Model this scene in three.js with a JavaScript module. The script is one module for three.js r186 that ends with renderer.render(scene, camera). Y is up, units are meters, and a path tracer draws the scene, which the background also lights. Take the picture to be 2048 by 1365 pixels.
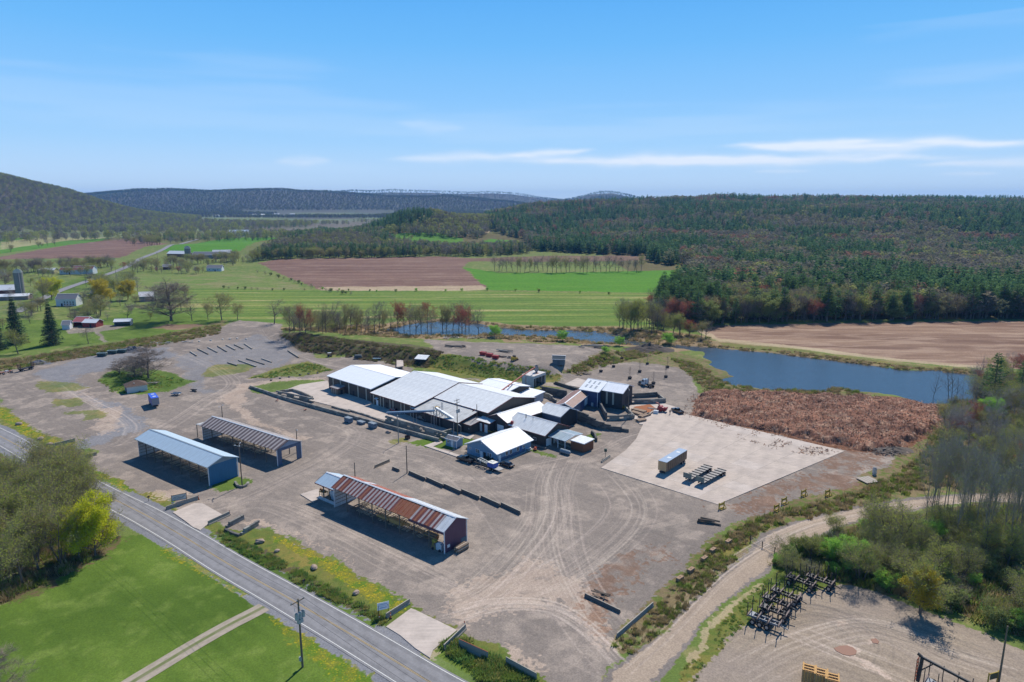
import * as THREE from 'three';
import { MarchingCubes } from 'three/addons/objects/MarchingCubes.js';

// ---------- camera, sky, sun, exposure ----------
const scene = new THREE.Scene();
const EYE = 75, FOCAL = 1365, PW = 2048, PH = 1365, HORIZON = 405;           // a drone 75 m up, 24 mm equivalent lens
const PITCH = Math.atan((PH / 2 - HORIZON) / FOCAL);
const camera = new THREE.PerspectiveCamera(2 * Math.atan(PH / 2 / FOCAL) * 180 / Math.PI, PW / PH, 1, 20000);
camera.position.set(0, EYE, 0);
camera.lookAt(0, EYE - Math.sin(PITCH), -Math.cos(PITCH));
const renderer = new THREE.WebGLRenderer({ antialias: true });
renderer.setSize(1024, 682);
renderer.toneMapping = THREE.LinearToneMapping;
renderer.toneMappingExposure = 1.12;
renderer.shadowMap.enabled = true;
const SUNDIR = new THREE.Vector3(0.268, 0.75, -0.602).normalize();
const sun = new THREE.DirectionalLight(new THREE.Color(1, 0.945, 0.87), 4.6);
sun.name = 'sun';
sun.position.copy(SUNDIR).multiplyScalar(600).add(new THREE.Vector3(0, 0, -250));
sun.target.position.set(0, 0, -250);
sun.castShadow = true;
sun.shadow.mapSize.set(4096, 4096);
Object.assign(sun.shadow.camera, { left: -350, right: 350, top: 350, bottom: -350, near: 10, far: 1500 });
scene.add(sun, sun.target);
scene.fog = new THREE.FogExp2(new THREE.Color(0.2, 0.5, 1.0), 0.000068);

// ---------- noise and random ----------
function rng(seed) { let s = seed | 0; return () => { s = (s + 0x6d2b79f5) | 0; let t = Math.imul(s ^ (s >>> 15), 1 | s); t = (t + Math.imul(t ^ (t >>> 7), 61 | t)) ^ t; return ((t ^ (t >>> 14)) >>> 0) / 4294967296; }; }
const NT = new Float32Array(65536);
{ const r = rng(77); for (let i = 0; i < 65536; i++) NT[i] = r(); }
function vn(x, y) {
  const ix = Math.floor(x), iy = Math.floor(y), fx = x - ix, fy = y - iy, u = fx * fx * (3 - 2 * fx), v = fy * fy * (3 - 2 * fy);
  const a = (ix & 255) | ((iy & 255) << 8), b = ((ix + 1) & 255) | ((iy & 255) << 8), c = (ix & 255) | (((iy + 1) & 255) << 8), d = ((ix + 1) & 255) | (((iy + 1) & 255) << 8);
  return (NT[a] * (1 - u) + NT[b] * u) * (1 - v) + (NT[c] * (1 - u) + NT[d] * u) * v;
}
function fbm(x, y, o = 4) { let s = 0, a = 0.5, t = 0; for (let i = 0; i < o; i++) { s += a * vn(x, y); t += a; a *= 0.5; x = x * 2.03 + 17.3; y = y * 2.03 + 9.1; } return s / t; }
const clamp = (x, a = 0, b = 1) => x < a ? a : x > b ? b : x;
const sstep = (a, b, x) => { const t = clamp((x - a) / (b - a)); return t * t * (3 - 2 * t); };
const lerp = (a, b, t) => a + (b - a) * t;
const mix3 = (a, b, t) => [a[0] + (b[0] - a[0]) * t, a[1] + (b[1] - a[1]) * t, a[2] + (b[2] - a[2]) * t];
const hex = (h) => [(h >> 16) & 255, (h >> 8) & 255, h & 255];

// ---------- sky: clear spring blue, thin streaks of cirrus low down ----------
{
  const W = 4096, H = 2048, data = new Float32Array(W * H * 4);
  const lin = (c) => hex(c).map((x) => Math.pow(x / 255, 2.2));
  const stops = [[-90, lin(0xd2e6f8)], [0, lin(0xd2e6f8)], [2, lin(0xbedcf8)], [4.5, lin(0xa2cff7)], [8, lin(0x86c0f5)], [12, lin(0x6cb3f1)], [16, lin(0x5aa6ec)], [24, lin(0x3d86cf)], [40, lin(0x2a60a2)], [65, lin(0x1c477c)], [90, lin(0x183d6e)]];
  // each streak: azimuth centre, half length, elevation centre, half height, slope, strength (degrees)
  const streaks = [[-4, 6.5, 3.5, 0.6, 0.02, 0.62], [3, 4, 3.95, 0.45, 0.05, 0.7], [11, 13, 3.3, 0.62, -0.008, 0.85], [20, 14, 3.1, 0.55, -0.004, 0.75], [27, 10, 3.95, 0.72, -0.01, 0.95], [22, 6, 4.3, 0.45, 0.0, 0.65], [36, 7, 2.65, 0.42, 0.02, 0.7], [37, 4, 3.9, 0.3, 0.01, 0.5], [-16.5, 2.4, 3.2, 0.55, 0, 0.38], [-6.5, 3, 6.0, 0.7, -0.05, 0.18], [33, 2, 1.9, 0.2, 0, 0.4], [21, 2.4, 2.3, 0.2, 0, 0.35]];
  const r = rng(5);
  for (let i = 0; i < 40; i++) streaks.push([60 + r() * 240, 4 + r() * 9, 2.5 + r() * 6, 0.25 + r() * 0.4, (r() - 0.5) * 0.05, 0.3 + r() * 0.5]);
  for (let j = 0; j < H; j++) {
    const el = ((j + 0.5) / H - 0.5) * 180;
    let k = 0; while (k < stops.length - 2 && el > stops[k + 1][0]) k++;
    const base = mix3(stops[k][1], stops[k + 1][1], clamp((el - stops[k][0]) / (stops[k + 1][0] - stops[k][0])));
    for (let i = 0; i < W; i++) {
      const round = ((i + 0.5) / W - 0.5) * 360; let az = round + 90; if (az > 180) az -= 360;   // 0 is -z, positive to the right
      let c = 0;
      if (el > 0.8 && el < 12) {
        for (const s of streaks) {
          let da = az - s[0]; if (da > 180) da -= 360; if (da < -180) da += 360;
          const ta = da / s[1]; if (Math.abs(ta) > 1.05) continue;
          const wav = (fbm(az * 0.35 + s[0], s[2] * 3, 3) - 0.5) * 0.9;
          const te = (el - s[2] - da * s[4] - wav * s[3]) / (s[3] * (1.02 - Math.abs(ta) * 0.75));
          if (Math.abs(te) > 1.6) continue;
          c += s[5] * Math.exp(-te * te * 2.2) * (1 - sstep(0.55, 1.05, Math.abs(ta))) * (0.45 + 0.85 * fbm(az * 0.5 + 3, el * 5, 4));
        }
        c += 0.10 * sstep(0.5, 0.8, fbm(az * 0.06, el * 0.7 + 40, 4)) * sstep(1, 4, el);
      }
      c = Math.min(0.9, c);
      const o = (j * W + i) * 4;
      data[o] = lerp(base[0], 0.80, c); data[o + 1] = lerp(base[1], 0.87, c); data[o + 2] = lerp(base[2], 0.97, c); data[o + 3] = 1;
    }
  }
  const t = new THREE.DataTexture(data, W, H, THREE.RGBAFormat, THREE.FloatType);
  t.mapping = THREE.EquirectangularReflectionMapping; t.magFilter = THREE.LinearFilter; t.minFilter = THREE.LinearFilter; t.needsUpdate = true;
  scene.background = t; scene.environment = t;
}

// ---------- terrain ----------
function sdPoly(x, z, p) {           // signed distance to a polygon, negative inside
  let d = 1e18, s = 1;
  for (let i = 0, j = p.length - 1; i < p.length; j = i++) {
    const ex = p[j][0] - p[i][0], ez = p[j][1] - p[i][1], wx = x - p[i][0], wz = z - p[i][1];
    const t = clamp((wx * ex + wz * ez) / (ex * ex + ez * ez)), bx = wx - ex * t, bz = wz - ez * t;
    d = Math.min(d, bx * bx + bz * bz);
    const c0 = z >= p[i][1], c1 = z < p[j][1], c2 = ex * wz > ez * wx;
    if ((c0 && c1 && c2) || (!c0 && !c1 && !c2)) s = -s;
  }
  return s * Math.sqrt(d);
}
const CP = Math.cos(PITCH), SP = Math.sin(PITCH);
function flat(u, v, y = 0) {         // survey: a sighting of the photograph to the point at height y
  const a = (u - PW / 2) / FOCAL, b = -(v - PH / 2) / FOCAL, Y = b * CP - SP, Z = -CP - b * SP, t = (y - EYE) / Y;
  return [a * t, Z * t];
}
const F = (list, y = 0) => list.map(([u, v]) => flat(u, v, y));
const rough = (p, amp) => { const o = []; p.forEach((a, i) => { const b = p[(i + 1) % p.length], l = Math.hypot(b[0] - a[0], b[1] - a[1]), n = Math.max(1, Math.round(l / 3)); for (let k = 0; k < n; k++) { const t = k / n, x = a[0] + (b[0] - a[0]) * t, z = a[1] + (b[1] - a[1]) * t; o.push([x + (fbm(x * 0.22, z * 0.22, 3) - 0.5) * amp * 2, z + (fbm(x * 0.22 + 40, z * 0.22, 3) - 0.5) * amp * 2]); } }); return o; };
const POND = rough(F([[1340, 687], [1365, 691], [1413, 694], [1480, 701], [1553, 707], [1656, 719], [1724, 729], [1793, 738], [1882, 741], [1960, 750], [2000, 775], [1950, 804], [1854, 803], [1810, 792], [1724, 779], [1656, 775], [1604, 780], [1512, 776], [1442, 762], [1478, 751], [1425, 728], [1408, 702], [1365, 696], [1345, 692]]), 4);
const CREEK = rough(F([[776, 658], [821, 647], [860, 643], [889, 641], [924, 643], [992, 653], [1043, 658], [1095, 660], [1197, 661], [1238, 670], [1252, 680], [1300, 683], [1300, 690], [1214, 687], [1163, 680], [1112, 674], [1043, 671], [975, 668], [889, 669], [835, 671], [800, 670]]), 3.5);
const PLATEAU = F([[545, 662], [592, 688], [640, 700], [720, 706], [800, 716], [880, 726], [960, 738], [1060, 746], [1120, 750], [1150, 738], [1225, 716], [1250, 700], [1200, 694], [1080, 688], [960, 684], [880, 680], [760, 674], [640, 664]], 2.5);
const WATER_Y = -0.45;
const HILLS = [   // x, z, height, half width across x, half depth across z
  [-2350, -2450, 212, 560, 620], [-1750, -2400, 90, 330, 420],
  [60, -2050, 26, 190, 420], [430, -2250, 60, 420, 560], [1000, -2350, 52, 500, 700], [1700, -2300, 54, 560, 760], [2500, -2200, 74, 600, 800], [650, -1500, 16, 420, 320], [1150, -1500, 30, 420, 420],
  [-215, -1500, 44, 95, 130], [-330, -1250, 10, 160, 130], [-90, -1650, 22, 120, 160],
  [-520, -1080, 10, 130, 110],
  [-2500, -5200, 108, 900, 700], [-3100, -5600, 70, 700, 700], [-1500, -5300, 112, 800, 600], [-400, -5600, 96, 700, 600],
  [-900, -7600, 168, 900, 700], [-1900, -7400, 130, 700, 700], [100, -7700, 112, 600, 700], [950, -6800, 172, 420, 600], [4250, -6500, 110, 420, 500], [-3600, -6500, 150, 900, 800],
];
function hillH(x, z) {
  if (z > -750) return 0;
  let s = 0;
  for (const [cx, cz, h, wx, wz] of HILLS) { const a = (x - cx) / wx, b = (z - cz) / wz, q = a * a + b * b; if (q < 9) s += h * Math.exp(-q); }
  s *= sstep(-760, -1250, z);
  return s + (s > 2 ? (fbm(x * 0.004, z * 0.004, 4) - 0.5) * Math.min(30, s * 0.35) : 0);
}
function H(x, z) {
  if (z < -750) return hillH(x, z);
  let y = 0;
  if (z < -230 && z > -460) {
    if (x > -140 && x < 90) { const d = sdPoly(x, z, PLATEAU); if (d < 10) y += 4.2 * (1 - sstep(-9, 3, d)) * (0.85 + 0.3 * fbm(x * 0.06, z * 0.06, 3)); }
    if (x > 60 && x < 320) { const d = sdPoly(x, z, POND); y -= 1.6 * (1 - sstep(-3.5, 3, d)); }
    if (x > -120 && x < 120) { const d = sdPoly(x, z, CREEK); y -= 1.6 * (1 - sstep(-4, 3, d)); }
  }
  return y + (fbm(x * 0.045, z * 0.045, 2) - 0.5) * 0.22;
}
function S(u, v, lift = 0) {          // the same sighting down to the terrain
  const a = (u - PW / 2) / FOCAL, b = -(v - PH / 2) / FOCAL, Y = b * CP - SP, Z = -CP - b * SP;
  let t = 60, prev = t;
  for (let i = 0; i < 2000 && t < 9000; i++) { if (EYE + Y * t < H(a * t, Z * t) + lift) break; prev = t; t += Math.max(1.5, t * 0.012); }
  for (let i = 0; i < 24; i++) { const m = (prev + t) / 2; if (EYE + Y * m < H(a * m, Z * m) + lift) t = m; else prev = m; }
  return [a * t, Z * t];
}
const G = (list) => list.map(([u, v]) => S(u, v));
const V = (x, y, z) => new THREE.Vector3(x, y, z);

// ---------- naming and tagging ----------
const used = new Map();
function numbered(name) { const n = used.get(name) ?? 0; used.set(name, n + 1); return n ? `${name}_${String(n).padStart(3, '0')}` : name; }
function tag(o, label, category, group) { o.userData.label = label; o.userData.category = category; if (group) o.userData.group = group; return o; }
function thing(name, label, category, [x, z] = [0, 0], turn = 0, group, y) {
  const o = new THREE.Group(); o.name = numbered(name); scene.add(o);
  o.position.set(x, y ?? H(x, z), z); o.rotation.y = turn;
  return tag(o, label, category, group);
}
function copyOf(src, [x, z], turn, label, group, scale = 1, y) {
  const o = src.clone(); o.name = numbered(src.name.replace(/_\d{3}$/, '')); scene.add(o);
  o.position.set(x, y ?? H(x, z), z); o.rotation.y = turn; o.scale.setScalar(scale);
  o.userData = { ...src.userData }; if (label) o.userData.label = label; if (group) o.userData.group = group;
  return o;
}
function shadows(o) { o.traverse((m) => { if (m.isMesh) { m.castShadow = true; m.receiveShadow = true; } }); }

// ---------- geometry collector ----------
class MB {
  constructor() { this.p = []; this.n = []; this.t = []; this.c = null; }
  tri(a, b, c, ua, ub, uc) {
    const ux = b[0] - a[0], uy = b[1] - a[1], uz = b[2] - a[2], vx = c[0] - a[0], vy = c[1] - a[1], vz = c[2] - a[2];
    let nx = uy * vz - uz * vy, ny = uz * vx - ux * vz, nz = ux * vy - uy * vx; const l = Math.hypot(nx, ny, nz) || 1; nx /= l; ny /= l; nz /= l;
    this.p.push(...a, ...b, ...c); this.n.push(nx, ny, nz, nx, ny, nz, nx, ny, nz);
    if (!ua) { const ax = Math.abs(nx), ay = Math.abs(ny), az = Math.abs(nz), f = ay > ax && ay > az ? (q) => [q[0], q[2]] : ax > az ? (q) => [q[2], q[1]] : (q) => [q[0], q[1]]; ua = f(a); ub = f(b); uc = f(c); }
    this.t.push(...ua, ...ub, ...uc); return this;
  }
  quad(a, b, c, d) {   // uv in metres: u along a-b, v along a-d
    const L = (p, q) => Math.hypot(p[0] - q[0], p[1] - q[1], p[2] - q[2]), w = L(a, b), h = L(a, d);
    this.tri(a, b, c, [0, 0], [w, 0], [w, h]); return this.tri(a, c, d, [0, 0], [w, h], [0, h]);
  }
  box(cx, cy, cz, sx, sy, sz, ry = 0) {
    const c = Math.cos(ry), s = Math.sin(ry), P = (x, y, z) => [cx + x * c + z * s, cy + y, cz - x * s + z * c], a = sx / 2, b = sy / 2, d = sz / 2;
    const q = [P(-a, -b, d), P(a, -b, d), P(a, b, d), P(-a, b, d), P(-a, -b, -d), P(a, -b, -d), P(a, b, -d), P(-a, b, -d)];
    return this.quad(q[0], q[1], q[2], q[3]).quad(q[5], q[4], q[7], q[6]).quad(q[1], q[5], q[6], q[2]).quad(q[4], q[0], q[3], q[7]).quad(q[3], q[2], q[6], q[7]).quad(q[4], q[5], q[1], q[0]);
  }
  bar(a, b, w, h = w) {   // a beam from a to b
    const d = V(b[0] - a[0], b[1] - a[1], b[2] - a[2]).normalize(), up = Math.abs(d.y) > 0.95 ? V(1, 0, 0) : V(0, 1, 0), r = V(0, 0, 0).crossVectors(d, up).normalize().multiplyScalar(w / 2), u = V(0, 0, 0).crossVectors(r, d).normalize().multiplyScalar(h / 2);
    const P = (o, x, y) => [o[0] + r.x * x + u.x * y, o[1] + r.y * x + u.y * y, o[2] + r.z * x + u.z * y];
    const A = [P(a, -1, -1), P(a, 1, -1), P(a, 1, 1), P(a, -1, 1)], B = [P(b, -1, -1), P(b, 1, -1), P(b, 1, 1), P(b, -1, 1)];
    for (let i = 0; i < 4; i++) { const j = (i + 1) % 4; this.quad(B[i], A[i], A[j], B[j]); }
    return this.quad(A[1], A[0], A[3], A[2]).quad(B[0], B[1], B[2], B[3]);
  }
  cyl(a, b, r0, r1 = r0, n = 8, caps = true) {
    const d = V(b[0] - a[0], b[1] - a[1], b[2] - a[2]), L = d.length(); d.normalize();
    const up = Math.abs(d.y) > 0.9 ? V(1, 0, 0) : V(0, 1, 0), r = V(0, 0, 0).crossVectors(d, up).normalize(), u = V(0, 0, 0).crossVectors(r, d).normalize();
    const ring = (o, R) => { const q = []; for (let i = 0; i < n; i++) { const t = i / n * 6.2832, c = Math.cos(t) * R, s = Math.sin(t) * R; q.push([o[0] + r.x * c + u.x * s, o[1] + r.y * c + u.y * s, o[2] + r.z * c + u.z * s]); } return q; };
    const A = ring(a, r0), B = ring(b, r1), N = (i) => { const t = i / n * 6.2832, c = Math.cos(t), s = Math.sin(t); return [r.x * c + u.x * s, r.y * c + u.y * s, r.z * c + u.z * s]; };
    for (let i = 0; i < n; i++) {
      const j = (i + 1) % n, na = N(i), nb = N(i + 1), k = r0 * 6.2832 / n, U0 = i * k, U1 = (i + 1) * k;
      this.p.push(...A[i], ...B[j], ...A[j], ...A[i], ...B[i], ...B[j]); this.n.push(...na, ...nb, ...nb, ...na, ...na, ...nb);
      this.t.push(U0, 0, U1, L, U1, 0, U0, 0, U0, L, U1, L);
      if (caps && r0 > 0.001) this.tri(a, A[i], A[j]); if (caps && r1 > 0.001) this.tri(b, B[j], B[i]);
    }
    return this;
  }
  lathe(profile, cx = 0, cy = 0, cz = 0, n = 16) {   // [[r, y], ...] from bottom to top
    for (let k = 0; k + 1 < profile.length; k++) this.cyl([cx, cy + profile[k][1], cz], [cx, cy + profile[k + 1][1] + (profile[k][1] === profile[k + 1][1] ? 0.0005 : 0), cz], Math.max(0.001, profile[k][0]), Math.max(0.001, profile[k + 1][0]), n, false);
    return this;
  }
  ball(c, r, ry = r, rz = r, n = 8, m = 6) {
    const P = (i, j) => { const a = i / n * 6.2832, b = (j / m - 0.5) * 3.1416; return [Math.cos(a) * Math.cos(b), Math.sin(b), Math.sin(a) * Math.cos(b)]; };
    for (let i = 0; i < n; i++) for (let j = 0; j < m; j++) {
      const q = [P(i, j), P(i, j + 1), P(i + 1, j + 1), P(i + 1, j)], w = q.map((k) => [c[0] + k[0] * r, c[1] + k[1] * ry, c[2] + k[2] * rz]);
      for (const [x, y, z] of [[0, 1, 2], [0, 2, 3]]) { this.p.push(...w[x], ...w[y], ...w[z]); this.n.push(...q[x], ...q[y], ...q[z]); this.t.push(0, 0, 1, 0, 1, 1); }
    }
    return this;
  }
  prism(pts, z0, z1, axis = 'z') {   // polygon in x,y (or z,y with axis x) extruded
    const f = axis === 'z' ? (p, z) => [p[0], p[1], z] : (p, z) => [z, p[1], p[0]], sh = pts.map((p) => new THREE.Vector2(p[0], p[1]));
    if (THREE.ShapeUtils.isClockWise(sh)) { sh.reverse(); pts = [...pts].reverse(); }
    const flip = axis === 'x', T = (a, b, c) => flip ? this.tri(a, c, b) : this.tri(a, b, c), Q = (a, b, c, d) => flip ? this.quad(b, a, d, c) : this.quad(a, b, c, d);
    for (const [a, b, c] of THREE.ShapeUtils.triangulateShape(sh, [])) { T(f(pts[a], z1), f(pts[b], z1), f(pts[c], z1)); T(f(pts[a], z0), f(pts[c], z0), f(pts[b], z0)); }
    for (let i = 0; i < pts.length; i++) { const j = (i + 1) % pts.length; Q(f(pts[i], z0), f(pts[j], z0), f(pts[j], z1), f(pts[i], z1)); }
    return this;
  }
  hull(bottom, top) {   // two rings with the same number of corners, joined and capped
    const n = bottom.length;
    for (let i = 0; i < n; i++) { const j = (i + 1) % n; this.quad(bottom[i], bottom[j], top[j], top[i]); }
    for (let i = 1; i + 1 < n; i++) { this.tri(top[0], top[i], top[i + 1]); this.tri(bottom[0], bottom[i + 1], bottom[i]); }
    return this;
  }
  geo() {
    const g = new THREE.BufferGeometry();
    g.setAttribute('position', new THREE.BufferAttribute(new Float32Array(this.p), 3));
    g.setAttribute('normal', new THREE.BufferAttribute(new Float32Array(this.n), 3));
    g.setAttribute('uv', new THREE.BufferAttribute(new Float32Array(this.t), 2));
    return g;
  }
  build(name, m, parent) { const o = new THREE.Mesh(this.geo(), m); o.name = name; if (parent) parent.add(o); return o; }
}
const part = (name, m, parent, f) => { const b = new MB(); f(b); return b.build(name, m, parent); };

// ---------- materials ----------
const lin3 = (h) => new THREE.Color(h);
const mat = (h, roughness = 0.8, o = {}) => new THREE.MeshStandardMaterial({ color: new THREE.Color(h), roughness, ...o });
function tex(w, h, f, srgb = true, rep = 1, repY = rep) {   // f(i, j) -> [r,g,b] 0..255
  const d = new Uint8Array(w * h * 4);
  for (let j = 0; j < h; j++) for (let i = 0; i < w; i++) { const c = f(i, j), o = (j * w + i) * 4; d[o] = clamp(c[0], 0, 255); d[o + 1] = clamp(c[1], 0, 255); d[o + 2] = clamp(c[2], 0, 255); d[o + 3] = 255; }
  const t = new THREE.DataTexture(d, w, h); t.wrapS = t.wrapT = THREE.RepeatWrapping; t.magFilter = THREE.LinearFilter; t.minFilter = THREE.LinearMipmapLinearFilter; t.generateMipmaps = true;
  if (srgb) t.colorSpace = THREE.SRGBColorSpace; t.repeat.set(rep, repY); t.needsUpdate = true; return t;
}
// noise that tiles over n cells
const tn = (x, y, n) => { const ix = Math.floor(x), iy = Math.floor(y), fx = x - ix, fy = y - iy, u = fx * fx * (3 - 2 * fx), v = fy * fy * (3 - 2 * fy), g = (a, b) => NT[(((a % n) + n) % n) + (((b % n) + n) % n) * 256]; return lerp(lerp(g(ix, iy), g(ix + 1, iy), u), lerp(g(ix, iy + 1), g(ix + 1, iy + 1), u), v); };
const mottle = (i, j, N) => 0.5 * tn(i / N * 6, j / N * 6, 6) + 0.3 * tn(i / N * 23, j / N * 23, 23) + 0.2 * tn(i / N * 90, j / N * 90, 90);

// ---------- ground: what it is made of, laid out in metres ----------
const KIND = {
  meadow(x, z) { const a = fbm(x * 0.03, z * 0.03, 4), b = fbm(x * 0.35 + 9, z * 0.35, 3); return mix3(mix3(hex(0x5e7236), hex(0x727b42), a * 1.4 - 0.2), hex(0x8d8558), sstep(0.52, 0.78, b) * 0.75); },
  lawn(x, z) { const a = fbm(x * 0.05, z * 0.05, 4), b = fbm(x * 0.35, z * 0.35, 4), s = vn((x * 0.79 + z * 0.61) * 0.05, (x * 0.61 - z * 0.79) * 0.6); return mix3(mix3(hex(0x4b6223), hex(0x647a30), clamp(a * 2.2 - 0.6 + (s - 0.5) * 0.35)), hex(0x83904a), sstep(0.5, 0.85, b) * 0.4); },
  wildgrass(x, z) { const a = fbm(x * 0.16, z * 0.16, 4), b = fbm(x * 0.7, z * 0.7, 3); return mix3(mix3(hex(0x5f6b33), hex(0x84793f), clamp(a * 2 - 0.5)), hex(0x586a2e), sstep(0.5, 0.7, b) * 0.7); },
  dandelion(x, z) { const b = fbm(x * 0.5, z * 0.5, 3), c = NT[((Math.floor(x * 5) * 73) ^ (Math.floor(z * 5) * 179)) & 65535]; return c > 1.0 - b * 0.3 ? hex(0xb99f1e) : mix3(hex(0x5a7422), hex(0x7e7a2c), sstep(0.35, 0.65, b)); },
  gravel(x, z) {
    const a = fbm(x * 0.028, z * 0.028, 4), b = fbm(x * 0.22 + 5, z * 0.22, 4), d = vn(x * 0.9 + 40, z * 0.9);
    const s = fbm((x * 0.8 + z * 0.6) * 0.05, (x * 0.6 - z * 0.8) * 0.9, 3);
    return mix3(mix3(mix3(hex(0x7f756c), hex(0x8f8479), clamp(a * 2 - 0.5)), hex(0xac9d8e), sstep(0.5, 0.72, b) * 0.55 + (s - 0.5) * 0.4), hex(0x746c65), sstep(0.55, 0.8, d) * 0.3);
  },
  bluestone(x, z) { const b = fbm(x * 0.3, z * 0.3, 4); return mix3(hex(0x727378), hex(0x8a898a), b); },
  grit(x, z) { const b = fbm(x * 0.4, z * 0.4, 3); return mix3(hex(0x736b64), hex(0x8a8078), b); },
  tan(x, z) { const b = fbm(x * 0.3 + 3, z * 0.3, 4); return mix3(hex(0xa6917f), hex(0xbfab98), b); },
  lane(x, z) { const b = fbm(x * 0.25, z * 0.25, 4), c = fbm(x * 1.3, z * 1.3, 2); return mix3(mix3(hex(0x9c8b79), hex(0xac9a86), b), hex(0x96867a), c * 0.08); },
  sand(x, z) { const a = fbm(x * 0.07, z * 0.07, 3), s = vn(Math.hypot(x - 47, z + 92) * 1.6, 4) * 0.6 + vn((x * 0.87 + z * 0.5) * 0.06, (x * 0.5 - z * 0.87) * 1.3) * 0.6; return mix3(mix3(hex(0x877a6b), hex(0xa0907c), s), hex(0x94877b), clamp(a * 1.6 - 0.5)); },
  woodfloor(x, z) { const a = fbm(x * 0.1, z * 0.1, 4), b = fbm(x * 0.8, z * 0.8, 3); return mix3(mix3(hex(0x5b5138), hex(0x766749), a), hex(0x56672c), sstep(0.5, 0.7, b) * 0.7); },
  weeds(x, z) { const a = fbm(x * 0.15 + 7, z * 0.15, 4), b = fbm(x * 0.9, z * 0.9, 3); return mix3(mix3(hex(0x6a5c42), hex(0x8a7b5a), a), hex(0x5a6b2e), sstep(0.45, 0.66, b) * 0.8); },
  bank(x, z) { const a = fbm(x * 0.2, z * 0.2, 4), b = fbm(x * 0.7 + 20, z * 0.7, 3); return mix3(mix3(hex(0x4e4637), hex(0x6a5f4a), a), hex(0x5b6333), sstep(0.52, 0.72, b) * 0.7); },
  bright(x, z) { const a = fbm(x * 0.02, z * 0.05, 4), s = vn(x * 0.02, z * 0.33); return mix3(mix3(hex(0x47771d), hex(0x588527), a), hex(0x6d8838), sstep(0.5, 0.9, s) * 0.35); },
  striped(x, z) { const s = fbm(x * 0.008, (z + x * 0.03) * 0.22, 3), b = fbm(x * 0.03, z * 0.13, 3), c = fbm(x * 0.2, z * 0.5, 2); return mix3(mix3(hex(0x597330), hex(0x78843f), clamp(s * 2.4 - 0.7)), hex(0xa79a6a), sstep(0.56, 0.72, s * 0.55 + b * 0.35 + c * 0.1) * 0.8); },
  olive(x, z) { const s = fbm(x * 0.01, z * 0.1, 4), b = fbm(x * 0.06, z * 0.12, 3); return mix3(mix3(hex(0x5f7a34), hex(0x7d7c4d), s), hex(0x8b7f5d), sstep(0.52, 0.7, b) * 0.6); },
  plough(x, z) { const s = fbm(x * 0.006, z * 0.12, 4), b = fbm(x * 0.05, z * 0.25, 4), c = vn(x * 0.03, z * 0.8); return mix3(mix3(hex(0x6b5146), hex(0x836859), clamp(s * 2 - 0.5)), hex(0x97806d), sstep(0.5, 0.75, b) * 0.5 + (c - 0.5) * 0.35); },
  plough2(x, z) { const s = fbm(x * 0.012, (z - x * 0.12) * 0.16, 4), b = fbm(x * 0.06, z * 0.22, 4), c = vn(x * 0.04, (z - x * 0.12) * 0.9); return mix3(mix3(hex(0x735a4b), hex(0x927863), clamp(s * 2 - 0.5)), hex(0xaa927c), sstep(0.46, 0.72, b) * 0.55 + (c - 0.5) * 0.4); },
  stubble(x, z) { const s = fbm(x * 0.02, z * 0.2, 4); return mix3(hex(0xa08c70), hex(0xbba98a), s); },
  mulch(x, z) { const a = fbm(x * 0.2, z * 0.2, 4), b = fbm(x * 1.2, z * 1.2, 3); return mix3(mix3(hex(0x694735), hex(0x84614a), a), hex(0xa0806a), sstep(0.55, 0.75, b) * 0.6); },
  marsh(x, z) { const a = fbm(x * 0.2, z * 0.3, 4); return mix3(hex(0x7b6a50), hex(0xa08a6a), a); },
};
// the yard and everything around it: kind, outline, how far the edge wanders (m), how much of it covers
const YARD = G([[-120, 745], [0, 743], [60, 733], [200, 706], [330, 686], [430, 664], [448, 650], [480, 640], [560, 648], [575, 672], [640, 715], [730, 712], [820, 735], [860, 760], [960, 730], [870, 705], [850, 680], [960, 684], [1060, 687], [1190, 694], [1240, 704], [1290, 707], [1340, 716], [1388, 760], [1396, 788], [1420, 800], [1560, 800], [1890, 815], [1890, 860], [1800, 905], [1782, 935], [1720, 962], [1660, 985], [1560, 1020], [1440, 1060], [1420, 1080], [1350, 1160], [1300, 1215], [1225, 1280], [1240, 1320], [1200, 1365], [1190, 1420], [1090, 1420], [1085, 1345], [1000, 1290], [925, 1252], [872, 1246], [815, 1210], [760, 1172], [690, 1135], [600, 1090], [545, 1062], [478, 1063], [425, 1045], [345, 1020], [330, 988], [272, 985], [205, 945], [168, 925], [190, 908], [150, 884], [110, 884], [60, 848], [0, 806], [-120, 740]]);
const LANE = G([[1170, 1420], [1215, 1350], [1262, 1312], [1330, 1255], [1410, 1182], [1480, 1112], [1528, 1068], [1580, 1048], [1660, 1026], [1750, 1008], [1870, 992], [1980, 985], [2150, 985], [2150, 1002], [1980, 1003], [1880, 1012], [1760, 1034], [1680, 1058], [1600, 1094], [1545, 1128], [1450, 1215], [1370, 1300], [1310, 1370], [1280, 1420]]);
const LOGYARD = G([[1350, 1420], [1400, 1340], [1470, 1275], [1540, 1222], [1600, 1185], [1690, 1166], [1760, 1184], [1860, 1228], [2010, 1290], [2150, 1345], [2150, 1420]]);
const LAWN = G([[-60, 1420], [-60, 1240], [60, 1190], [180, 1130], [225, 1075], [285, 1070], [380, 1120], [502, 1188], [560, 1215], [700, 1310], [830, 1420]]);
const FIELD_PLOUGHED = G([[516, 526], [560, 518], [700, 516], [880, 513], [948, 517], [925, 535], [976, 577], [940, 580], [640, 580], [560, 548]]);
const FIELD_BRIGHT = G([[930, 535], [1000, 546], [1110, 546], [1376, 540], [1370, 553], [1312, 586], [978, 580]]);
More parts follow.
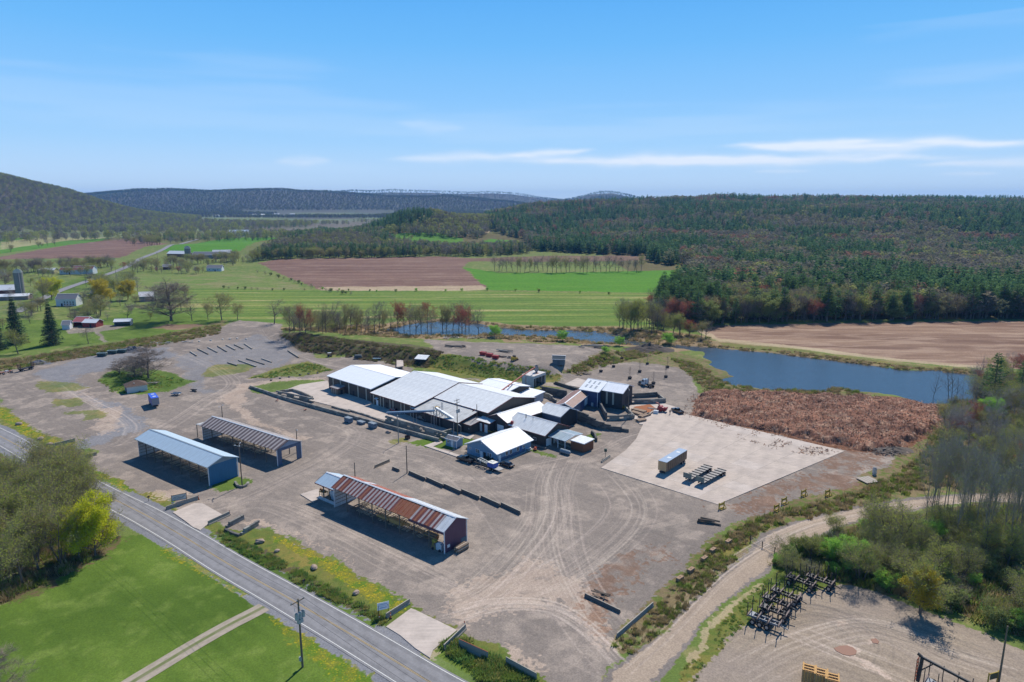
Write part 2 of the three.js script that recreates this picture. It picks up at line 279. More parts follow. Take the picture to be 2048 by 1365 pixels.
const FIELD_STRIPED = G([[215, 646], [300, 600], [330, 577], [560, 580], [700, 582], [980, 583], [1312, 588], [1335, 602], [1290, 652], [1100, 652], [820, 640], [560, 646], [450, 644]]);
const FIELD_OLIVE = G([[225, 552], [480, 546], [560, 562], [640, 580], [560, 582], [330, 580], [270, 590]]);
const FIELD_POND = G([[1396, 660], [1450, 651], [1700, 646], [2200, 640], [2200, 745], [1960, 735], [1800, 722], [1600, 697], [1440, 681]]);
const layers = [];
const lay = (kind, poly, wob = 1.2, cover = 1, soft = 0.6) => layers.push({ kind, poly, wob, cover, soft });
lay('olive', FIELD_OLIVE, 2); lay('striped', FIELD_STRIPED, 2.5); lay('bright', FIELD_BRIGHT, 2.5); lay('plough', FIELD_PLOUGHED, 2.5);
lay('stubble', G([[640, 574], [800, 573], [962, 571], [978, 579], [940, 582], [640, 582]]), 2, 0.8);
lay('plough2', FIELD_POND, 2);
lay('stubble', G([[1396, 662], [1404, 657], [1445, 678], [1600, 693], [1800, 719], [1960, 732], [1960, 737], [1800, 724], [1600, 699], [1440, 684]]), 1.5, 0.85);
lay('plough', G([[-100, 522], [0, 514], [150, 488], [265, 477], [335, 488], [240, 516], [60, 518]]), 4);
lay('bright', G([[-100, 480], [0, 470], [265, 464], [200, 482], [60, 500], [0, 508], [-100, 515]]), 4, 0.75);
lay('stubble', G([[0, 484], [130, 470], [255, 474], [130, 482], [0, 500]]), 4, 0.6);
lay('bright', G([[318, 502], [420, 482], [500, 470], [566, 464], [572, 470], [480, 502], [400, 508]]), 4);
lay('lawn', G([[200, 640], [300, 612], [440, 640], [450, 648], [350, 668], [205, 684], [150, 690], [30, 705], [-40, 715], [-40, 640]]), 3, 0.75);
lay('lawn', G([[110, 572], [180, 548], [280, 535], [230, 545], [125, 600], [90, 615], [60, 590]]), 3, 0.7);
lay('bright', G([[770, 470], [880, 466], [930, 478], [900, 500], [800, 486]]), 6, 0.8); lay('bright', G([[930, 494], [980, 478], [1040, 482], [1040, 492], [990, 498]]), 6);
lay('stubble', G([[875, 466], [930, 458], [985, 462], [960, 472]]), 6, 0.8); lay('stubble', G([[370, 462], [480, 456], [480, 462], [380, 470]]), 6, 0.8);
lay('plough', G([[1250, 512], [1300, 508], [1300, 520], [1180, 524], [900, 523], [948, 517], [1100, 512]]), 5, 0.8);
lay('plough2', G([[300, 656], [330, 649], [395, 649], [412, 655], [345, 661]]), 1.5, 0.9); lay('gravel', G([[128, 660], [150, 654], [200, 650], [262, 652], [240, 658], [200, 664], [215, 684], [205, 686], [190, 664], [140, 668]]), 1, 0.9); lay('marsh', G([[560, 655], [760, 648], [900, 636], [1040, 652], [1240, 655], [1420, 672], [1430, 700], [1340, 706], [1240, 694], [900, 676], [700, 672]]), 4);
lay('marsh', G([[1400, 672], [1440, 684], [1600, 700], [1800, 726], [1960, 738], [2000, 760], [1960, 760], [1880, 746], [1720, 733], [1550, 711], [1410, 697]]), 3, 0.9); lay('wildgrass', G([[1440, 686], [1600, 700], [1800, 727], [1950, 738], [1950, 746], [1800, 735], [1600, 708], [1450, 695]]), 2, 0.6);
lay('lawn', LAWN, 0.6);
lay('woodfloor', G([[-80, 880], [60, 930], [150, 975], [220, 1040], [240, 1078], [180, 1135], [60, 1190], [-80, 1240]]), 2.5, 1, 1.5);
lay('woodfloor', G([[1950, 754], [2200, 742], [2200, 1330], [2010, 1275], [1860, 1215], [1760, 1178], [1690, 1160], [1600, 1172], [1560, 1140], [1620, 1085], [1760, 1036], [1980, 1004], [1900, 985], [1840, 920], [1900, 850]]), 3, 1, 1.5);
lay('weeds', G([[1210, 1290], [1300, 1210], [1350, 1155], [1420, 1078], [1560, 1015], [1720, 958], [1790, 900], [1900, 840], [1960, 850], [1900, 985], [1750, 1010], [1580, 1050], [1525, 1070], [1410, 1185], [1262, 1315]]), 2, 1, 1.2);
lay('weeds', G([[-80, 752], [0, 742], [200, 708], [330, 688], [440, 664], [450, 640], [330, 668], [200, 690], [60, 712], [-80, 728]]), 2.5, 1, 1.2);
lay('wildgrass', G([[0, 806], [150, 884], [205, 945], [330, 988], [345, 1020], [478, 1063], [545, 1062], [690, 1135], [815, 1210], [925, 1252], [1085, 1345], [1110, 1420], [800, 1420], [560, 1160], [380, 1060], [0, 850]]), 0.6);
const ROAD = G([[-160, 800], [0, 874], [171, 971.5], [284, 1028], [369, 1076], [455, 1129], [561, 1189], [700, 1270], [803, 1332], [870, 1372]]), FAR_ROAD = G([[30, 626], [115, 584], [180, 561], [245, 538], [285, 516], [330, 497], [370, 486], [395, 479]]);
{ const a = ROAD[0], b = ROAD[9]; ROAD.push([b[0] + (b[0] - a[0]) * 0.5, b[1] + (b[1] - a[1]) * 0.5]); }
const ribbon = (pts, w, o = 0) => { const L = [], R = []; pts.forEach((p, i) => { const a = pts[Math.max(0, i - 1)], b = pts[Math.min(pts.length - 1, i + 1)], l = Math.hypot(b[0] - a[0], b[1] - a[1]), nx = -(b[1] - a[1]) / l, nz = (b[0] - a[0]) / l; L.push([p[0] + nx * (o + w / 2), p[1] + nz * (o + w / 2)]); R.push([p[0] + nx * (o - w / 2), p[1] + nz * (o - w / 2)]); }); return [L, R]; };
lay('gravel', YARD, 1.8, 1, 0.8);
{ const [L, R] = ribbon(ROAD, 10.6); lay('bluestone', [...L, ...R.reverse()], 0.35, 1, 0.25); }
lay('bluestone', G([[60, 750], [180, 714], [330, 695], [360, 712], [320, 722], [230, 732], [150, 752], [170, 790], [230, 812], [290, 832], [285, 855], [220, 885], [150, 905], [140, 892], [230, 850], [235, 830], [150, 800], [110, 765]]), 3, 0.75, 2);
lay('bluestone', G([[360, 712], [460, 690], [520, 668], [570, 690], [600, 715], [560, 735], [500, 740], [430, 730], [400, 760], [430, 790], [400, 790], [370, 750]]), 3, 0.5, 2);
lay('tan', G([[100, 775], [150, 770], [200, 800], [190, 815], [130, 795]]), 3, 0.35, 2); lay('tan', G([[440, 800], [470, 770], [560, 760], [660, 752], [660, 758], [560, 768], [500, 780], [480, 810], [540, 850], [620, 880], [600, 885], [500, 845]]), 2.5, 0.6, 1.5);
lay('tan', G([[180, 820], [230, 815], [250, 850], [210, 870], [180, 850]]), 3, 0.5, 2); lay('tan', G([[480, 1050], [560, 1062], [640, 1100], [760, 1165], [780, 1180], [700, 1130], [600, 1075], [520, 1040]]), 2.5, 0.7, 1.2);
lay('tan', G([[870, 1230], [960, 1170], [1060, 1120], [1130, 1130], [1200, 1200], [1260, 1280], [1220, 1300], [1150, 1240], [1080, 1210], [960, 1240]]), 4, 0.55, 3);
lay('tan', G([[1000, 1285], [1040, 1290], [1110, 1340], [1090, 1345]]), 2, 0.6, 1.5); lay('tan', G([[290, 985], [370, 975], [380, 990], [300, 998]]), 2, 0.6, 1.5);
lay('mulch', G([[1380, 835], [1390, 795], [1420, 785], [1890, 805], [1905, 860], [1800, 905], [1700, 905], [1560, 870], [1440, 850]]), 1.5);
lay('mulch', G([[1160, 1230], [1220, 1150], [1330, 1090], [1360, 1110], [1270, 1190], [1200, 1260]]), 6, 0.25, 3);
lay('mulch', G([[1450, 1010], [1690, 905], [1780, 905], [1760, 950], [1640, 985], [1500, 1035]]), 5, 0.3, 4);
// grass on and around the gravel
for (const [k, p, w, c] of [
  ['lawn', [[195, 760], [215, 742], [260, 735], [330, 742], [385, 762], [345, 782], [290, 788], [232, 788]], 2, 0.9], ['wildgrass', [[405, 742], [440, 728], [495, 728], [520, 735], [480, 750], [420, 755]], 3, 0.6], ['wildgrass', [[500, 757], [560, 735], [620, 722], [668, 742], [610, 752], [540, 758]], 2, 0.85],
  ['lawn', [[490, 778], [560, 763], [650, 758], [655, 768], [570, 782], [520, 788]], 2, 0.7], ['wildgrass', [[70, 765], [150, 765], [160, 780], [90, 785]], 3, 0.55], ['wildgrass', [[100, 800], [150, 795], [160, 812], [110, 815]], 3, 0.6], ['wildgrass', [[140, 825], [185, 820], [200, 840], [160, 845]], 3, 0.55],
  ['bank', [[560, 668], [600, 705], [720, 715], [800, 728], [850, 735], [890, 705], [830, 690], [700, 680]], 2, 0.95], ['wildgrass', [[850, 735], [890, 708], [960, 732], [1060, 748], [1130, 755], [1120, 764], [1000, 764], [900, 756]], 2, 0.9],
  ['wildgrass', [[875, 768], [930, 760], [1060, 770], [1130, 778], [1100, 790], [950, 785]], 2, 0.85], ['weeds', [[1125, 745], [1180, 715], [1260, 700], [1340, 705], [1400, 760], [1360, 735], [1260, 722], [1190, 735], [1160, 752]], 2.5, 0.85], ['weeds', [[1330, 700], [1400, 715], [1490, 748], [1620, 772], [1760, 780], [1760, 792], [1420, 790], [1395, 765]], 2, 0.95],
  ['lawn', [[818, 886], [880, 872], [935, 868], [948, 882], [905, 900], [860, 898]], 0.5, 1], ['lawn', [[415, 972], [470, 948], [502, 962], [492, 975], [440, 986]], 1, 0.9], ['wildgrass', [[780, 882], [815, 876], [820, 886], [785, 890]], 1, 0.7], ['lawn', [[1060, 898], [1110, 910], [1112, 916], [1060, 904]], 0.8, 0.8], ['lawn', [[1175, 870], [1198, 866], [1200, 882], [1180, 890]], 0.8, 0.8],
  ['dandelion', [[0, 812], [60, 852], [110, 888], [150, 886], [95, 900], [0, 835]], 1, 0.85], ['dandelion', [[160, 925], [200, 945], [270, 985], [240, 985], [180, 950]], 1, 0.7], ['dandelion', [[560, 1075], [690, 1140], [810, 1208], [790, 1225], [700, 1175], [600, 1110], [540, 1078]], 1.2, 0.7], ['lawn', [[420, 1060], [470, 1085], [620, 1180], [760, 1250], [740, 1262], [600, 1190], [440, 1090]], 0.8, 0.85], ['bank', [[440, 1062], [520, 1100], [640, 1165], [770, 1235], [762, 1244], [630, 1178], [510, 1112], [430, 1070]], 0.8, 0.75],
  ['dandelion', [[330, 1090], [420, 1140], [502, 1186], [490, 1196], [400, 1150], [320, 1105]], 0.8, 0.55], ['dandelion', [[540, 1238], [600, 1265], [740, 1360], [760, 1400], [700, 1390], [600, 1310]], 1.5, 0.5], ['lawn', [[800, 1330], [880, 1300], [1000, 1330], [1080, 1370], [1080, 1400], [900, 1400]], 1, 0.7],
  ['wildgrass', [[1410, 1120], [1450, 1080], [1500, 1060], [1540, 1050], [1520, 1068], [1440, 1130]], 1.5, 0.8],
]) lay(k, G(p), w, c, 1);
lay('grit', LANE, 0.9, 1, 0.5); lay('lane', LANE.map((p, i) => { const n = LANE.length, q = LANE[n - 1 - i]; return [p[0] + (q[0] - p[0]) * 0.13, p[1] + (q[1] - p[1]) * 0.13]; }), 0.5, 1, 0.4);
lay('wildgrass', G([[1330, 1420], [1370, 1330], [1460, 1225], [1550, 1135], [1640, 1110], [1690, 1150], [1690, 1166], [1600, 1188], [1540, 1225], [1470, 1278], [1400, 1345], [1350, 1420]]), 0.8); lay('stubble', G([[1365, 1330], [1440, 1240], [1520, 1165], [1528, 1170], [1450, 1250], [1375, 1340]]), 1.2, 0.7);
lay('sand', LOGYARD, 0.8, 1, 0.6);
for (const p of [[[1665, 1300], [1700, 1290], [1725, 1305], [1700, 1320]], [[1675, 1245], [1700, 1238], [1705, 1252], [1680, 1256]], [[1735, 1282], [1758, 1275], [1762, 1290], [1745, 1292]], [[1700, 1310], [1740, 1330], [1790, 1365], [1780, 1365], [1720, 1335]]]) lay('tan', G(p), 0.8, 0.9, 0.5);
lay('tan', G([[800, 1272], [830, 1255], [885, 1310], [868, 1330], [838, 1318]]), 1.5, 0.55, 1);

// wheel tracks: bundles of worn lines in the gravel
const tracks = [];
const bundle = (pts, n, spread, color, alpha, seed) => { const c = new THREE.CatmullRomCurve3(G(pts).map(([x, z]) => V(x, 0, z))).getPoints(50), r = rng(seed); for (let k = 0; k < n; k++) { const off = (r() - 0.5) * spread, o2 = off + (r() - 0.5) * spread * 0.5, s = Math.floor(r() * 18), e = 51 - Math.floor(r() * 18), line = []; for (let i = s; i < e; i++) { const a = c[Math.max(0, i - 1)], b = c[Math.min(50, i + 1)], l = Math.hypot(b.x - a.x, b.z - a.z) || 1, w = lerp(off, o2, i / 50); line.push([c[i].x - (b.z - a.z) / l * w, c[i].z + (b.x - a.x) / l * w]); } tracks.push({ line, color, alpha: alpha * (0.5 + r() * 0.7), width: 0.22 + r() * 0.3 }); } };
const LT = '#c4b3a3', DK = '#5e5953';
bundle([[880, 1240], [960, 1190], [1040, 1110], [1090, 1040], [1100, 960], [1130, 900]], 26, 11, LT, 0.34, 1); bundle([[880, 1240], [1000, 1210], [1100, 1215], [1180, 1260], [1250, 1330]], 24, 5, LT, 0.4, 2); bundle([[900, 1225], [1060, 1180], [1180, 1110], [1260, 1020], [1210, 940]], 22, 12, LT, 0.25, 3);
bundle([[1260, 1330], [1170, 1230], [1110, 1110], [1100, 1000], [1080, 930]], 22, 13, LT, 0.28, 4); bundle([[380, 1030], [470, 1000], [560, 960], [640, 920], [700, 870], [640, 840]], 18, 9, LT, 0.22, 5); bundle([[400, 1035], [520, 1010], [620, 1040], [760, 1110], [900, 1180], [960, 1210]], 18, 7, LT, 0.25, 6);
bundle([[120, 760], [150, 785], [190, 810], [240, 835], [260, 860], [230, 890], [160, 905]], 12, 5, LT, 0.35, 7); bundle([[170, 900], [300, 870], [420, 800], [470, 770], [440, 740], [390, 715], [330, 700]], 14, 7, LT, 0.3, 8); bundle([[640, 900], [740, 930], [860, 950], [960, 960], [1080, 930], [1200, 900], [1260, 860]], 14, 12, LT, 0.2, 9);
bundle([[620, 860], [700, 880], [780, 905], [860, 920], [960, 990], [1050, 1100]], 14, 14, LT, 0.2, 10); bundle([[1300, 790], [1340, 830], [1300, 860], [1240, 880], [1160, 930]], 10, 8, LT, 0.25, 11); bundle([[1200, 800], [1120, 770], [1000, 763], [860, 757], [760, 742], [660, 730], [600, 710], [540, 680], [520, 655]], 12, 4, LT, 0.35, 12);
bundle([[860, 1235], [980, 1180], [1080, 1060], [1080, 960]], 10, 6, DK, 0.22, 13); bundle([[900, 1240], [1010, 1220], [1120, 1230], [1230, 1330]], 8, 4, DK, 0.2, 14); bundle([[1230, 1350], [1330, 1260], [1440, 1150], [1530, 1090], [1640, 1045], [1800, 1015], [2000, 995]], 14, 4.2, LT, 0.45, 15); bundle([[1230, 1350], [1330, 1260], [1440, 1150], [1530, 1090], [1640, 1045], [1800, 1015]], 6, 4, DK, 0.22, 16);
bundle([[1430, 1330], [1560, 1240], [1650, 1230], [1720, 1270], [1700, 1330]], 16, 8, DK, 0.25, 17); bundle([[1450, 1365], [1600, 1290], [1760, 1260], [1900, 1320], [2048, 1365]], 22, 10, LT, 0.32, 18); bundle([[1560, 1250], [1700, 1310], [1850, 1365]], 14, 5, LT, 0.4, 19); bundle([[1600, 1220], [1720, 1240], [1900, 1290], [2048, 1340]], 16, 6, DK, 0.22, 20);
bundle([[1240, 1080], [1330, 1060], [1420, 1040]], 8, 10, DK, 0.2, 21); bundle([[1300, 1300], [1270, 1240], [1330, 1150], [1420, 1060]], 10, 10, DK, 0.15, 22);

function paintGround(x0, x1, z0, z1, W, Hh, base) {
  const sx = W / (x1 - x0), sz = Hh / (z1 - z0), buf = new Float32Array(W * Hh * 3), cv = document.createElement('canvas'); cv.width = W; cv.height = Hh;
  const ctx = cv.getContext('2d');
  for (let j = 0; j < Hh; j++) for (let i = 0; i < W; i++) { const c = base(x0 + (i + 0.5) / sx, z0 + (j + 0.5) / sz), o = (j * W + i) * 3; buf[o] = c[0]; buf[o + 1] = c[1]; buf[o + 2] = c[2]; }
  for (const L of layers) {
    let ax = 1e9, bx = -1e9, az = 1e9, bz = -1e9; for (const [x, z] of L.poly) { ax = Math.min(ax, x); bx = Math.max(bx, x); az = Math.min(az, z); bz = Math.max(bz, z); }
    const m = L.wob * 2 + 2; ax -= m; az -= m; bx += m; bz += m;
    const i0 = Math.max(0, Math.floor((ax - x0) * sx)), i1 = Math.min(W, Math.ceil((bx - x0) * sx)), j0 = Math.max(0, Math.floor((az - z0) * sz)), j1 = Math.min(Hh, Math.ceil((bz - z0) * sz));
    if (i1 <= i0 || j1 <= j0) continue;
    ctx.setTransform(1, 0, 0, 1, 0, 0); ctx.clearRect(0, 0, W, Hh); ctx.setTransform(sx, 0, 0, sz, -x0 * sx, -z0 * sz); ctx.fillStyle = '#fff'; ctx.beginPath(); L.poly.forEach(([x, z], k) => k ? ctx.lineTo(x, z) : ctx.moveTo(x, z)); ctx.closePath(); ctx.fill();
    const d = ctx.getImageData(0, 0, W, Hh).data, f = KIND[L.kind];
    for (let j = j0; j < j1; j++) for (let i = i0; i < i1; i++) {
      const x = x0 + (i + 0.5) / sx, z = z0 + (j + 0.5) / sz;
      const wx = (fbm(x * 0.11, z * 0.11, 3) - 0.5) * 3.2 * L.wob + (vn(x * 1.7, z * 1.7) - 0.5) * 2 * L.soft, wz = (fbm(x * 0.11 + 50, z * 0.11 + 31, 3) - 0.5) * 3.2 * L.wob + (vn(x * 1.7 + 70, z * 1.7) - 0.5) * 2 * L.soft;
      const si = Math.round((x + wx - x0) * sx), sj = Math.round((z + wz - z0) * sz); if (si < 0 || sj < 0 || si >= W || sj >= Hh) { if (si < -40 || sj < -40 || si > W + 40 || sj > Hh + 40) continue; }
      let a = d[(clamp(sj, 0, Hh - 1) * W + clamp(si, 0, W - 1)) * 4 + 3] / 255; if (a < 0.01) continue;
      if (L.cover < 1) a *= sstep(0.5 - L.cover * 0.5 - 0.16, 0.5 - L.cover * 0.5 + 0.22, fbm(x * 0.42 + 11, z * 0.42, 4) * 0.9 + 0.05) * (0.35 + 0.65 * L.cover);
      const c = f(x, z), o = (j * W + i) * 3; buf[o] += (c[0] - buf[o]) * a; buf[o + 1] += (c[1] - buf[o + 1]) * a; buf[o + 2] += (c[2] - buf[o + 2]) * a;
    }
  }
  ctx.setTransform(1, 0, 0, 1, 0, 0); ctx.clearRect(0, 0, W, Hh); ctx.setTransform(sx, 0, 0, sz, -x0 * sx, -z0 * sz); ctx.lineCap = 'round';
  for (const t of tracks) { ctx.strokeStyle = t.color; ctx.globalAlpha = t.alpha; ctx.lineWidth = t.width; ctx.beginPath(); t.line.forEach(([x, z], k) => k ? ctx.lineTo(x, z) : ctx.moveTo(x, z)); ctx.stroke(); }
  const d = ctx.getImageData(0, 0, W, Hh).data, out = new Uint8Array(W * Hh * 4), r = rng(31);
  for (let k = 0; k < W * Hh; k++) {
    const a = d[k * 4 + 3] / 255 * (0.5 + NT[(k * 7) & 65535] * 0.6), g = 0.9 + r() * 0.2;
    for (let c = 0; c < 3; c++) out[k * 4 + c] = clamp((buf[k * 3 + c] * (1 - a) + d[k * 4 + c] * a) * g, 0, 255); out[k * 4 + 3] = 255;
  }
  const t = new THREE.DataTexture(out, W, Hh); t.colorSpace = THREE.SRGBColorSpace; t.magFilter = THREE.LinearFilter; t.minFilter = THREE.LinearMipmapLinearFilter; t.generateMipmaps = true; t.needsUpdate = true; return t;
}
// ground cells sorted into named pieces by where they lie
function inside(x, z, p) { let s = false; for (let i = 0, j = p.length - 1; i < p.length; j = i++) if ((p[i][1] > z) !== (p[j][1] > z) && x < (p[j][0] - p[i][0]) * (z - p[i][1]) / (p[j][1] - p[i][1]) + p[i][0]) s = !s; return s; }
const AREAS = [['gravel_lane', LANE], ['log_yard', LOGYARD], ['gravel_yard', YARD], ['lawn', LAWN], ['ploughed_field', FIELD_PLOUGHED], ['green_field', FIELD_BRIGHT], ['hay_field', FIELD_STRIPED], ['olive_field', FIELD_OLIVE], ['ploughed_field', FIELD_POND]].map(([n, p]) => { let b = [1e9, -1e9, 1e9, -1e9]; for (const [x, z] of p) b = [Math.min(b[0], x), Math.max(b[1], x), Math.min(b[2], z), Math.max(b[3], z)]; return [n, p, b]; });
function groundTile(x0, x1, z0, z1, step, W, Hh, drop, base = KIND.meadow) {
  const t = paintGround(x0, x1, z0, z1, W, Hh, base), m = new THREE.MeshStandardMaterial({ map: t, roughness: 1 });
  m.specularIntensity = 0.2;
  const nx = Math.round((x1 - x0) / step), nz = Math.round((z1 - z0) / step), cells = new Map();
  const y = new Float32Array((nx + 1) * (nz + 1)), X = (i) => x0 + (x1 - x0) * i / nx, Z = (j) => z0 + (z1 - z0) * j / nz;
  for (let j = 0; j <= nz; j++) for (let i = 0; i <= nx; i++) y[j * (nx + 1) + i] = H(X(i), Z(j)) - drop;
  for (let j = 0; j < nz; j++) for (let i = 0; i < nx; i++) {
    const cx = (X(i) + X(i + 1)) / 2, cz = (Z(j) + Z(j + 1)) / 2; let n = 'ground', at = -1;
    AREAS.forEach(([name, p, b], k) => { if (at < 0 && cx > b[0] && cx < b[1] && cz > b[2] && cz < b[3] && inside(cx, cz, p)) { n = name; at = k; } });
    const key = n + at; if (!cells.has(key)) cells.set(key, { n, idx: [] }); const k = j * (nx + 1) + i; cells.get(key).idx.push(k, k + nx + 1, k + 1, k + 1, k + nx + 1, k + nx + 2);
  }
  const pos = new Float32Array(y.length * 3), uv = new Float32Array(y.length * 2), nor = new Float32Array(y.length * 3);
  for (let j = 0; j <= nz; j++) for (let i = 0; i <= nx; i++) { const k = j * (nx + 1) + i, x = X(i), z = Z(j); pos.set([x, y[k], z], k * 3); uv.set([i / nx, j / nz], k * 2); const e = step * 0.5, n = V(H(x - e, z) - H(x + e, z), 2 * e, H(x, z - e) - H(x, z + e)).normalize(); nor.set([n.x, n.y, n.z], k * 3); }
  for (const { n, idx } of cells.values()) {
    const map = new Map(), P = [], N = [], U = [], I = idx.map((k) => { if (!map.has(k)) { map.set(k, P.length / 3); P.push(pos[k * 3], pos[k * 3 + 1], pos[k * 3 + 2]); N.push(nor[k * 3], nor[k * 3 + 1], nor[k * 3 + 2]); U.push(uv[k * 2], uv[k * 2 + 1]); } return map.get(k); });
    const g = new THREE.BufferGeometry(); g.setAttribute('position', new THREE.BufferAttribute(new Float32Array(P), 3)); g.setAttribute('normal', new THREE.BufferAttribute(new Float32Array(N), 3)); g.setAttribute('uv', new THREE.BufferAttribute(new Float32Array(U), 2)); g.setIndex(I);
    const o = new THREE.Mesh(g, m); o.name = numbered(n); o.userData.kind = 'structure'; scene.add(o);
  }
}
groundTile(-170, 170, -205, -50, 2, 2048, 1024, 0);
groundTile(-360, 360, -440, -205, 2.5, 2048, 1024, 0);
groundTile(-1100, 1100, -1500, -440, 10, 2048, 1024, 0.05, (x, z) => { const w = sstep(-900, -1300, z) * sstep(0.3, 0.6, fbm(x * 0.003, z * 0.003, 3) + (x > 60 ? 0.3 : 0)); return mix3(KIND.meadow(x, z), KIND.woodfloor(x, z), x > 130 && z < -430 ? 1 : w); });
// the land beyond, out to the far ridges, and the strip round the drone's feet
{
  const P = [], C = [], I = [], A = 220, R = 90, c = new THREE.Color();
  for (let k = 0; k <= R; k++) {
    const rad = 40 * Math.pow(9500 / 40, k / R);
    for (let a = 0; a <= A; a++) {
      const th = (a / A - 0.5) * Math.PI * 2, dense = th; const x = Math.sin(dense) * rad, z = -Math.cos(dense) * rad;
      const near = (x > -1110 && x < 1110 && z < -45 && z > -1510) || (Math.abs(x) < 370 && z > -460 && z < -40);
      P.push(x, H(x, z) - (near ? 8 + rad * 0.004 : 0.4), z);
      const wood = hillH(x, z) > 5 ? 1 : sstep(0.42, 0.55, fbm(x * 0.002 + 8, z * 0.002, 3)), col = mix3(KIND.meadow(x * 0.2, z * 0.2), mix3(KIND.woodfloor(x * 0.2, z * 0.2), rad > 3000 ? hex(0x4c4d46) : hex(0x645c50), 0.6), wood);
      c.setRGB(col[0] / 255, col[1] / 255, col[2] / 255, THREE.SRGBColorSpace); C.push(c.r, c.g, c.b);
      if (k < R && a < A) { const q = k * (A + 1) + a; I.push(q, q + A + 1, q + 1, q + 1, q + A + 1, q + A + 2); }
    }
  }
  const g = new THREE.BufferGeometry(); g.setAttribute('position', new THREE.BufferAttribute(new Float32Array(P), 3)); g.setAttribute('color', new THREE.BufferAttribute(new Float32Array(C), 3)); g.setIndex(I.map((v, i) => I[i - (i % 3) + [0, 2, 1][i % 3]])); g.computeVertexNormals();
  const o = new THREE.Mesh(g, new THREE.MeshStandardMaterial({ vertexColors: true, roughness: 1 })); o.name = 'terrain'; o.userData.kind = 'structure'; scene.add(o);
}

// ---------- roads, concrete, water ----------
const structure = (o) => { o.userData.kind = 'structure'; scene.add(o); return o; };
const asphaltTex = tex(512, 512, (i, j) => { const n = mottle(i, j, 512), g = NT[(i * 131 + j * 977) & 65535], w = Math.abs(((i / 512 * 2) % 1) - 0.5), s = 118 + n * 26 + (g - 0.5) * 26 - sstep(0.12, 0.2, w) * sstep(0.4, 0.3, w) * 9; return [s * 1.0, s * 0.985, s * 0.985]; });
const asphalt = new THREE.MeshStandardMaterial({ map: asphaltTex, roughness: 0.92 });
const paintWhite = mat(0xd4d2ca, 0.8), paintYellow = mat(0xb39a66, 0.85);
function strip(name, pts, w, off, m, up, parent, step = 2) {
  const c = new THREE.CatmullRomCurve3(pts.map(([x, z]) => V(x, 0, z))), n = Math.max(2, Math.round(c.getLength() / step)), q = c.getSpacedPoints(n).map((p) => [p.x, p.z]), [L, R] = ribbon(q, w, off), P = [], U = [], I = [], N = [], len = c.getLength();
  const cols = w > 3 ? 4 : 1;
  for (let i = 0; i <= n; i++) for (let k = 0; k <= cols; k++) { const t = k / cols, x = lerp(L[i][0], R[i][0], t), z = lerp(L[i][1], R[i][1], t); P.push(x, H(x, z) + up + (w > 3 ? 0.06 * (1 - Math.abs(t * 2 - 1)) : 0.06 * (1 - Math.min(1, Math.abs(off) / 3.6))), z); N.push(0, 1, 0); U.push(t, i / n * len / 7); }
  for (let i = 0; i < n; i++) for (let k = 0; k < cols; k++) { const a = i * (cols + 1) + k, b = a + cols + 1; I.push(a, b, a + 1, b, b + 1, a + 1); }
  const g = new THREE.BufferGeometry(); g.setAttribute('position', new THREE.BufferAttribute(new Float32Array(P), 3)); g.setAttribute('normal', new THREE.BufferAttribute(new Float32Array(N), 3)); g.setAttribute('uv', new THREE.BufferAttribute(new Float32Array(U), 2)); g.setIndex(I);
  const o = new THREE.Mesh(g, m); o.name = name; if (parent) parent.add(o); else { o.name = numbered(name); structure(o); } return o;
}
const road = strip('road', ROAD, 7.6, 0, asphalt, 0.05);
strip('edge_line', ROAD, 0.14, 3.35, paintWhite, 0.075, road); strip('edge_line', ROAD, 0.14, -3.35, paintWhite, 0.075, road); strip('centre_line', ROAD, 0.09, 0.1, paintYellow, 0.075, road); strip('centre_line', ROAD, 0.09, -0.1, paintYellow, 0.075, road);
strip('country_road', FAR_ROAD, 7.5, 0, asphalt, 0.3, null, 6);
strip('highway', G([[950, 441], [985, 446], [1030, 452], [1085, 462]]), 16, 0, mat(0x9a9994, 0.9), 2, null, 12);
strip('driveway', G([[528, 1215], [500, 1230], [470, 1245], [400, 1284], [320, 1332], [250, 1375], [200, 1410]]), 3.4, 0, new THREE.MeshStandardMaterial({ map: tex(256, 256, (i, j) => { const n = mottle(i, j, 256), t = Math.abs(i / 256 - 0.5), g = sstep(0.16, 0.06, t) * (0.4 + n); const c = mix3([140, 128, 112], [176, 164, 146], n); return mix3(c, [104, 112, 66], clamp(g)); }), roughness: 1 }), 0.05);

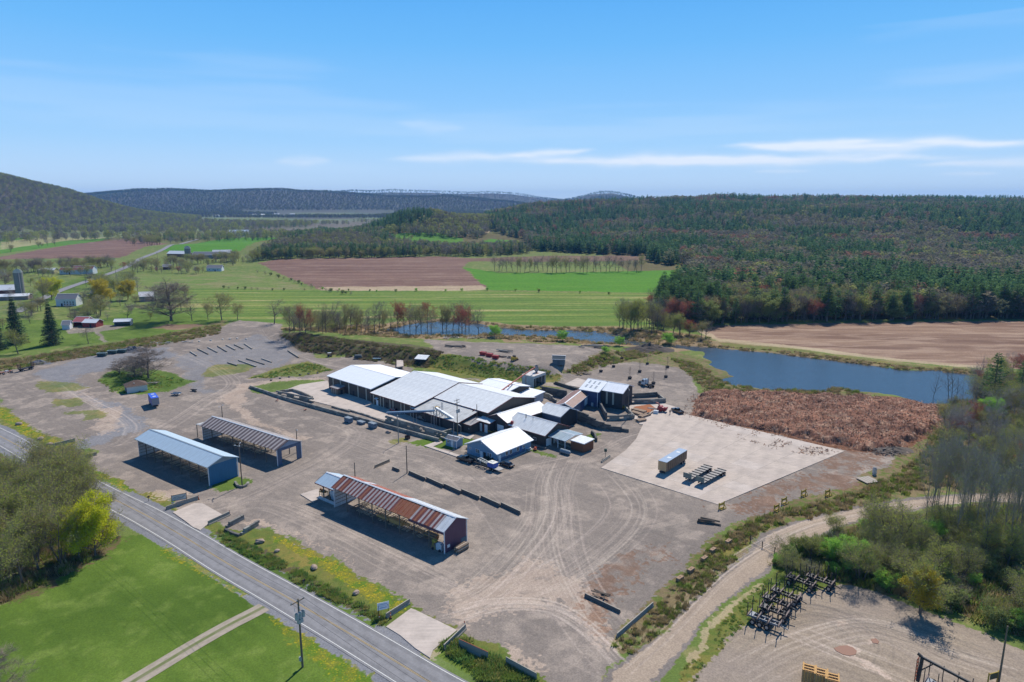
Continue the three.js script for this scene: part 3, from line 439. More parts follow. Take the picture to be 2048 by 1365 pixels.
const concreteTex = tex(512, 512, (i, j) => { const n = mottle(i, j, 512), m = tn(i / 512 * 3, j / 512 * 40, 40), g = NT[(i * 57 + j * 331) & 65535]; const q = sstep(0.5, 0.75, tn(i / 512 * 5 + 2, j / 512 * 5, 5)), s = 166 + n * 30 - q * 4 + (m - 0.5) * 14 + (g - 0.5) * 16; return [s * 1.03, s * 0.955, s * 0.885]; }, true, 0.09);
const concrete = new THREE.MeshStandardMaterial({ map: concreteTex, roughness: 0.9 });
const concretes = [0xffffff, 0xfaf8f5, 0xf6f4f2, 0xfcfaf7].map((c) => new THREE.MeshStandardMaterial({ map: concreteTex, roughness: 0.9, color: new THREE.Color(c) }));
function slab(name, pts, top, thick, m, parent) {   // a plate over a ground outline
  const sh = pts.map(([x, z]) => new THREE.Vector2(x, -z)), cw = THREE.ShapeUtils.isClockWise(sh); if (cw) { sh.reverse(); pts = [...pts].reverse(); }
  const b = new MB(); for (const [i, j, k] of THREE.ShapeUtils.triangulateShape(sh, [])) b.tri([pts[i][0], top, pts[i][1]], [pts[j][0], top, pts[j][1]], [pts[k][0], top, pts[k][1]]);
  for (let i = 0; i < pts.length; i++) { const j = (i + 1) % pts.length, p = pts[i], q = pts[j]; b.quad([p[0], top - thick, p[1]], [q[0], top - thick, q[1]], [q[0], top, q[1]], [p[0], top, p[1]]); }
  return b.build(name, m, parent);
}
{ // the big concrete yard: cast panel by panel
  const g = new THREE.Group(); g.name = 'concrete_yard'; structure(g);
  const Q = G([[1202, 937], [1436, 1010], [1690, 903], [1365, 828]]), r = rng(4), NU = 6, NV = 11;
  const at = (u, v) => [lerp(lerp(Q[0][0], Q[1][0], u), lerp(Q[3][0], Q[2][0], u), v), lerp(lerp(Q[0][1], Q[1][1], u), lerp(Q[3][1], Q[2][1], u), v)];
  for (let i = 0; i < NU; i++) for (let j = 0; j < NV; j++) { const a = 0.0004, b = 0.0002; slab('slab', [at(i / NU + a, j / NV + b), at((i + 1) / NU - a, j / NV + b), at((i + 1) / NU - a, (j + 1) / NV - b), at(i / NU + a, (j + 1) / NV - b)], 0.14 + r() * 0.008, 0.4, concretes[Math.floor(r() * 4)], g); }
  const W = G([[1202, 937], [1365, 828], [1330, 828], [1290, 838], [1285, 853], [1272, 880], [1250, 903]]);
  slab('slab', W, 0.139, 0.4, concretes[1], g);
}
const padAt = (name, px, top = 0.15, m = concrete) => structure(slab(numbered(name), G(px), top, 0.45, m, null));
padAt('concrete_apron', [[345, 1026], [388, 1008], [404, 1008], [450, 1034], [415, 1050], [400, 1062], [386, 1056], [368, 1042]]); padAt('concrete_apron', [[772, 1255], [822, 1218], [832, 1222], [914, 1262], [866, 1302], [860, 1318], [830, 1298], [800, 1272]]);
padAt('concrete_pad', [[600, 990], [636, 979], [644, 996], [626, 1006]]); padAt('loading_apron', [[556, 786], [600, 770], [655, 762], [660, 776], [745, 806], [836, 836], [905, 862], [950, 872], [940, 880], [900, 868], [800, 850], [700, 822], [620, 802]], 0.16);
padAt('sidewalk', [[848, 893], [880, 882], [886, 886], [866, 895], [930, 915], [925, 919]], 0.17); padAt('sidewalk', [[985, 929], [1056, 897], [1064, 899], [995, 933]], 0.17); padAt('concrete_pad', [[1128, 770], [1155, 757], [1178, 764], [1160, 776]], 0.16); padAt('concrete_pad', [[1258, 812], [1322, 806], [1360, 818], [1330, 836], [1288, 838], [1290, 850], [1280, 850], [1265, 835]], 0.13); padAt('concrete_pad', [[800, 775], [850, 766], [1000, 806], [980, 815]], 0.13);

const waterMat = new THREE.MeshPhysicalMaterial({ color: new THREE.Color().setRGB(0.04, 0.06, 0.085), roughness: 0.16, ior: 1.33, bumpMap: tex(256, 256, (i, j) => { const v = 255 * (0.6 * tn(i / 256 * 24, j / 256 * 50, 50) + 0.4 * tn(i / 256 * 60, j / 256 * 110, 110)); return [v, v, v]; }, false, 0.07), bumpScale: 0.05 });
function water(name, poly, y) { const grow = poly; const o = slab(numbered(name), grow, y, 0.05, waterMat, null); return structure(o); }
{ const c = (p) => { const n = p.length; return p.map((q, i) => { const a = p[(i + n - 1) % n], b = p[(i + 1) % n], l = Math.hypot(b[0] - a[0], b[1] - a[1]), sgn = THREE.ShapeUtils.isClockWise(p.map((k) => new THREE.Vector2(k[0], k[1]))) ? 1 : -1; return [q[0] - sgn * (b[1] - a[1]) / l * 2.2, q[1] + sgn * (b[0] - a[0]) / l * 2.2]; }); };
  water('pond', c(POND), WATER_Y); water('creek', c(CREEK), WATER_Y); }
const puddleMat = new THREE.MeshPhysicalMaterial({ color: new THREE.Color(0x9a7660), roughness: 0.15, ior: 1.33 });
{ const P = G([[1668, 1298], [1680, 1293], [1694, 1292], [1706, 1296], [1714, 1303], [1712, 1310], [1700, 1313], [1686, 1310], [1674, 1304]]); structure(slab('puddle', P, H(P[0][0], P[0][1]) + 0.07, 0.15, puddleMat)); const Q = G([[1742, 1280], [1752, 1278], [1759, 1284], [1756, 1289], [1746, 1287]]); structure(slab('puddle_001', Q, H(Q[0][0], Q[0][1]) + 0.07, 0.15, puddleMat)); }

// ---------- building kit ----------
const ribBump = tex(64, 8, (i) => { const t = (i % 16) / 16, v = 255 * sstep(0.62, 0.72, t) * sstep(0.98, 0.9, t); return [v, v, v]; }, false, 1 / 1.2, 1);
function metal(c, o = {}) { // ribbed sheet: stains and streaks run down the slope
  const { rust = 0, rough = 0.5, stain = 0.14, seed = 0, metalness = 0.0 } = o, k = hex(c);
  const t = tex(256, 256, (i, j) => { const n = mottle(i + seed * 37, j, 256), s = tn((i + seed * 19) / 256 * 48, j / 256 * 3, 48), seam = (i % 64) < 2 ? 0.88 : 1, q = (1 - stain * (s * 0.7 + n * 0.6 - 0.35)) * seam; let c3 = [k[0] * q, k[1] * q, k[2] * q]; if (rust) c3 = mix3(c3, [118 + n * 40, 66 + n * 20, 46], clamp(sstep(1 - rust, 1.15 - rust, s * 0.6 + n * 0.5))); return c3; }, true, 1 / 4.8, 1 / 7);
  return new THREE.MeshStandardMaterial({ map: t, roughness: rough, metalness, bumpMap: ribBump, bumpScale: 0.03 });
}
const ROOFW = metal(0xf0f3f5, { stain: 0.08 }), ROOFW2 = metal(0xe6e8e6, { stain: 0.2, seed: 3 }), ROOFG = metal(0xcfcfca, { stain: 0.3, seed: 5 }), ROOFD = metal(0xa5a2a0, { stain: 0.4, seed: 7 });
const ROOFBL = metal(0xb3c8d6, { stain: 0.12, seed: 2 }), WALLBR = metal(0x4b443f, { stain: 0.2, rough: 0.7 }), WALLDK = metal(0x3b3a3c, { stain: 0.2, rough: 0.7, seed: 1 }), WALLBLUE = metal(0x2f6d94, { stain: 0.1, rough: 0.6 }), WALLSLATE = metal(0x50617a, { stain: 0.12, rough: 0.6 }), WALLPURPLE = metal(0x5c3f55, { stain: 0.14, rough: 0.6 }), WALLOFF = metal(0x7a9bb5, { stain: 0.08, rough: 0.7 }), WALLWHITE = metal(0xcfd2d4, { stain: 0.2, rough: 0.7, seed: 4 }), WALLNAVY = metal(0x3a4a72, { stain: 0.12, rough: 0.6 });
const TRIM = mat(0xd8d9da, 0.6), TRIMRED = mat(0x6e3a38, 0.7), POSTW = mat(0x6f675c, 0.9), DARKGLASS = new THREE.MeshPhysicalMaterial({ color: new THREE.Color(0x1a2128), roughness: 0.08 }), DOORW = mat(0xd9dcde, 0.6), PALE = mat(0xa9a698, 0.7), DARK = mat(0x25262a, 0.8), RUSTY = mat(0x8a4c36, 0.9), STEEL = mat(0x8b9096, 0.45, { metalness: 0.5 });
const timberTex = tex(256, 256, (i, j) => { const n = tn(i / 256 * 5, j / 256 * 60, 60), m = mottle(i, j, 256); const s = 0.75 + n * 0.35 + m * 0.2; return [122 * s, 110 * s, 96 * s]; }, true, 0.5);
const TIMBER = new THREE.MeshStandardMaterial({ map: timberTex, roughness: 0.95 }), SLEEPER = mat(0xb9a88e, 0.9), FRESH = mat(0xd0a263, 0.8), FRESH2 = mat(0xbf9458, 0.85), OLDWOOD = mat(0x7c6a58, 0.95);

// profile: [depth behind the front, height] from front to back; x runs along the front, z = -depth
function shell(name, label, category, at, turn, L, profile, o = {}) {
  const t = thing(name, label, category, at, turn, o.group, o.y ?? 0), { wall = WALLBR, roof = ROOFW, over = 0.45, front = true, back = true, left = true, right = true, trim = TRIM, roofs } = o, th = 0.16, n = profile.length - 1;
  const base = -0.3, W = profile[n][0];
  if (front) part('wall', o.frontWall ?? wall, t, (b) => b.box(L / 2, (profile[0][1] + base) / 2, -th / 2, L, profile[0][1] - base, th));
  if (back) part('wall', wall, t, (b) => b.box(L / 2, (profile[n][1] + base) / 2, -W + th / 2, L, profile[n][1] - base, th));
  const gable = (x, m) => part('end_wall', m, t, (b) => b.prism([[-th, base], [-W + th, base], ...[...profile].reverse().map(([d, y], i) => [i === 0 ? -d + th : i === n ? -d - th : -d, y - 0.02])], x - th / 2, x + th / 2, 'x'));
  if (left) gable(th / 2, o.leftWall ?? wall); if (right) gable(L - th / 2, o.rightWall ?? wall);
  for (let k = 0; k < n; k++) {
    let [d0, y0] = profile[k], [d1, y1] = profile[k + 1]; const l = Math.hypot(d1 - d0, y1 - y0), e = (over) / l;
    if (k === 0) { const f = [d0 - (d1 - d0) * e, y0 - (y1 - y0) * e]; d0 = f[0]; y0 = f[1]; } if (k === n - 1) { const f = [d1 + (d1 - d0) * e, y1 + (y1 - y0) * e]; d1 = f[0]; y1 = f[1]; }
    const x0 = -over, x1 = L + over, m = roofs?.[k] ?? roof; if (m === 'none') continue;
    const s = part('roof_slope', m, t, (b) => { b.quad([x0, y0 + 0.14, -d0], [x1, y0 + 0.14, -d0], [x1, y1 + 0.14, -d1], [x0, y1 + 0.14, -d1]); b.quad([x1, y0, -d0], [x0, y0, -d0], [x0, y1, -d1], [x1, y1, -d1]); b.quad([x0, y0, -d0], [x1, y0, -d0], [x1, y0 + 0.14, -d0], [x0, y0 + 0.14, -d0]); b.quad([x1, y1, -d1], [x0, y1, -d1], [x0, y1 + 0.14, -d1], [x1, y1 + 0.14, -d1]); b.quad([x1, y0, -d0], [x1, y1, -d1], [x1, y1 + 0.14, -d1], [x1, y0 + 0.14, -d0]); b.quad([x0, y1, -d1], [x0, y0, -d0], [x0, y0 + 0.14, -d0], [x0, y1 + 0.14, -d1]); });
    part('fascia', trim, s, (b) => { const q = 0.05; b.bar([x0 - q, y0 + 0.03, -d0], [x0 - q, y1 + 0.03, -d1], 0.08, 0.26); b.bar([x1 + q, y0 + 0.03, -d0], [x1 + q, y1 + 0.03, -d1], 0.08, 0.26); if (k === 0) b.box((x0 + x1) / 2, y0 + 0.03, -d0 + q, x1 - x0, 0.22, 0.08); if (k === n - 1) b.box((x0 + x1) / 2, y1 + 0.03, -d1 - q, x1 - x0, 0.22, 0.08); });
  }
  for (let k = 1; k < n; k++) if (profile[k][1] > profile[k - 1][1] && profile[k][1] > profile[k + 1][1]) part('ridge_cap', trim === TRIMRED ? TRIM : trim, t, (b) => { b.prism([[-profile[k][0] - 0.3, profile[k][1] + 0.1], [-profile[k][0] + 0.3, profile[k][1] + 0.1], [-profile[k][0], profile[k][1] + 0.23]], -over - 0.02, L + over + 0.02, 'x'); });
  return t;
}
const gableP = (W, e, r) => [[0, e], [W / 2, r], [W, e]];
// a window or door on a face; face: 'f' front (z=0), 'r' right end (x=L), 'l' left end
function window_(t, face, a, y, w, h, L, deep = 0, frame = TRIM) {
  const f = part('window', frame, t, (b) => { const q = 0.09; for (const [p, r, ww, hh] of [[a, y - h / 2, w + 0.16, q], [a, y + h / 2, w + 0.16, q], [a - w / 2, y, q, h], [a + w / 2, y, q, h], [a, y, 0.05, h]]) face === 'f' ? b.box(p, r, 0.05, ww, hh, 0.1) : b.box(face === 'r' ? L + 0.05 : -0.05, r, -p, 0.1, hh, ww); });
  part('pane', DARKGLASS, f, (b) => face === 'f' ? b.box(a, y, 0.025, w - 0.06, h - 0.06, 0.04) : b.box(face === 'r' ? L + 0.025 : -0.025, y, -a, 0.04, h - 0.06, w - 0.06)); return f;
}
function door_(t, face, a, w, h, L, m = DOORW, y0 = 0) {
  const d = part('door', m, t, (b) => face === 'f' ? b.box(a, y0 + h / 2, 0.04, w, h, 0.07) : b.box(face === 'r' ? L + 0.04 : -0.04, y0 + h / 2, -a, 0.07, h, w));
  part('handle', STEEL, d, (b) => face === 'f' ? b.box(a + w * 0.38, y0 + 1.05, 0.1, 0.12, 0.05, 0.06) : b.box(face === 'r' ? L + 0.1 : -0.1, y0 + 1.05, -a - w * 0.38, 0.06, 0.05, 0.12)); return d;
}
// origin so that the front eave runs from one sighted corner to the other
const between = (A, B, y) => { const a = flat(...A, y), b = flat(...B, y), L = Math.hypot(b[0] - a[0], b[1] - a[1]); return { at: a, L, turn: -Math.atan2(b[1] - a[1], b[0] - a[0]) }; };
const local = (at, turn, x, d) => [at[0] + Math.cos(turn) * x - Math.sin(turn) * d, at[1] - Math.sin(turn) * x - Math.cos(turn) * d];   // x along the front, d behind it

// ---------- open lumber sheds ----------
function posts(t, L, W, e, n, sides = [0, 1]) { for (const s of sides) for (let i = 1; i < n; i++) { const x = L * i / n; part('post', POSTW, t, (b) => { b.box(x, e / 2 - 0.15, s ? -W + 0.12 : -0.12, 0.2, e + 0.3, 0.2); if (!s) { b.bar([x, e - 1, -0.12], [x + 1, e - 0.05, -0.12], 0.1); b.bar([x, e - 1, -0.12], [x - 1, e - 0.05, -0.12], 0.1); } }); } for (const s of sides) part('beam', POSTW, t, (b) => b.box(L / 2, e - 0.16, s ? -W + 0.13 : -0.13, L - 0.4, 0.3, 0.16)); }
function girts(t, x, W, e) { for (let k = 1; k < 6; k++) part('girt', OLDWOOD, t, (b) => b.box(x, e * k / 6, -W / 2, 0.06, 0.12, W - 0.4)); }
function rack(label, at, turn, x0, x1, d, n, wide = 4.6) {   // sleepers on runners where sawn boards are stored
  const t = thing('lumber_rack', label, 'rack', local(at, turn, (x0 + x1) / 2, d), turn, undefined, 0), L = x1 - x0, r = rng(n * 7 + Math.round(L));
  for (const z of [-wide * 0.36, 0, wide * 0.36]) part('runner', TIMBER, t, (b) => b.box(0, 0.5, z, L, 0.2, 0.16));
  for (let i = 0; i <= 8; i++) for (const z of [-wide * 0.36, wide * 0.36]) part('leg', TIMBER, t, (b) => b.box(-L / 2 + L * i / 8 * 0.98 + 0.2, 0.2, z, 0.16, 0.42, 0.14));
  for (let i = 0; i < n; i++) { const x = -L / 2 + L * (i + 0.5) / n + (r() - 0.5) * 0.2; part('sleeper', r() < 0.6 ? SLEEPER : TIMBER, t, (b) => b.bar([x + (r() - 0.5) * 0.5, 0.68, -wide / 2 - r() * 0.4], [x + (r() - 0.5) * 0.5, 0.68, wide / 2 + r() * 0.4], 0.17, 0.14)); }
  return t;
}
{
  const { at, L, turn } = between([273, 878], [415, 934], 5.5), W = 8.6, e = 5.5;
  const t = shell('lumber_shed', 'open lumber shed with pale roof and teal blue end wall by the road', 'shed', at, turn, L, gableP(W, e, 7.1), { wall: WALLBLUE, roof: ROOFBL, front: false, back: false, left: true, leftWall: WALLWHITE, trim: mat(0x9aa7ad, 0.6) });
  part('gable_panel', metal(0x8d9aa2), t, (b) => b.prism([[-0.3, e + 0.05], [-W + 0.3, e + 0.05], [-W / 2, 7]], L + 0.005, L + 0.06, 'x')); for (const z of [0.02, -W - 0.02]) part('corner_trim', TRIM, t, (b) => b.box(L + 0.03, e / 2, z, 0.2, e, 0.2));
  posts(t, L, W, e, 8); girts(t, 0.2, W, e); rack('long sleeper rack under the pale roofed shed with teal end', at, turn, 3, L - 1.5, 4.4, 44, 5.4);
  const k = thing('log_slab_bundle', 'round dark bundle on the rack beside the teal end wall', 'bundle', local(at, turn, L - 2.6, 3.2), turn, undefined, 0.76); part('bundle_body', mat(0x55534f, 0.9), k, (b) => b.cyl([-1, 0.55, 0], [1, 0.55, 0], 0.55, 0.55, 10)); for (const x of [-0.5, 0.42]) part('strap', STEEL, k, (b) => b.cyl([x, 0.55, 0], [x + 0.08, 0.55, 0], 0.57, 0.57, 10));
}
{
  const { at, L, turn } = between([402, 850], [553, 899], 5.2), W = 8.4, e = 5.1, rd = 6.8;
  const t = shell('lumber_shed', 'open lumber shed with grey brown striped roof and slate blue portal end', 'shed', at, turn, L, gableP(W, e, rd), { wall: WALLSLATE, front: false, back: false, right: false, leftWall: WALLWHITE, roofs: ['none', 'none'], trim: mat(0x8d8f96, 0.6) });
  const R = [metal(0xb5aaa3, { stain: 0.2, seed: 8 }), metal(0x6d5b55, { stain: 0.3, seed: 9 })], n = 46;
  for (const s of [0, 1]) for (let i = 0; i < n; i++) { const x0 = -0.4 + (L + 0.8) * i / n, x1 = -0.4 + (L + 0.8) * (i + 1) / n - 0.015, d0 = s ? W + 0.5 : -0.5, y0 = e - 0.2, d1 = W / 2; part('roof_panel', R[s ? 0 : i % 2], t, (b) => { const u = i % 2 ? 0.15 : 0.11; b.hull([[x0, y0, -d0], [x1, y0, -d0], [x1, rd, -d1], [x0, rd, -d1]].map((p) => p), [[x0, y0 + u, -d0], [x1, y0 + u, -d0], [x1, rd + u, -d1], [x0, rd + u, -d1]]); }); }
  part('ridge_cap', TRIM, t, (b) => b.prism([[-W / 2 - 0.3, rd + 0.1], [-W / 2 + 0.3, rd + 0.1], [-W / 2, rd + 0.25]], -0.45, L + 0.45, 'x'));
  part('portal_wall', WALLSLATE, t, (b) => { b.box(L - 0.1, e / 2, -0.8, 0.2, e, 1.6); b.box(L - 0.1, e / 2, -W + 0.8, 0.2, e, 1.6); b.box(L - 0.1, e - 0.45, -W / 2, 0.2, 0.9, W - 3.2); }); part('gable_panel', metal(0x93a0b2), t, (b) => b.prism([[-0.1, e], [-W + 0.1, e], [-W / 2, rd - 0.05]], L - 0.2, L - 0.02, 'x')); for (const z of [0.03, -W - 0.03]) part('corner_trim', TRIM, t, (b) => b.box(L + 0.02, e / 2, z, 0.16, e, 0.16));
  posts(t, L, W, e, 7); girts(t, 0.2, W, e); part('side_canopy', ROOFG, t, (b) => b.hull([[-4, e - 0.7, -0.4], [0, e - 0.3, -0.4], [0, e - 0.3, -4], [-4, e - 0.7, -4]].map((p) => p), [[-4, e - 0.6, -0.4], [0, e - 0.2, -0.4], [0, e - 0.2, -4], [-4, e - 0.6, -4]])); part('post', POSTW, t, (b) => { b.box(-3.8, (e - 0.7) / 2, -0.6, 0.18, e - 0.7, 0.18); b.box(-3.8, (e - 0.7) / 2, -3.8, 0.18, e - 0.7, 0.18); });
  rack('sleeper rack under the striped grey roof of the slate portal shed', at, turn, 4, L - 11, 4.5, 34);
}
{
  const { at, L, turn } = between([667, 973], [888, 1061], 5.6), W = 7.2, e = 5.5, rd = 7.2;
  const t = shell('lumber_shed', 'open lumber shed with rust striped roof and purple end wall', 'shed', at, turn, L, gableP(W, e, rd), { wall: WALLPURPLE, front: false, back: false, leftWall: WALLWHITE, roofs: ['none', 'none'], trim: TRIM });
  const rr = rng(9), R = [metal(0x7d4338, { rust: 0.3, stain: 0.3, seed: 1 }), metal(0xb7aba6, { rust: 0.12, stain: 0.25, seed: 2 }), metal(0x9a6140, { rust: 0.45, seed: 3 }), metal(0xd8dcde, { seed: 4 }), metal(0xb5694e, { rust: 0.35, seed: 6 })], n = 62;
  for (const s of [0, 1]) for (let i = 0; i < n; i++) {
    const x0 = -0.4 + (L + 0.8) * i / n, x1 = -0.4 + (L + 0.8) * (i + 1) / n - 0.012, d0 = s ? W + 0.5 : -0.5, y0 = e - 0.24, d1 = W / 2, u = i % 2 ? 0.15 : 0.11;
    const m = s ? (i < 4 ? R[4] : i < 14 ? (i > 9 && i < 13 ? R[3] : R[4]) : i < 34 ? R[4] : R[3]) : i > n - 5 ? R[3] : i % 2 === 0 ? (i > 34 && i < 46 ? R[2] : R[0]) : (rr() < 0.2 ? R[2] : i > 34 && i < 44 ? R[2] : R[1]);
    part('roof_panel', m, t, (b) => b.hull([[x0, y0, -d0], [x1, y0, -d0], [x1, rd, -d1], [x0, rd, -d1]], [[x0, y0 + u, -d0], [x1, y0 + u, -d0], [x1, rd + u, -d1], [x0, rd + u, -d1]]));
  }
  part('ridge_cap', TRIM, t, (b) => b.prism([[-W / 2 - 0.3, rd + 0.1], [-W / 2 + 0.3, rd + 0.1], [-W / 2, rd + 0.25]], -0.45, L + 0.45, 'x'));
  for (const [x, z] of [[L + 0.03, 0.02], [L + 0.03, -W - 0.02], [0.02, 0.06]]) part('corner_trim', TRIM, t, (b) => b.box(x, e / 2, z, 0.18, e, 0.18)); part('valance', WALLPURPLE, t, (b) => b.box(L - 5.6, e - 0.6, -0.04, 11.2, 1.1, 0.08)); part('patch', mat(0x4b6470, 0.8), t, (b) => b.box(L + 0.03, 0.7, -W + 1, 0.05, 1.5, 1.8)); part('notice', mat(0xd6d8d6, 0.8), t, (b) => b.box(L + 0.03, 1.35, -1.3, 0.05, 0.7, 0.8));
  posts(t, L, W, e, 8); girts(t, 0.2, W, e); rack('long sleeper rack under the rust striped roof', at, turn, 4, L - 7, 3.7, 46);
  const pk = (x, d, l, w, h, y, lab, m) => { const q = thing('lumber_pack', lab, 'lumber', local(at, turn, x, d), turn, undefined, y), nb = Math.round(w / 0.3); for (let j = 0; j < Math.max(1, Math.round(h / 0.25)); j++) for (let i = 0; i < nb; i++) part('board', (i + j) % 3 ? m : FRESH2, q, (b) => b.box(((i * 7 + j * 3) % 5 - 2) * 0.05, 0.12 + j * 0.25, (i - nb / 2 + 0.5) * w / nb, l, 0.235, w / nb - 0.02)); };
  pk(15.5, 2.6, 4, 1.2, 0.5, 0.75, 'low orange pack of sawn boards left of the tall pack', FRESH); pk(20, 2.6, 4, 1.3, 1, 0.75, 'tall orange pack of sawn boards on the rust roof rack', FRESH); pk(22, 3.6, 2.4, 0.9, 0.25, 0.75, 'thin orange layer of boards right of the tall pack', FRESH); pk(26.4, 3.2, 4, 1, 0.25, 0.75, 'single reddish layer of boards on the rack under red roof', mat(0xc08a5c, 0.85)); pk(30.5, 3.4, 3.4, 1.6, 1, 0.1, 'grey brown lumber pack on the ground by the purple wall', OLDWOOD);
  const s = thing('sawmill_carriage', 'yellow and white machine standing in the purple end of the shed', 'machine', local(at, turn, L - 2.4, 0.4), turn, undefined, 0);
  part('frame', mat(0xa89a3c, 0.7), s, (b) => { b.bar([-1.4, 0.3, 0.5], [-1, 1.8, 0.5], 0.1); b.bar([-0.4, 0.3, 0.5], [-1, 1.8, 0.5], 0.1); b.bar([-1.4, 0.3, 0.5], [-0.4, 0.3, 0.5], 0.1); b.box(-0.9, 1.9, 0, 1, 0.5, 0.8); }); part('cabinet', mat(0xc9cdd0, 0.6), s, (b) => { b.box(0.5, 0.85, -0.2, 1.6, 1.5, 1); b.box(0.5, 1.7, -0.2, 1, 0.2, 0.7); }); for (const [x, z] of [[-0.9, 0.6], [1, 0.4]]) part('wheel', DARK, s, (b) => b.cyl([x, 0.3, z], [x, 0.3, z + 0.2], 0.3, 0.3, 10));
  const g = thing('log_pile', 'short stack of pale split slabs beside the purple end wall', 'log pile', local(at, turn, L + 2.4, 3.4), turn, undefined, 0); for (let i = 0; i < 9; i++) part('log', i % 2 ? mat(0xb3a08a, 0.9) : OLDWOOD, g, (b) => b.cyl([-1.1 + (i % 3) * 0.5, 0.25 + Math.floor(i / 3) * 0.42, -1.8], [-1.1 + (i % 3) * 0.5, 0.25 + Math.floor(i / 3) * 0.42, 1.6], 0.23, 0.21, 8)); part('bearer', DARK, g, (b) => { b.box(-0.6, 0.02, -1.2, 1.8, 0.14, 0.2); b.box(-0.6, 0.02, 1.1, 1.8, 0.14, 0.2); });
  // small shed at the rusty shed's left end
  const o2 = local(at, turn, -7.6, 0.6), t2 = shell('saw_shed', 'small open shed with light roof at the rusty shed left end', 'shed', o2, turn, 7, gableP(6.8, 4.4, 5.9), { wall: WALLWHITE, roof: ROOFBL, front: false, back: false, left: false, right: false, trim: TRIMRED });
  posts(t2, 7, 6.8, 4.4, 3); part('kerb_wall', WALLWHITE, t2, (b) => b.box(3.6, 0.35, -0.06, 6.6, 0.9, 0.14));
  const c = thing('white_tank', 'white tank machine under the small light roofed shed', 'machine', local(o2, turn, 4, 2.4), turn, undefined, 0); part('tank', mat(0xcfd3d6, 0.5), c, (b) => { b.cyl([-1.4, 1.4, 0], [1.6, 1.4, 0], 0.8, 0.8, 12); b.box(0.1, 0.4, 0, 2.6, 0.8, 1.2); }); part('frame', DARK, c, (b) => { b.box(-1.2, 0.3, 0, 0.2, 0.6, 1.4); b.box(1.3, 0.3, 0, 0.2, 0.6, 1.4); });
  const d = thing('yellow_saw', 'yellow and rust coloured saw frame by the small shed pad', 'machine', local(o2, turn, 0.4, 1.5), turn, undefined, 0); part('frame', mat(0x9a7d3a, 0.8), d, (b) => { for (const z of [-0.6, 0.6]) { b.bar([-1, 0, z], [-1, 1.6, z], 0.12); b.bar([1, 0, z], [1, 1.4, z], 0.12); b.bar([-1, 1.6, z], [1, 1.4, z], 0.12); b.bar([-1, 0.5, z], [1, 1.3, z], 0.08); } b.box(0, 1.5, 0, 1.8, 0.12, 1.4); }); part('log', mat(0x8a5f38, 0.9), d, (b) => b.cyl([-1.2, 1.85, 0.1], [0.6, 1.8, 0], 0.3, 0.28, 10));
}

// ---------- the mill ----------
const MT = -42.6 * Math.PI / 180;
{ // warehouse
  const { at, L } = between([656.4, 752], [742, 778], 5.3), W = 26;
  const t = shell('warehouse', 'brown warehouse with broad white roof at the left end of the mill', 'building', at, MT, L, [[0, 5.3], [11.5, 7.6], [W, 5.2]], { trim: TRIM, roof: ROOFW });
  for (const x of [3.4, 8.6, 14.4, 20.6, 26]) part('pale_panel', PALE, t, (b) => b.box(x, 2.6, 0.03, 0.6, 5, 0.06));
  door_(t, 'f', 17.5, 1.1, 2.1, L, DARK); part('downspout', STEEL, t, (b) => b.box(L - 0.3, 2.5, 0.08, 0.15, 5, 0.12));
  const h = shell('lean_to_hut', 'little flat roofed wooden hut against the white roofed warehouse', 'hut', local(at, MT, 7, -3.6), MT, 5, [[0, 2.6], [3.4, 3]], { wall: mat(0x6a5b4e, 0.9), roof: ROOFD, over: 0.3, trim: TRIMRED, back: false }); part('vertical_batten', PALE, h, (b) => { for (const x of [0.8, 2.2, 3.6]) b.box(x, 1.3, 0.03, 0.3, 2.4, 0.05); }); door_(h, 'r', 1.7, 1, 2, 5, DARK);
}
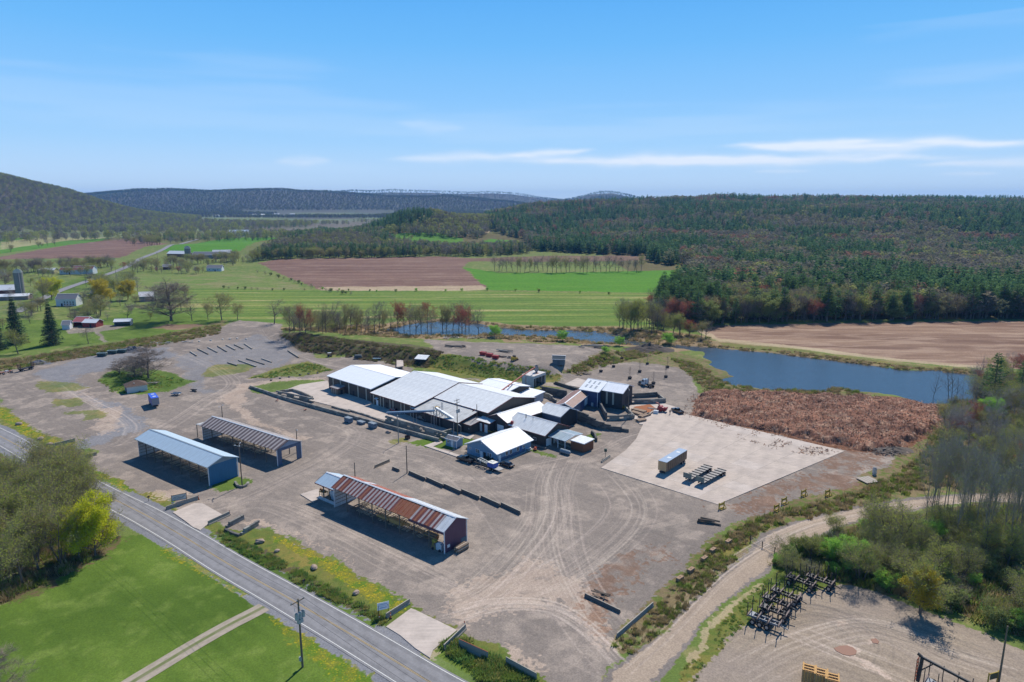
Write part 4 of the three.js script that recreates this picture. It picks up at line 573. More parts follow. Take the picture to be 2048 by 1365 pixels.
{ // long mill: wide front slope on its left half, lean-to on its right half
  const A = flat(743, 786, 4.4), L0 = 25.5, mill = 53, eave = 5.8;
  const at1 = A, t = shell('mill_building', 'mill section with long grey white front slope and pale wall strips', 'building', at1, MT, L0, [[0, 4.4], [9, 6.1], [21, 8.9], [33, 6]], { roof: ROOFW2, trim: TRIMRED });
  for (const x of [1.2, 5.4, 7.2, 11.2, 13, 17.6, 19.6, 23]) part('pale_panel', PALE, t, (b) => b.box(x, 2.2, 0.03, 0.45, 4.2, 0.06)); door_(t, 'f', 3.4, 1.2, 2.2, L0); door_(t, 'f', 9.2, 1.1, 2.4, L0, DARK);
  part('wall_hood', TRIM, t, (b) => b.hull([[2.6, 2.7, 0.9], [4.2, 2.7, 0.9], [4.2, 3, 0], [2.6, 3, 0]], [[2.6, 2.8, 0.9], [4.2, 2.8, 0.9], [4.2, 3.1, 0], [2.6, 3.1, 0]]));
  const at2 = local(A, MT, L0 + 0.5, 8.9), L2 = mill - L0 - 0.5, t2 = shell('mill_building', 'long mill section with weathered grey roof and dark gable end', 'building', at2, MT, L2, [[0, eave], [12, 8.6], [24, 5.8]], { roof: ROOFW2, trim: TRIMRED });
  const t3 = shell('mill_lean_to', 'dark walled lean-to with worn grey roof along the mill front', 'building', local(A, MT, L0 - 1, -0.6), MT, 24, [[0, 3.6], [9.3, 5.4]], { roof: ROOFG, wall: WALLDK, trim: TRIMRED, back: false });
  for (const x of [3, 9, 14.5]) part('bay_door', DARK, t3, (b) => b.box(x, 1.6, 0.03, 3.4, 3.2, 0.06));
  const t4 = shell('mill_porch', 'low dark block with patched grey roof before the mill lean-to', 'building', flat(915.5, 843, 3), MT, 6.2, [[0, 3], [6, 3.8]], { roof: ROOFD, wall: WALLBR, trim: TRIMRED, back: false });
  part('vent', STEEL, t4, (b) => b.box(5.4, 1.6, 0.04, 0.5, 0.5, 0.06));
  const t5 = shell('mill_entry', 'entry bay with light roof and red door posts beside the dark block', 'building', flat(955, 840, 3.6), MT, 5.6, [[0, 3.6], [8.4, 4.8]], { roof: ROOFW2, wall: WALLDK, trim: TRIMRED, back: false });
  for (const x of [1.4, 4]) { door_(t5, 'f', x, 1.4, 2.8, 5.6); part('door_post', mat(0x8a3a32, 0.8), t5, (b) => b.box(x - 1, 1.5, 0.06, 0.25, 3, 0.1)); }
  const b1 = shell('mill_annex', 'white roofed annex behind the long mill roof', 'building', local(A, MT, 22, 36), MT, 16, [[0, 5], [5, 5.8], [11, 4.6]], { roof: ROOFW, wall: WALLBR }); void b1;
}
{ // cross wing and blue wing
  const p = flat(995, 829, 6.4), q = flat(1077, 804, 6.4), L = Math.hypot(q[0] - p[0], q[1] - p[1]), turn = -Math.atan2(q[1] - p[1], q[0] - p[0]), W = 9.2, at = [p[0] + Math.sin(turn) * W / 2, p[1] + Math.cos(turn) * W / 2];
  const t = shell('cross_wing', 'mill cross wing with white roof and dark gable toward the office', 'building', at, turn, L, gableP(W, 4.6, 6.4), { roof: ROOFW2, wall: WALLDK, trim: TRIMRED }); door_(t, 'l', 3.2, 3, 3, L); 
  const k = between([1079, 822], [1112.7, 830], 4.6), t2 = shell('blue_wing', 'blue walled wing with grey roof and open gable end painted dark for its shade', 'building', k.at, MT, k.L + 2, gableP(9.4, 4.6, 6.4), { roof: ROOFW2, wall: WALLSLATE, rightWall: DARK, trim: TRIM }); void t2;  // right end is a solid dark wall, colour standing for shade inside the open gable
}
{ // shop next to the office
  const k = between([1014, 849], [1088.5, 870], 3.8), L = k.L + 0.5, W = 12.4, t = shell('workshop', 'workshop with white roof and dark brown walls behind the blue office', 'building', k.at, MT, L, [[0, 3.8], [5.9, 6.3], [W, 3.6]], { roof: ROOFW2, wall: WALLBR, trim: TRIMRED });
  window_(t, 'f', 9.6, 1.7, 1.2, 0.9, L); window_(t, 'f', 12, 1.7, 1.2, 0.9, L); door_(t, 'f', 7.4, 1, 2.1, L); window_(t, 'f', 2, 2.4, 1, 0.7, L); door_(t, 'r', 1.8, 2.2, 2.4, L); door_(t, 'r', 5.6, 2.6, 2.8, L, WALLWHITE); part('stove_pipe', DARK, t, (b) => { b.cyl([4.4, 5.3, -4.4], [4.4, 7.2, -4.4], 0.12, 0.12, 8); b.cyl([7.6, 5.4, -4.2], [7.6, 7.2, -4.2], 0.06, 0.06, 6); }); part('red_drum', mat(0x8d2a32, 0.5), t, (b) => b.cyl([1.6, 4, -0.7], [1.6, 5.1, -0.7], 0.55, 0.5, 12));
  const c = shell('carport', 'weathered blue grey canopy on posts at the workshop end', 'carport', local(k.at, MT, L + 0.35, 2), MT, 6.2, [[0, 3.1], [4.4, 3.8], [8.2, 3.2]], { roof: metal(0x8fa9b8, { stain: 0.4, rust: 0.1, seed: 3 }), front: false, back: false, left: false, right: false, over: 0.3 }); for (const [x, d] of [[0.4, 0.2], [3.2, 0.2], [6, 0.2], [6, 7.8]]) part('post', TRIM, c, (b) => b.box(x, 1.5, -d, 0.18, 3.2, 0.18));
  const w = shell('wood_bin', 'brown timber walled bin with white lid beyond the carport', 'bin', local(k.at, MT, L + 7.2, 4), MT, 5, [[0, 2.9], [5, 3.1]], { wall: new THREE.MeshStandardMaterial({ color: new THREE.Color(0x7d5034), roughness: 0.9, bumpMap: ribBump, bumpScale: 0.03 }), roof: ROOFW2, over: 0.15 }); void w;
  const g = thing('oil_tank', 'grey horizontal tank lying beside the brown timber bin', 'tank', local(k.at, MT, L + 8.6, -0.6), MT, undefined, 0); part('tank', mat(0x6f7d86, 0.5), g, (b) => { b.cyl([-1.6, 0.8, 0], [1.6, 0.8, 0], 0.7, 0.7, 12); b.ball([-1.6, 0.8, 0], 0.25, 0.7, 0.7, 10, 6); b.ball([1.6, 0.8, 0], 0.25, 0.7, 0.7, 10, 6); }); part('cradle', DARK, g, (b) => { b.box(-1, 0.15, 0, 0.25, 0.3, 1.2); b.box(1, 0.15, 0, 0.25, 0.3, 1.2); });
}
{ // office
  const k = between([994, 907], [1062, 880], 3.1), L = k.L, W = 12.4, turn = k.turn;
  const t = shell('office', 'light blue office with bright white gable roof', 'building', k.at, turn, L, [[0, 3.1], [W / 2, 5.7], [W, 3.1]], { roof: metal(0xf0f3f5, { stain: 0.05 }), wall: WALLOFF, trim: TRIM, right: false, over: 0.6 });
  part('skirting', metal(0x41607f), t, (b) => b.box(L / 2 - 1.4, 0.55, 0.03, L - 3, 1.3, 0.05));
  door_(t, 'f', 1.1, 1, 2.1, L); for (const x of [4.2, 6, 9.2]) window_(t, 'f', x, 1.8, 1, 1.3, L); part('blue_panel', metal(0x2f5f9a), t, (b) => b.box(10.6, 1.6, 0.04, 0.9, 1.8, 0.06)); window_(t, 'f', 12, 1.9, 0.8, 1, L); window_(t, 'l', 2.6, 1.8, 0.8, 1.2, L); window_(t, 'l', 3.5, 1.8, 0.7, 1.2, L); door_(t, 'l', 5, 1, 2.1, L, DARK); door_(t, 'l', 6.3, 1, 2.1, L); window_(t, 'l', 7.6, 1.8, 0.8, 1.2, L); window_(t, 'l', 8.4, 1.8, 0.7, 1.2, L); window_(t, 'l', 11, 2, 0.7, 0.5, L);
  part('lamp', TRIM, t, (b) => b.box(-0.08, 4.6, -W / 2, 0.16, 0.25, 0.3)); part('post', TRIM, t, (b) => b.box(L - 0.2, 1.5, -0.2, 0.16, 3.1, 0.16)); part('end_wall', WALLOFF, t, (b) => b.prism([[-0.16, -0.3], [-W + 0.16, -0.3], [-W, 3.05], [-W / 2, 5.65], [0, 3.05]], L - 2.6, L - 2.44, 'x'));
  const n = thing('picnic_table', 'white topped picnic table on the office end walk', 'table', local(k.at, turn, L - 1.6, -0.3), turn, undefined, 0.1); part('table_top', mat(0xd9d6cf, 0.8), n, (b) => b.box(0, 0.75, 0, 1.9, 0.06, 0.8)); for (const z of [-0.75, 0.75]) part('bench', mat(0xd9d6cf, 0.8), n, (b) => b.box(0, 0.45, z, 1.9, 0.05, 0.3)); part('trestle', OLDWOOD, n, (b) => { for (const x of [-0.7, 0.7]) { b.bar([x, 0, -0.7], [x, 0.72, -0.15], 0.09); b.bar([x, 0, 0.7], [x, 0.72, 0.15], 0.09); b.bar([x, 0.42, -0.8], [x, 0.42, 0.8], 0.08); } });
  const m = thing('mower', 'small orange riding mower at the office corner', 'mower', local(k.at, turn, L + 0.4, -1.4), turn + 0.6, undefined, 0.05); part('body', mat(0xc4502a, 0.5), m, (b) => { b.hull([[-0.2, 0.35, -0.35], [0.9, 0.35, -0.3], [0.9, 0.35, 0.3], [-0.2, 0.35, 0.35]].reverse(), [[-0.1, 0.8, -0.3], [0.8, 0.7, -0.25], [0.8, 0.7, 0.25], [-0.1, 0.8, 0.3]].reverse()); b.box(-0.7, 0.45, 0, 0.8, 0.2, 0.8); }); part('seat', DARK, m, (b) => { b.box(-0.6, 0.65, 0, 0.45, 0.1, 0.45); b.box(-0.82, 0.85, 0, 0.08, 0.4, 0.45); }); for (const [x, z, r] of [[0.65, -0.4, 0.2], [0.65, 0.4, 0.2], [-0.7, -0.48, 0.3], [-0.7, 0.48, 0.3]]) part('wheel', DARK, m, (b) => b.cyl([x, r, z - 0.08], [x, r, z + 0.08], r, r, 10));
  const u = S(891.7, 891.5), v2 = S(916, 898), ut = -Math.atan2(v2[1] - u[1], v2[0] - u[0]), uL = 4.4, s = shell('utility_hut', 'small blue hut with dark roof beside the office lawn', 'shed', u, ut, uL, gableP(3, 2.4, 3), { roof: metal(0x6b6a6c), wall: WALLOFF, over: 0.25 }); window_(s, 'f', 1, 1.5, 0.7, 0.8, uL); door_(s, 'f', 2.6, 0.9, 1.9, uL); part('corner_trim', TRIM, s, (b) => b.box(uL + 0.02, 1.15, 0.02, 0.14, 2.5, 0.14));
}
{ // chip bin with its cyclone, the rusty hut and the blow pipe
  const a = flat(1043.7, 771, 0), c = flat(1070, 776, 0), turn = -Math.atan2(c[1] - a[1], c[0] - a[0]), L = 6, W = 9;
  const t = thing('chip_bin', 'white metal chip bin with open dark bay and rust stained top', 'bin', a, turn, undefined, 0), e = 4.6;
  part('wall', WALLWHITE, t, (b) => { b.box(L / 2, e / 2, -0.1, L, e, 0.2); b.box(0.1, e / 2, -W / 2, 0.2, e, W - 0.4); b.box(L / 2, e / 2, -W + 0.1, L, e, 0.2); b.box(L - 0.1, e - 0.5, -W / 2, 0.2, 1, W - 0.4); }); part('roof', metal(0xc9c4be, { rust: 0.3, seed: 5 }), t, (b) => b.box(L / 2, e + 0.06, -W / 2, L + 0.2, 0.12, W + 0.2)); part('rust_sheet', RUSTY, t, (b) => b.box(4, e + 0.14, -5.2, 1.6, 0.02, 1.8)); for (const d of [0.8, 3, 5.2, 7.4]) part('post', DARK, t, (b) => b.box(L - 0.15, e / 2 - 0.4, -d, 0.22, e - 1, 0.22)); part('curtain', mat(0x77716a, 0.9), t, (b) => { b.box(L - 0.3, 1.8, -1.6, 0.06, 3.4, 1.2); b.box(L - 0.3, 2.4, -6.2, 0.06, 2.4, 0.9); });
  part('cyclone', STEEL, t, (b) => { b.lathe([[0.35, 0], [0.9, 1], [0.9, 2.3], [0.6, 2.6], [0.6, 2.9], [0.8, 2.95], [0.1, 3.3]], 3, e + 0.1, -6.4, 14); });
  const top = local(a, turn, 3, 6.4), lo = flat(947, 821, 5.6), p = thing('blow_pipe', 'long rusty red pipe slanting from mill roof to the cyclone', 'pipe', lo, 0, undefined, 0), dx = top[0] - lo[0], dz = top[1] - lo[1];
  part('pipe', mat(0xa0564a, 0.7), p, (b) => { const P = [[0, 5.4, 0], [dx * 0.33, 6.2, dz * 0.33], [dx * 0.66, 7, dz * 0.66], [dx * 0.97, 7.3, dz * 0.97]]; for (let i = 0; i < 3; i++) b.cyl(P[i], P[i + 1], 0.26, 0.26, 8); }); part('elbow', DARK, p, (b) => b.cyl([0, 5.5, 0], [-0.8, 4.6, 0.6], 0.28, 0.28, 8)); for (const f of [0.25, 0.5, 0.72, 0.94]) part('flange', RUSTY, p, (b) => b.cyl([dx * f, 5.4 + 2 * f, dz * f], [dx * (f + 0.004), 5.4 + 2 * f, dz * (f + 0.004)], 0.36, 0.36, 10)); part('strut', RUSTY, p, (b) => { b.cyl([dx * 0.55, 0, dz * 0.55], [dx * 0.55, 6.7, dz * 0.55], 0.1, 0.1, 6); b.cyl([dx * 0.8, 0, dz * 0.8], [dx * 0.8, 7.1, dz * 0.8], 0.1, 0.1, 6); });
  const h = flat(1010, 795, 0), hh = shell('rust_roof_hut', 'hut with rusty patched gable roof below the blow pipe', 'hut', h, MT, 5.6, gableP(7, 3.2, 4.8), { roof: metal(0x8a4434, { rust: 0.5, seed: 2 }), wall: WALLWHITE, over: 0.4 }); part('light_sheet', ROOFW, hh, (b) => b.hull([[2.4, 3.42, -0.2], [3.4, 3.42, -0.2], [3.4, 4.92, -3.4], [2.4, 4.92, -3.4]], [[2.4, 3.45, -0.2], [3.4, 3.45, -0.2], [3.4, 4.95, -3.4], [2.4, 4.95, -3.4]]));
  shell('grey_lean_to', 'low white roof lean-to right of the rusty hut', 'building', local(h, MT, 6.2, 0.5), MT, 8, [[0, 2.9], [6, 3.5]], { roof: ROOFW, wall: WALLWHITE }); shell('grey_lean_to', 'low grey roof lean-to left of the rusty hut', 'building', local(h, MT, -4.6, 1), MT, 4, [[0, 3], [6, 3.4]], { roof: ROOFG, wall: WALLWHITE });
}
{ // tall debarker house and blue corridor
  const k = between([1202.5, 779.7], [1234.5, 786], 6.4), turn = -34 * Math.PI / 180, t = shell('debarker_house', 'tall dark brown building with white roof and right gable opening painted dark for its shade', 'building', k.at, turn, 8.6, [[0, 6.4], [5, 8.4], [9, 7]], { roof: ROOFW, wall: WALLDK, trim: TRIM, rightWall: WALLDK });
  part('opening_shade_sheet', DARK, t, (b) => b.box(8.62, 2, -5.4, 0.06, 4, 5)); for (const x of [2.4, 5]) part('pale_panel', PALE, t, (b) => b.box(x, 3.6, 0.03, 0.7, 4.6, 0.06)); part('lamp', TRIM, t, (b) => b.box(8.7, 7.2, -5, 0.2, 0.4, 0.4)); part('railing', mat(0xb9952e, 0.7), t, (b) => { b.box(9.4, 1.4, -0.6, 1.6, 0.1, 0.1); b.box(9.4, 0.9, -0.6, 1.6, 0.1, 0.1); for (const x of [8.7, 9.4, 10.1]) b.box(x, 0.8, -0.6, 0.1, 1.4, 0.1); });  // solid dark sheet on the right gable paints the shade of an open bay
  const t2 = shell('debarker_wing', 'navy blue wing with white roof and skylight strips', 'building', local(k.at, turn, -7.6, -2.2), turn, 7.5, [[0, 6], [7.2, 8.4], [11.2, 7]], { roof: ROOFW, wall: WALLNAVY, trim: TRIM, right: true }); for (const [x, d] of [[1, 1.5], [3, 1.5], [5, 1.5], [1, 4.2], [3, 4.2], [5, 4.2]]) part('skylight', mat(0xa7adb0, 0.4), t2, (b) => { const y = (q) => 6.15 + q / 3; b.hull([[x, y(d), -d], [x + 0.7, y(d), -d], [x + 0.7, y(d + 1.8), -d - 1.8], [x, y(d + 1.8), -d - 1.8]], [[x, y(d) + 0.05, -d], [x + 0.7, y(d) + 0.05, -d], [x + 0.7, y(d + 1.8) + 0.05, -d - 1.8], [x, y(d + 1.8) + 0.05, -d - 1.8]]); }); part('downspout', TRIM, t2, (b) => b.box(7.3, 3, 0.1, 0.2, 6, 0.15)); part('meter_box', mat(0xb9bdc0, 0.5), t2, (b) => b.box(5.4, 0.9, 0.4, 0.8, 1.4, 0.6));
  const c = between([1144, 815], [1180, 786], 4.2), t3 = shell('blue_corridor', 'blue walled corridor with rusty brown roof up to the tall building', 'building', c.at, c.turn, c.L, [[0, 4.2], [2.6, 5.4], [6.5, 4]], { wall: WALLSLATE, roof: metal(0x96705f, { rust: 0.25, seed: 4 }), trim: TRIM }); part('white_panel', DOORW, t3, (b) => b.box(c.L - 4, 2, 0.04, 4.6, 2.6, 0.07)); part('sliding_door', WALLNAVY, t3, (b) => b.box(c.L - 9, 1.8, 0.04, 3.4, 2.8, 0.07));
}

// ---------- trees ----------
const leafMat = (h) => new THREE.MeshPhysicalMaterial({ color: new THREE.Color(h), roughness: 1, side: THREE.DoubleSide, transmission: 0.5, thickness: 0, specularIntensity: 0.1 });
const BARK = mat(0x6d6056, 1), BARKGREY = mat(0x8b8378, 1), TWIG = mat(0x8f8072, 1), TWIGRED = mat(0x96705f, 1), TWIGGREY = mat(0x9b938a, 1);
const LEAF = { olive: leafMat(0x9fa552), bud: leafMat(0xa09a62), yellow: leafMat(0xc6c832), gold: leafMat(0xbcab3c), fresh: leafMat(0x9bc455), red: leafMat(0xa5624f), pine: leafMat(0x567648), pine2: leafMat(0x6a8650), spruce: leafMat(0x38543e), dusk: leafMat(0x8a9458) };
// a broadleaf tree 10 m tall: limbs, twigs as slivers, small leaf faces
function broadleaf(seed, o = {}) {
  const { fork = 0.3, spread = 0.75, up = 0.35, limbs = 6, depth = 3, twigs = 5, leaves = 6, leafSize = 0.22, stems = 1, trunkR = 0.2, twigLen = 0.75, bend = 0.22 } = o, r = rng(seed), wood = new MB(), tw = new MB(), lf = new MB();
  const jit = (d, k) => d.clone().add(V((r() - 0.5) * k, (r() - 0.5) * k * 0.7, (r() - 0.5) * k)).normalize(), arr = (v) => [v.x, v.y, v.z];
  const sliver = (p, d, l, w) => { const q = V(r() - 0.5, r() - 0.5, r() - 0.5).cross(d).normalize().multiplyScalar(w), e = p.clone().addScaledVector(d, l); tw.tri(arr(p.clone().add(q)), arr(p.clone().sub(q)), arr(e)); };
  const leaf = (p, s) => { const a = V(r() - 0.5, r() - 0.5, r() - 0.5).normalize(), b = V(r() - 0.5, r() - 0.5, r() - 0.5).cross(a).normalize(); lf.tri(arr(p), arr(p.clone().addScaledVector(a, s)), arr(p.clone().addScaledVector(a, s * 0.5).addScaledVector(b, s * 0.7))); };
  const tip = (p, d, k) => { for (let i = 0; i < twigs; i++) { const dd = jit(d, 1.5), l = twigLen * (0.5 + r()); sliver(p, dd, l, 0.008); if (r() < 0.5) sliver(p.clone().addScaledVector(dd, l * 0.5), jit(dd, 1.2), l * 0.6, 0.006); } for (let i = 0; i < leaves; i++) leaf(p.clone().add(V(r() - 0.5, r() - 0.4, r() - 0.5).multiplyScalar(1.1)), leafSize * (0.6 + r() * 0.8)); void k; };
  const grow = (p, d, len, rad, lv) => {
    const n = lv === 0 ? 5 : 3; let q = p, dir = d;
    for (let i = 0; i < n; i++) {
      dir = jit(dir, bend + lv * 0.12).add(V(0, up * 0.16, 0)).normalize(); const e = q.clone().addScaledVector(dir, len / n), t0 = 1 - i / n * 0.55, t1 = 1 - (i + 1) / n * 0.55;
      wood.cyl(arr(q), arr(e), rad * t0, rad * t1, lv === 0 ? 7 : lv === 1 ? 5 : 3, false); q = e;
      if (lv < depth && (lv > 0 || (i + 1) / n > fork)) { const c = lv === 0 ? Math.ceil(limbs / (n * (1 - fork))) : 1 + (r() < 0.25 ? 1 : 0); for (let k = 0; k < c; k++) { const a = r() * 6.283, side = V(Math.cos(a), 0, Math.sin(a)), nd = dir.clone().multiplyScalar(1 - spread * 0.55).addScaledVector(side, spread).normalize(); grow(q, nd, len * (lv === 0 ? 0.5 - i * 0.03 : 0.58) * (0.75 + r() * 0.5), rad * t1 * 0.46, lv + 1); } }
      if (lv >= depth) tip(q, dir, lv);
    }
    if (lv < depth) grow(q, dir, len * 0.4, rad * 0.45, Math.max(lv + 1, depth - 1));
  };
  for (let s = 0; s < stems; s++) { const a = s / stems * 6.283 + r(); grow(V(stems > 1 ? Math.cos(a) * 0.25 : 0, -0.3, stems > 1 ? Math.sin(a) * 0.25 : 0), V(stems > 1 ? Math.cos(a) * 0.35 : (r() - 0.5) * 0.1, 1, stems > 1 ? Math.sin(a) * 0.35 : (r() - 0.5) * 0.1).normalize(), 6.6, trunkR, 0); }
  let top = 0; for (const b of [wood, tw, lf]) for (let i = 1; i < b.p.length; i += 3) top = Math.max(top, b.p[i]);
  const k = 10 / top, fit = (b) => { const g = b.geo(); g.scale(k, k, k); return g; }; return { wood: fit(wood), twig: fit(tw), leaf: fit(lf) };
}
// a conifer 10 m tall: whorls of needle sprays round a straight stem
function conifer(seed, o = {}) {
  const { whorls = 20, per = 7, base = 0.1, width = 2.2, droop = -0.1, size = 0.5, ragged = 0.3, steps = 5, tip = 1 } = o, r = rng(seed), wood = new MB(), lf = new MB();
  wood.cyl([0, -0.3, 0], [0, 5, 0], 0.19, 0.12, 7, false); wood.cyl([0, 5, 0], [0, 9.8, 0], 0.12, 0.02, 6, false);
  for (let w = 0; w < whorls; w++) {
    const f = (w + r() * 0.6) / whorls, y = (base + (0.985 - base) * f) * 10, L0 = width * Math.pow(1 - f, tip) * (f < 0.12 ? 0.75 + f * 2 : 1) + 0.18;
    for (let k = 0; k < per; k++) {
      const a = (k + r() * 0.8) / per * 6.283 + w * 1.3, L = L0 * (1 - ragged * r()), c = Math.cos(a), s = Math.sin(a), lift = droop + (r() - 0.5) * 0.25;
      if (L > 0.7) wood.cyl([0, y, 0], [c * L * 0.9, y + lift * L * 0.9, s * L * 0.9], 0.028, 0.01, 3, false);
      for (let q = 1; q <= steps; q++) {
        const t = q / steps, R = L * t, Y = y + lift * R + 0.12 * t * t * L, z = size * (0.65 + r() * 0.7) * (1.1 - t * 0.35) * Math.min(1, 0.45 + L / width);
        for (let h = 0; h < 2; h++) { const b = a + (h ? 0.75 : -0.75) * (0.4 + r()), dx = Math.cos(b) * z, dz = Math.sin(b) * z, up = (r() - 0.45) * z * 0.9, ox = c * R + (r() - 0.5) * 0.15, oz = s * R + (r() - 0.5) * 0.15; lf.tri([ox, Y, oz], [ox + dx, Y + up, oz + dz], [ox + dx * 0.45 - s * z * 0.33 * (h ? 1 : -1), Y + up * 0.4 + (r() - 0.5) * z * 0.7, oz + dz * 0.45 + c * z * 0.33 * (h ? 1 : -1)]); }
      }
    }
  }
  return { wood: wood.geo(), leaf: lf.geo() };
}
const T = {
  bare: [1, 2, 3].map((s) => broadleaf(10 + s, { leaves: 0, twigs: 4, spread: 0.7, limbs: 8, depth: 3 })),
  round: [1, 2].map((s) => broadleaf(30 + s, { leaves: 0, twigs: 10, spread: 0.95, up: 0.2, limbs: 13, fork: 0.14, trunkR: 0.26, twigLen: 0.95 })),
  bud: [1, 2, 3].map((s) => broadleaf(50 + s, { leaves: 4, twigs: 3, spread: 0.72, limbs: 8, leafSize: 0.2 })),
  leafy: [1, 2].map((s) => broadleaf(70 + s, { leaves: 13, twigs: 2, spread: 0.85, limbs: 9, fork: 0.18, leafSize: 0.25 })),
  poplar: [1, 2, 3].map((s) => broadleaf(90 + s, { leaves: 1, twigs: 2, spread: 0.4, up: 0.8, limbs: 5, fork: 0.55, trunkR: 0.1, bend: 0.08, leafSize: 0.12 })),
  multi: [1, 2].map((s) => broadleaf(110 + s, { leaves: 2, twigs: 2, stems: 4, spread: 0.6, limbs: 4, fork: 0.3, trunkR: 0.12, leafSize: 0.17 })),
  snag: [1, 2].map((s) => broadleaf(130 + s, { leaves: 0, twigs: 1, spread: 0.6, up: 0.1, limbs: 9, depth: 2, trunkR: 0.13, fork: 0.2, twigLen: 0.4 })),
  bush: [1, 2].map((s) => broadleaf(150 + s, { leaves: 7, twigs: 2, stems: 5, spread: 0.8, limbs: 4, fork: 0.05, trunkR: 0.06, leafSize: 0.5, depth: 2, twigLen: 1.6 })),
  thicket: [1, 2].map((s) => broadleaf(170 + s, { leaves: 1, twigs: 3, stems: 6, spread: 0.7, limbs: 4, fork: 0.05, trunkR: 0.06, leafSize: 0.45, depth: 2, twigLen: 2.2 })),
  pine: [1, 2, 3].map((s) => conifer(200 + s, { whorls: 18, per: 6, base: 0.16, width: 2.5, droop: 0.12, size: 0.62, ragged: 0.5, tip: 0.75 })),
  spruce: [1, 2].map((s) => conifer(220 + s, { whorls: 32, per: 10, base: 0.03, width: 3.0, droop: -0.28, size: 0.55, ragged: 0.25, tip: 1, steps: 7 })),
};
// kind: template, bark, twig, leaf
const KINDS = {
  bare: ['bare', BARK, TWIG], bare_grey: ['bare', BARKGREY, TWIGGREY], round: ['round', BARK, TWIG], bare_red: ['bud', BARK, TWIGRED, 'red'], bud: ['bud', BARK, TWIG, 'bud'], olive: ['bud', BARK, TWIG, 'olive'], dusk: ['leafy', BARK, TWIG, 'dusk'], yellow: ['leafy', BARK, TWIG, 'yellow'], gold: ['leafy', BARK, TWIG, 'gold'], fresh: ['leafy', BARKGREY, TWIG, 'fresh'],
  poplar: ['poplar', BARKGREY, TWIGGREY, 'dusk'], multi: ['multi', BARK, TWIG, 'olive'], snag: ['snag', BARKGREY, TWIGGREY], bush: ['bush', BARK, TWIG, 'fresh'], bush_olive: ['bush', BARK, TWIG, 'dusk'], bush_dark: ['bush', BARK, TWIG, 'spruce'], thicket: ['thicket', BARKGREY, TWIGGREY, 'bud'], pine: ['pine', BARK, null, 'pine'], pine_light: ['pine', BARK, null, 'pine2'], spruce: ['spruce', BARK, null, 'spruce'],
};
const protos = new Map();
function tree(kind, [x, z], h, label, group, name = 'tree', wide = 1, pick) {
  const [tn_, bark, twig, leaf] = KINDS[kind], v = T[tn_], i = pick ?? Math.abs(Math.round(x * 7.3 + z * 3.1)) % v.length, key = kind + i;
  if (!protos.has(key)) {
    const g = new THREE.Group(), t = v[i]; const a = (nm, geo, m) => { if (geo.attributes.position.count) { const o = new THREE.Mesh(geo, m); o.name = nm; g.add(o); } };
    a('trunk', t.wood, bark); if (t.twig && twig) a('twigs', t.twig, twig); if (leaf) a('crown', t.leaf, LEAF[leaf]); protos.set(key, g);
  }
  const o = protos.get(key).clone(); o.name = numbered(name); scene.add(o); o.position.set(x, H(x, z) - 0.05, z); o.rotation.y = (x * 1.7 + z * 2.9) % 6.28; o.scale.set(h / 10 * wide, h / 10, h / 10 * wide); return tag(o, label, name.includes('bush') || name.includes('shrub') || name.includes('thicket') ? 'bush' : 'tree', group);
}
const tall = (u, v, vt) => { const [, z] = S(u, v), a = Math.atan((vt - PH / 2) / FOCAL) + PITCH; return Math.max(1, EYE - Math.tan(a) * -z - H(...S(u, v))); };   // height of what stands at (u, v) and reaches up to vt
const px = (kind, u, v, vt, label, group, name, wide) => tree(kind, S(u, v), tall(u, v, vt), label, group, name, wide);

// yard island, farm edge, named single trees
px('round', 297, 757, 688, 'broad bare tree with dense dark twigs on the grass island', undefined, 'bare_tree', 1.3); px('round', 238, 748, 713, 'small crooked bare tree left on the grass island', undefined, 'bare_tree', 1.4); px('round', 268, 752, 712, 'bare apple shaped tree between two others on the grass island', undefined, 'bare_tree', 1.5);
px('spruce', 105, 690, 603, 'dark pointed spruce standing nearest the red roofed barn', undefined, 'spruce_tree', 0.85); px('spruce', 34, 688, 592, 'tall dark spruce at the left edge of the farm lawn', undefined, 'spruce_tree', 0.8); px('spruce', -4, 700, 622, 'dark spruce cut off by the left edge of the picture', undefined, 'spruce_tree', 0.9);
px('olive', 36, 708, 652, 'small budding tree before the tall left spruce', undefined, 'budding_tree', 1.2); px('bare', 176, 688, 652, 'bare twin trunk tree on the lawn before the red barn', undefined, 'bare_tree', 1.3); px('bare', 97, 692, 658, 'thin pale bare tree in front of the dark spruce', undefined, 'bare_tree');
px('round', 342, 642, 545, 'very broad grey bare tree at the lawn end', undefined, 'bare_tree', 1.25); px('bare', 384, 642, 592, 'slim bare tree right of the very broad grey tree', undefined, 'bare_tree'); px('bud', 416, 640, 600, 'bare tree second right of the very broad grey tree', undefined, 'bare_tree'); px('bud', 444, 641, 580, 'bushy brown tree in the hay field edge group', undefined, 'budding_tree', 1.1); px('bud', 475, 640, 602, 'last brown tree of the hay field edge group', undefined, 'budding_tree'); px('bare', 548, 648, 597, 'lone bare tree where the gravel lot meets the hay field', undefined, 'bare_tree', 1.3);
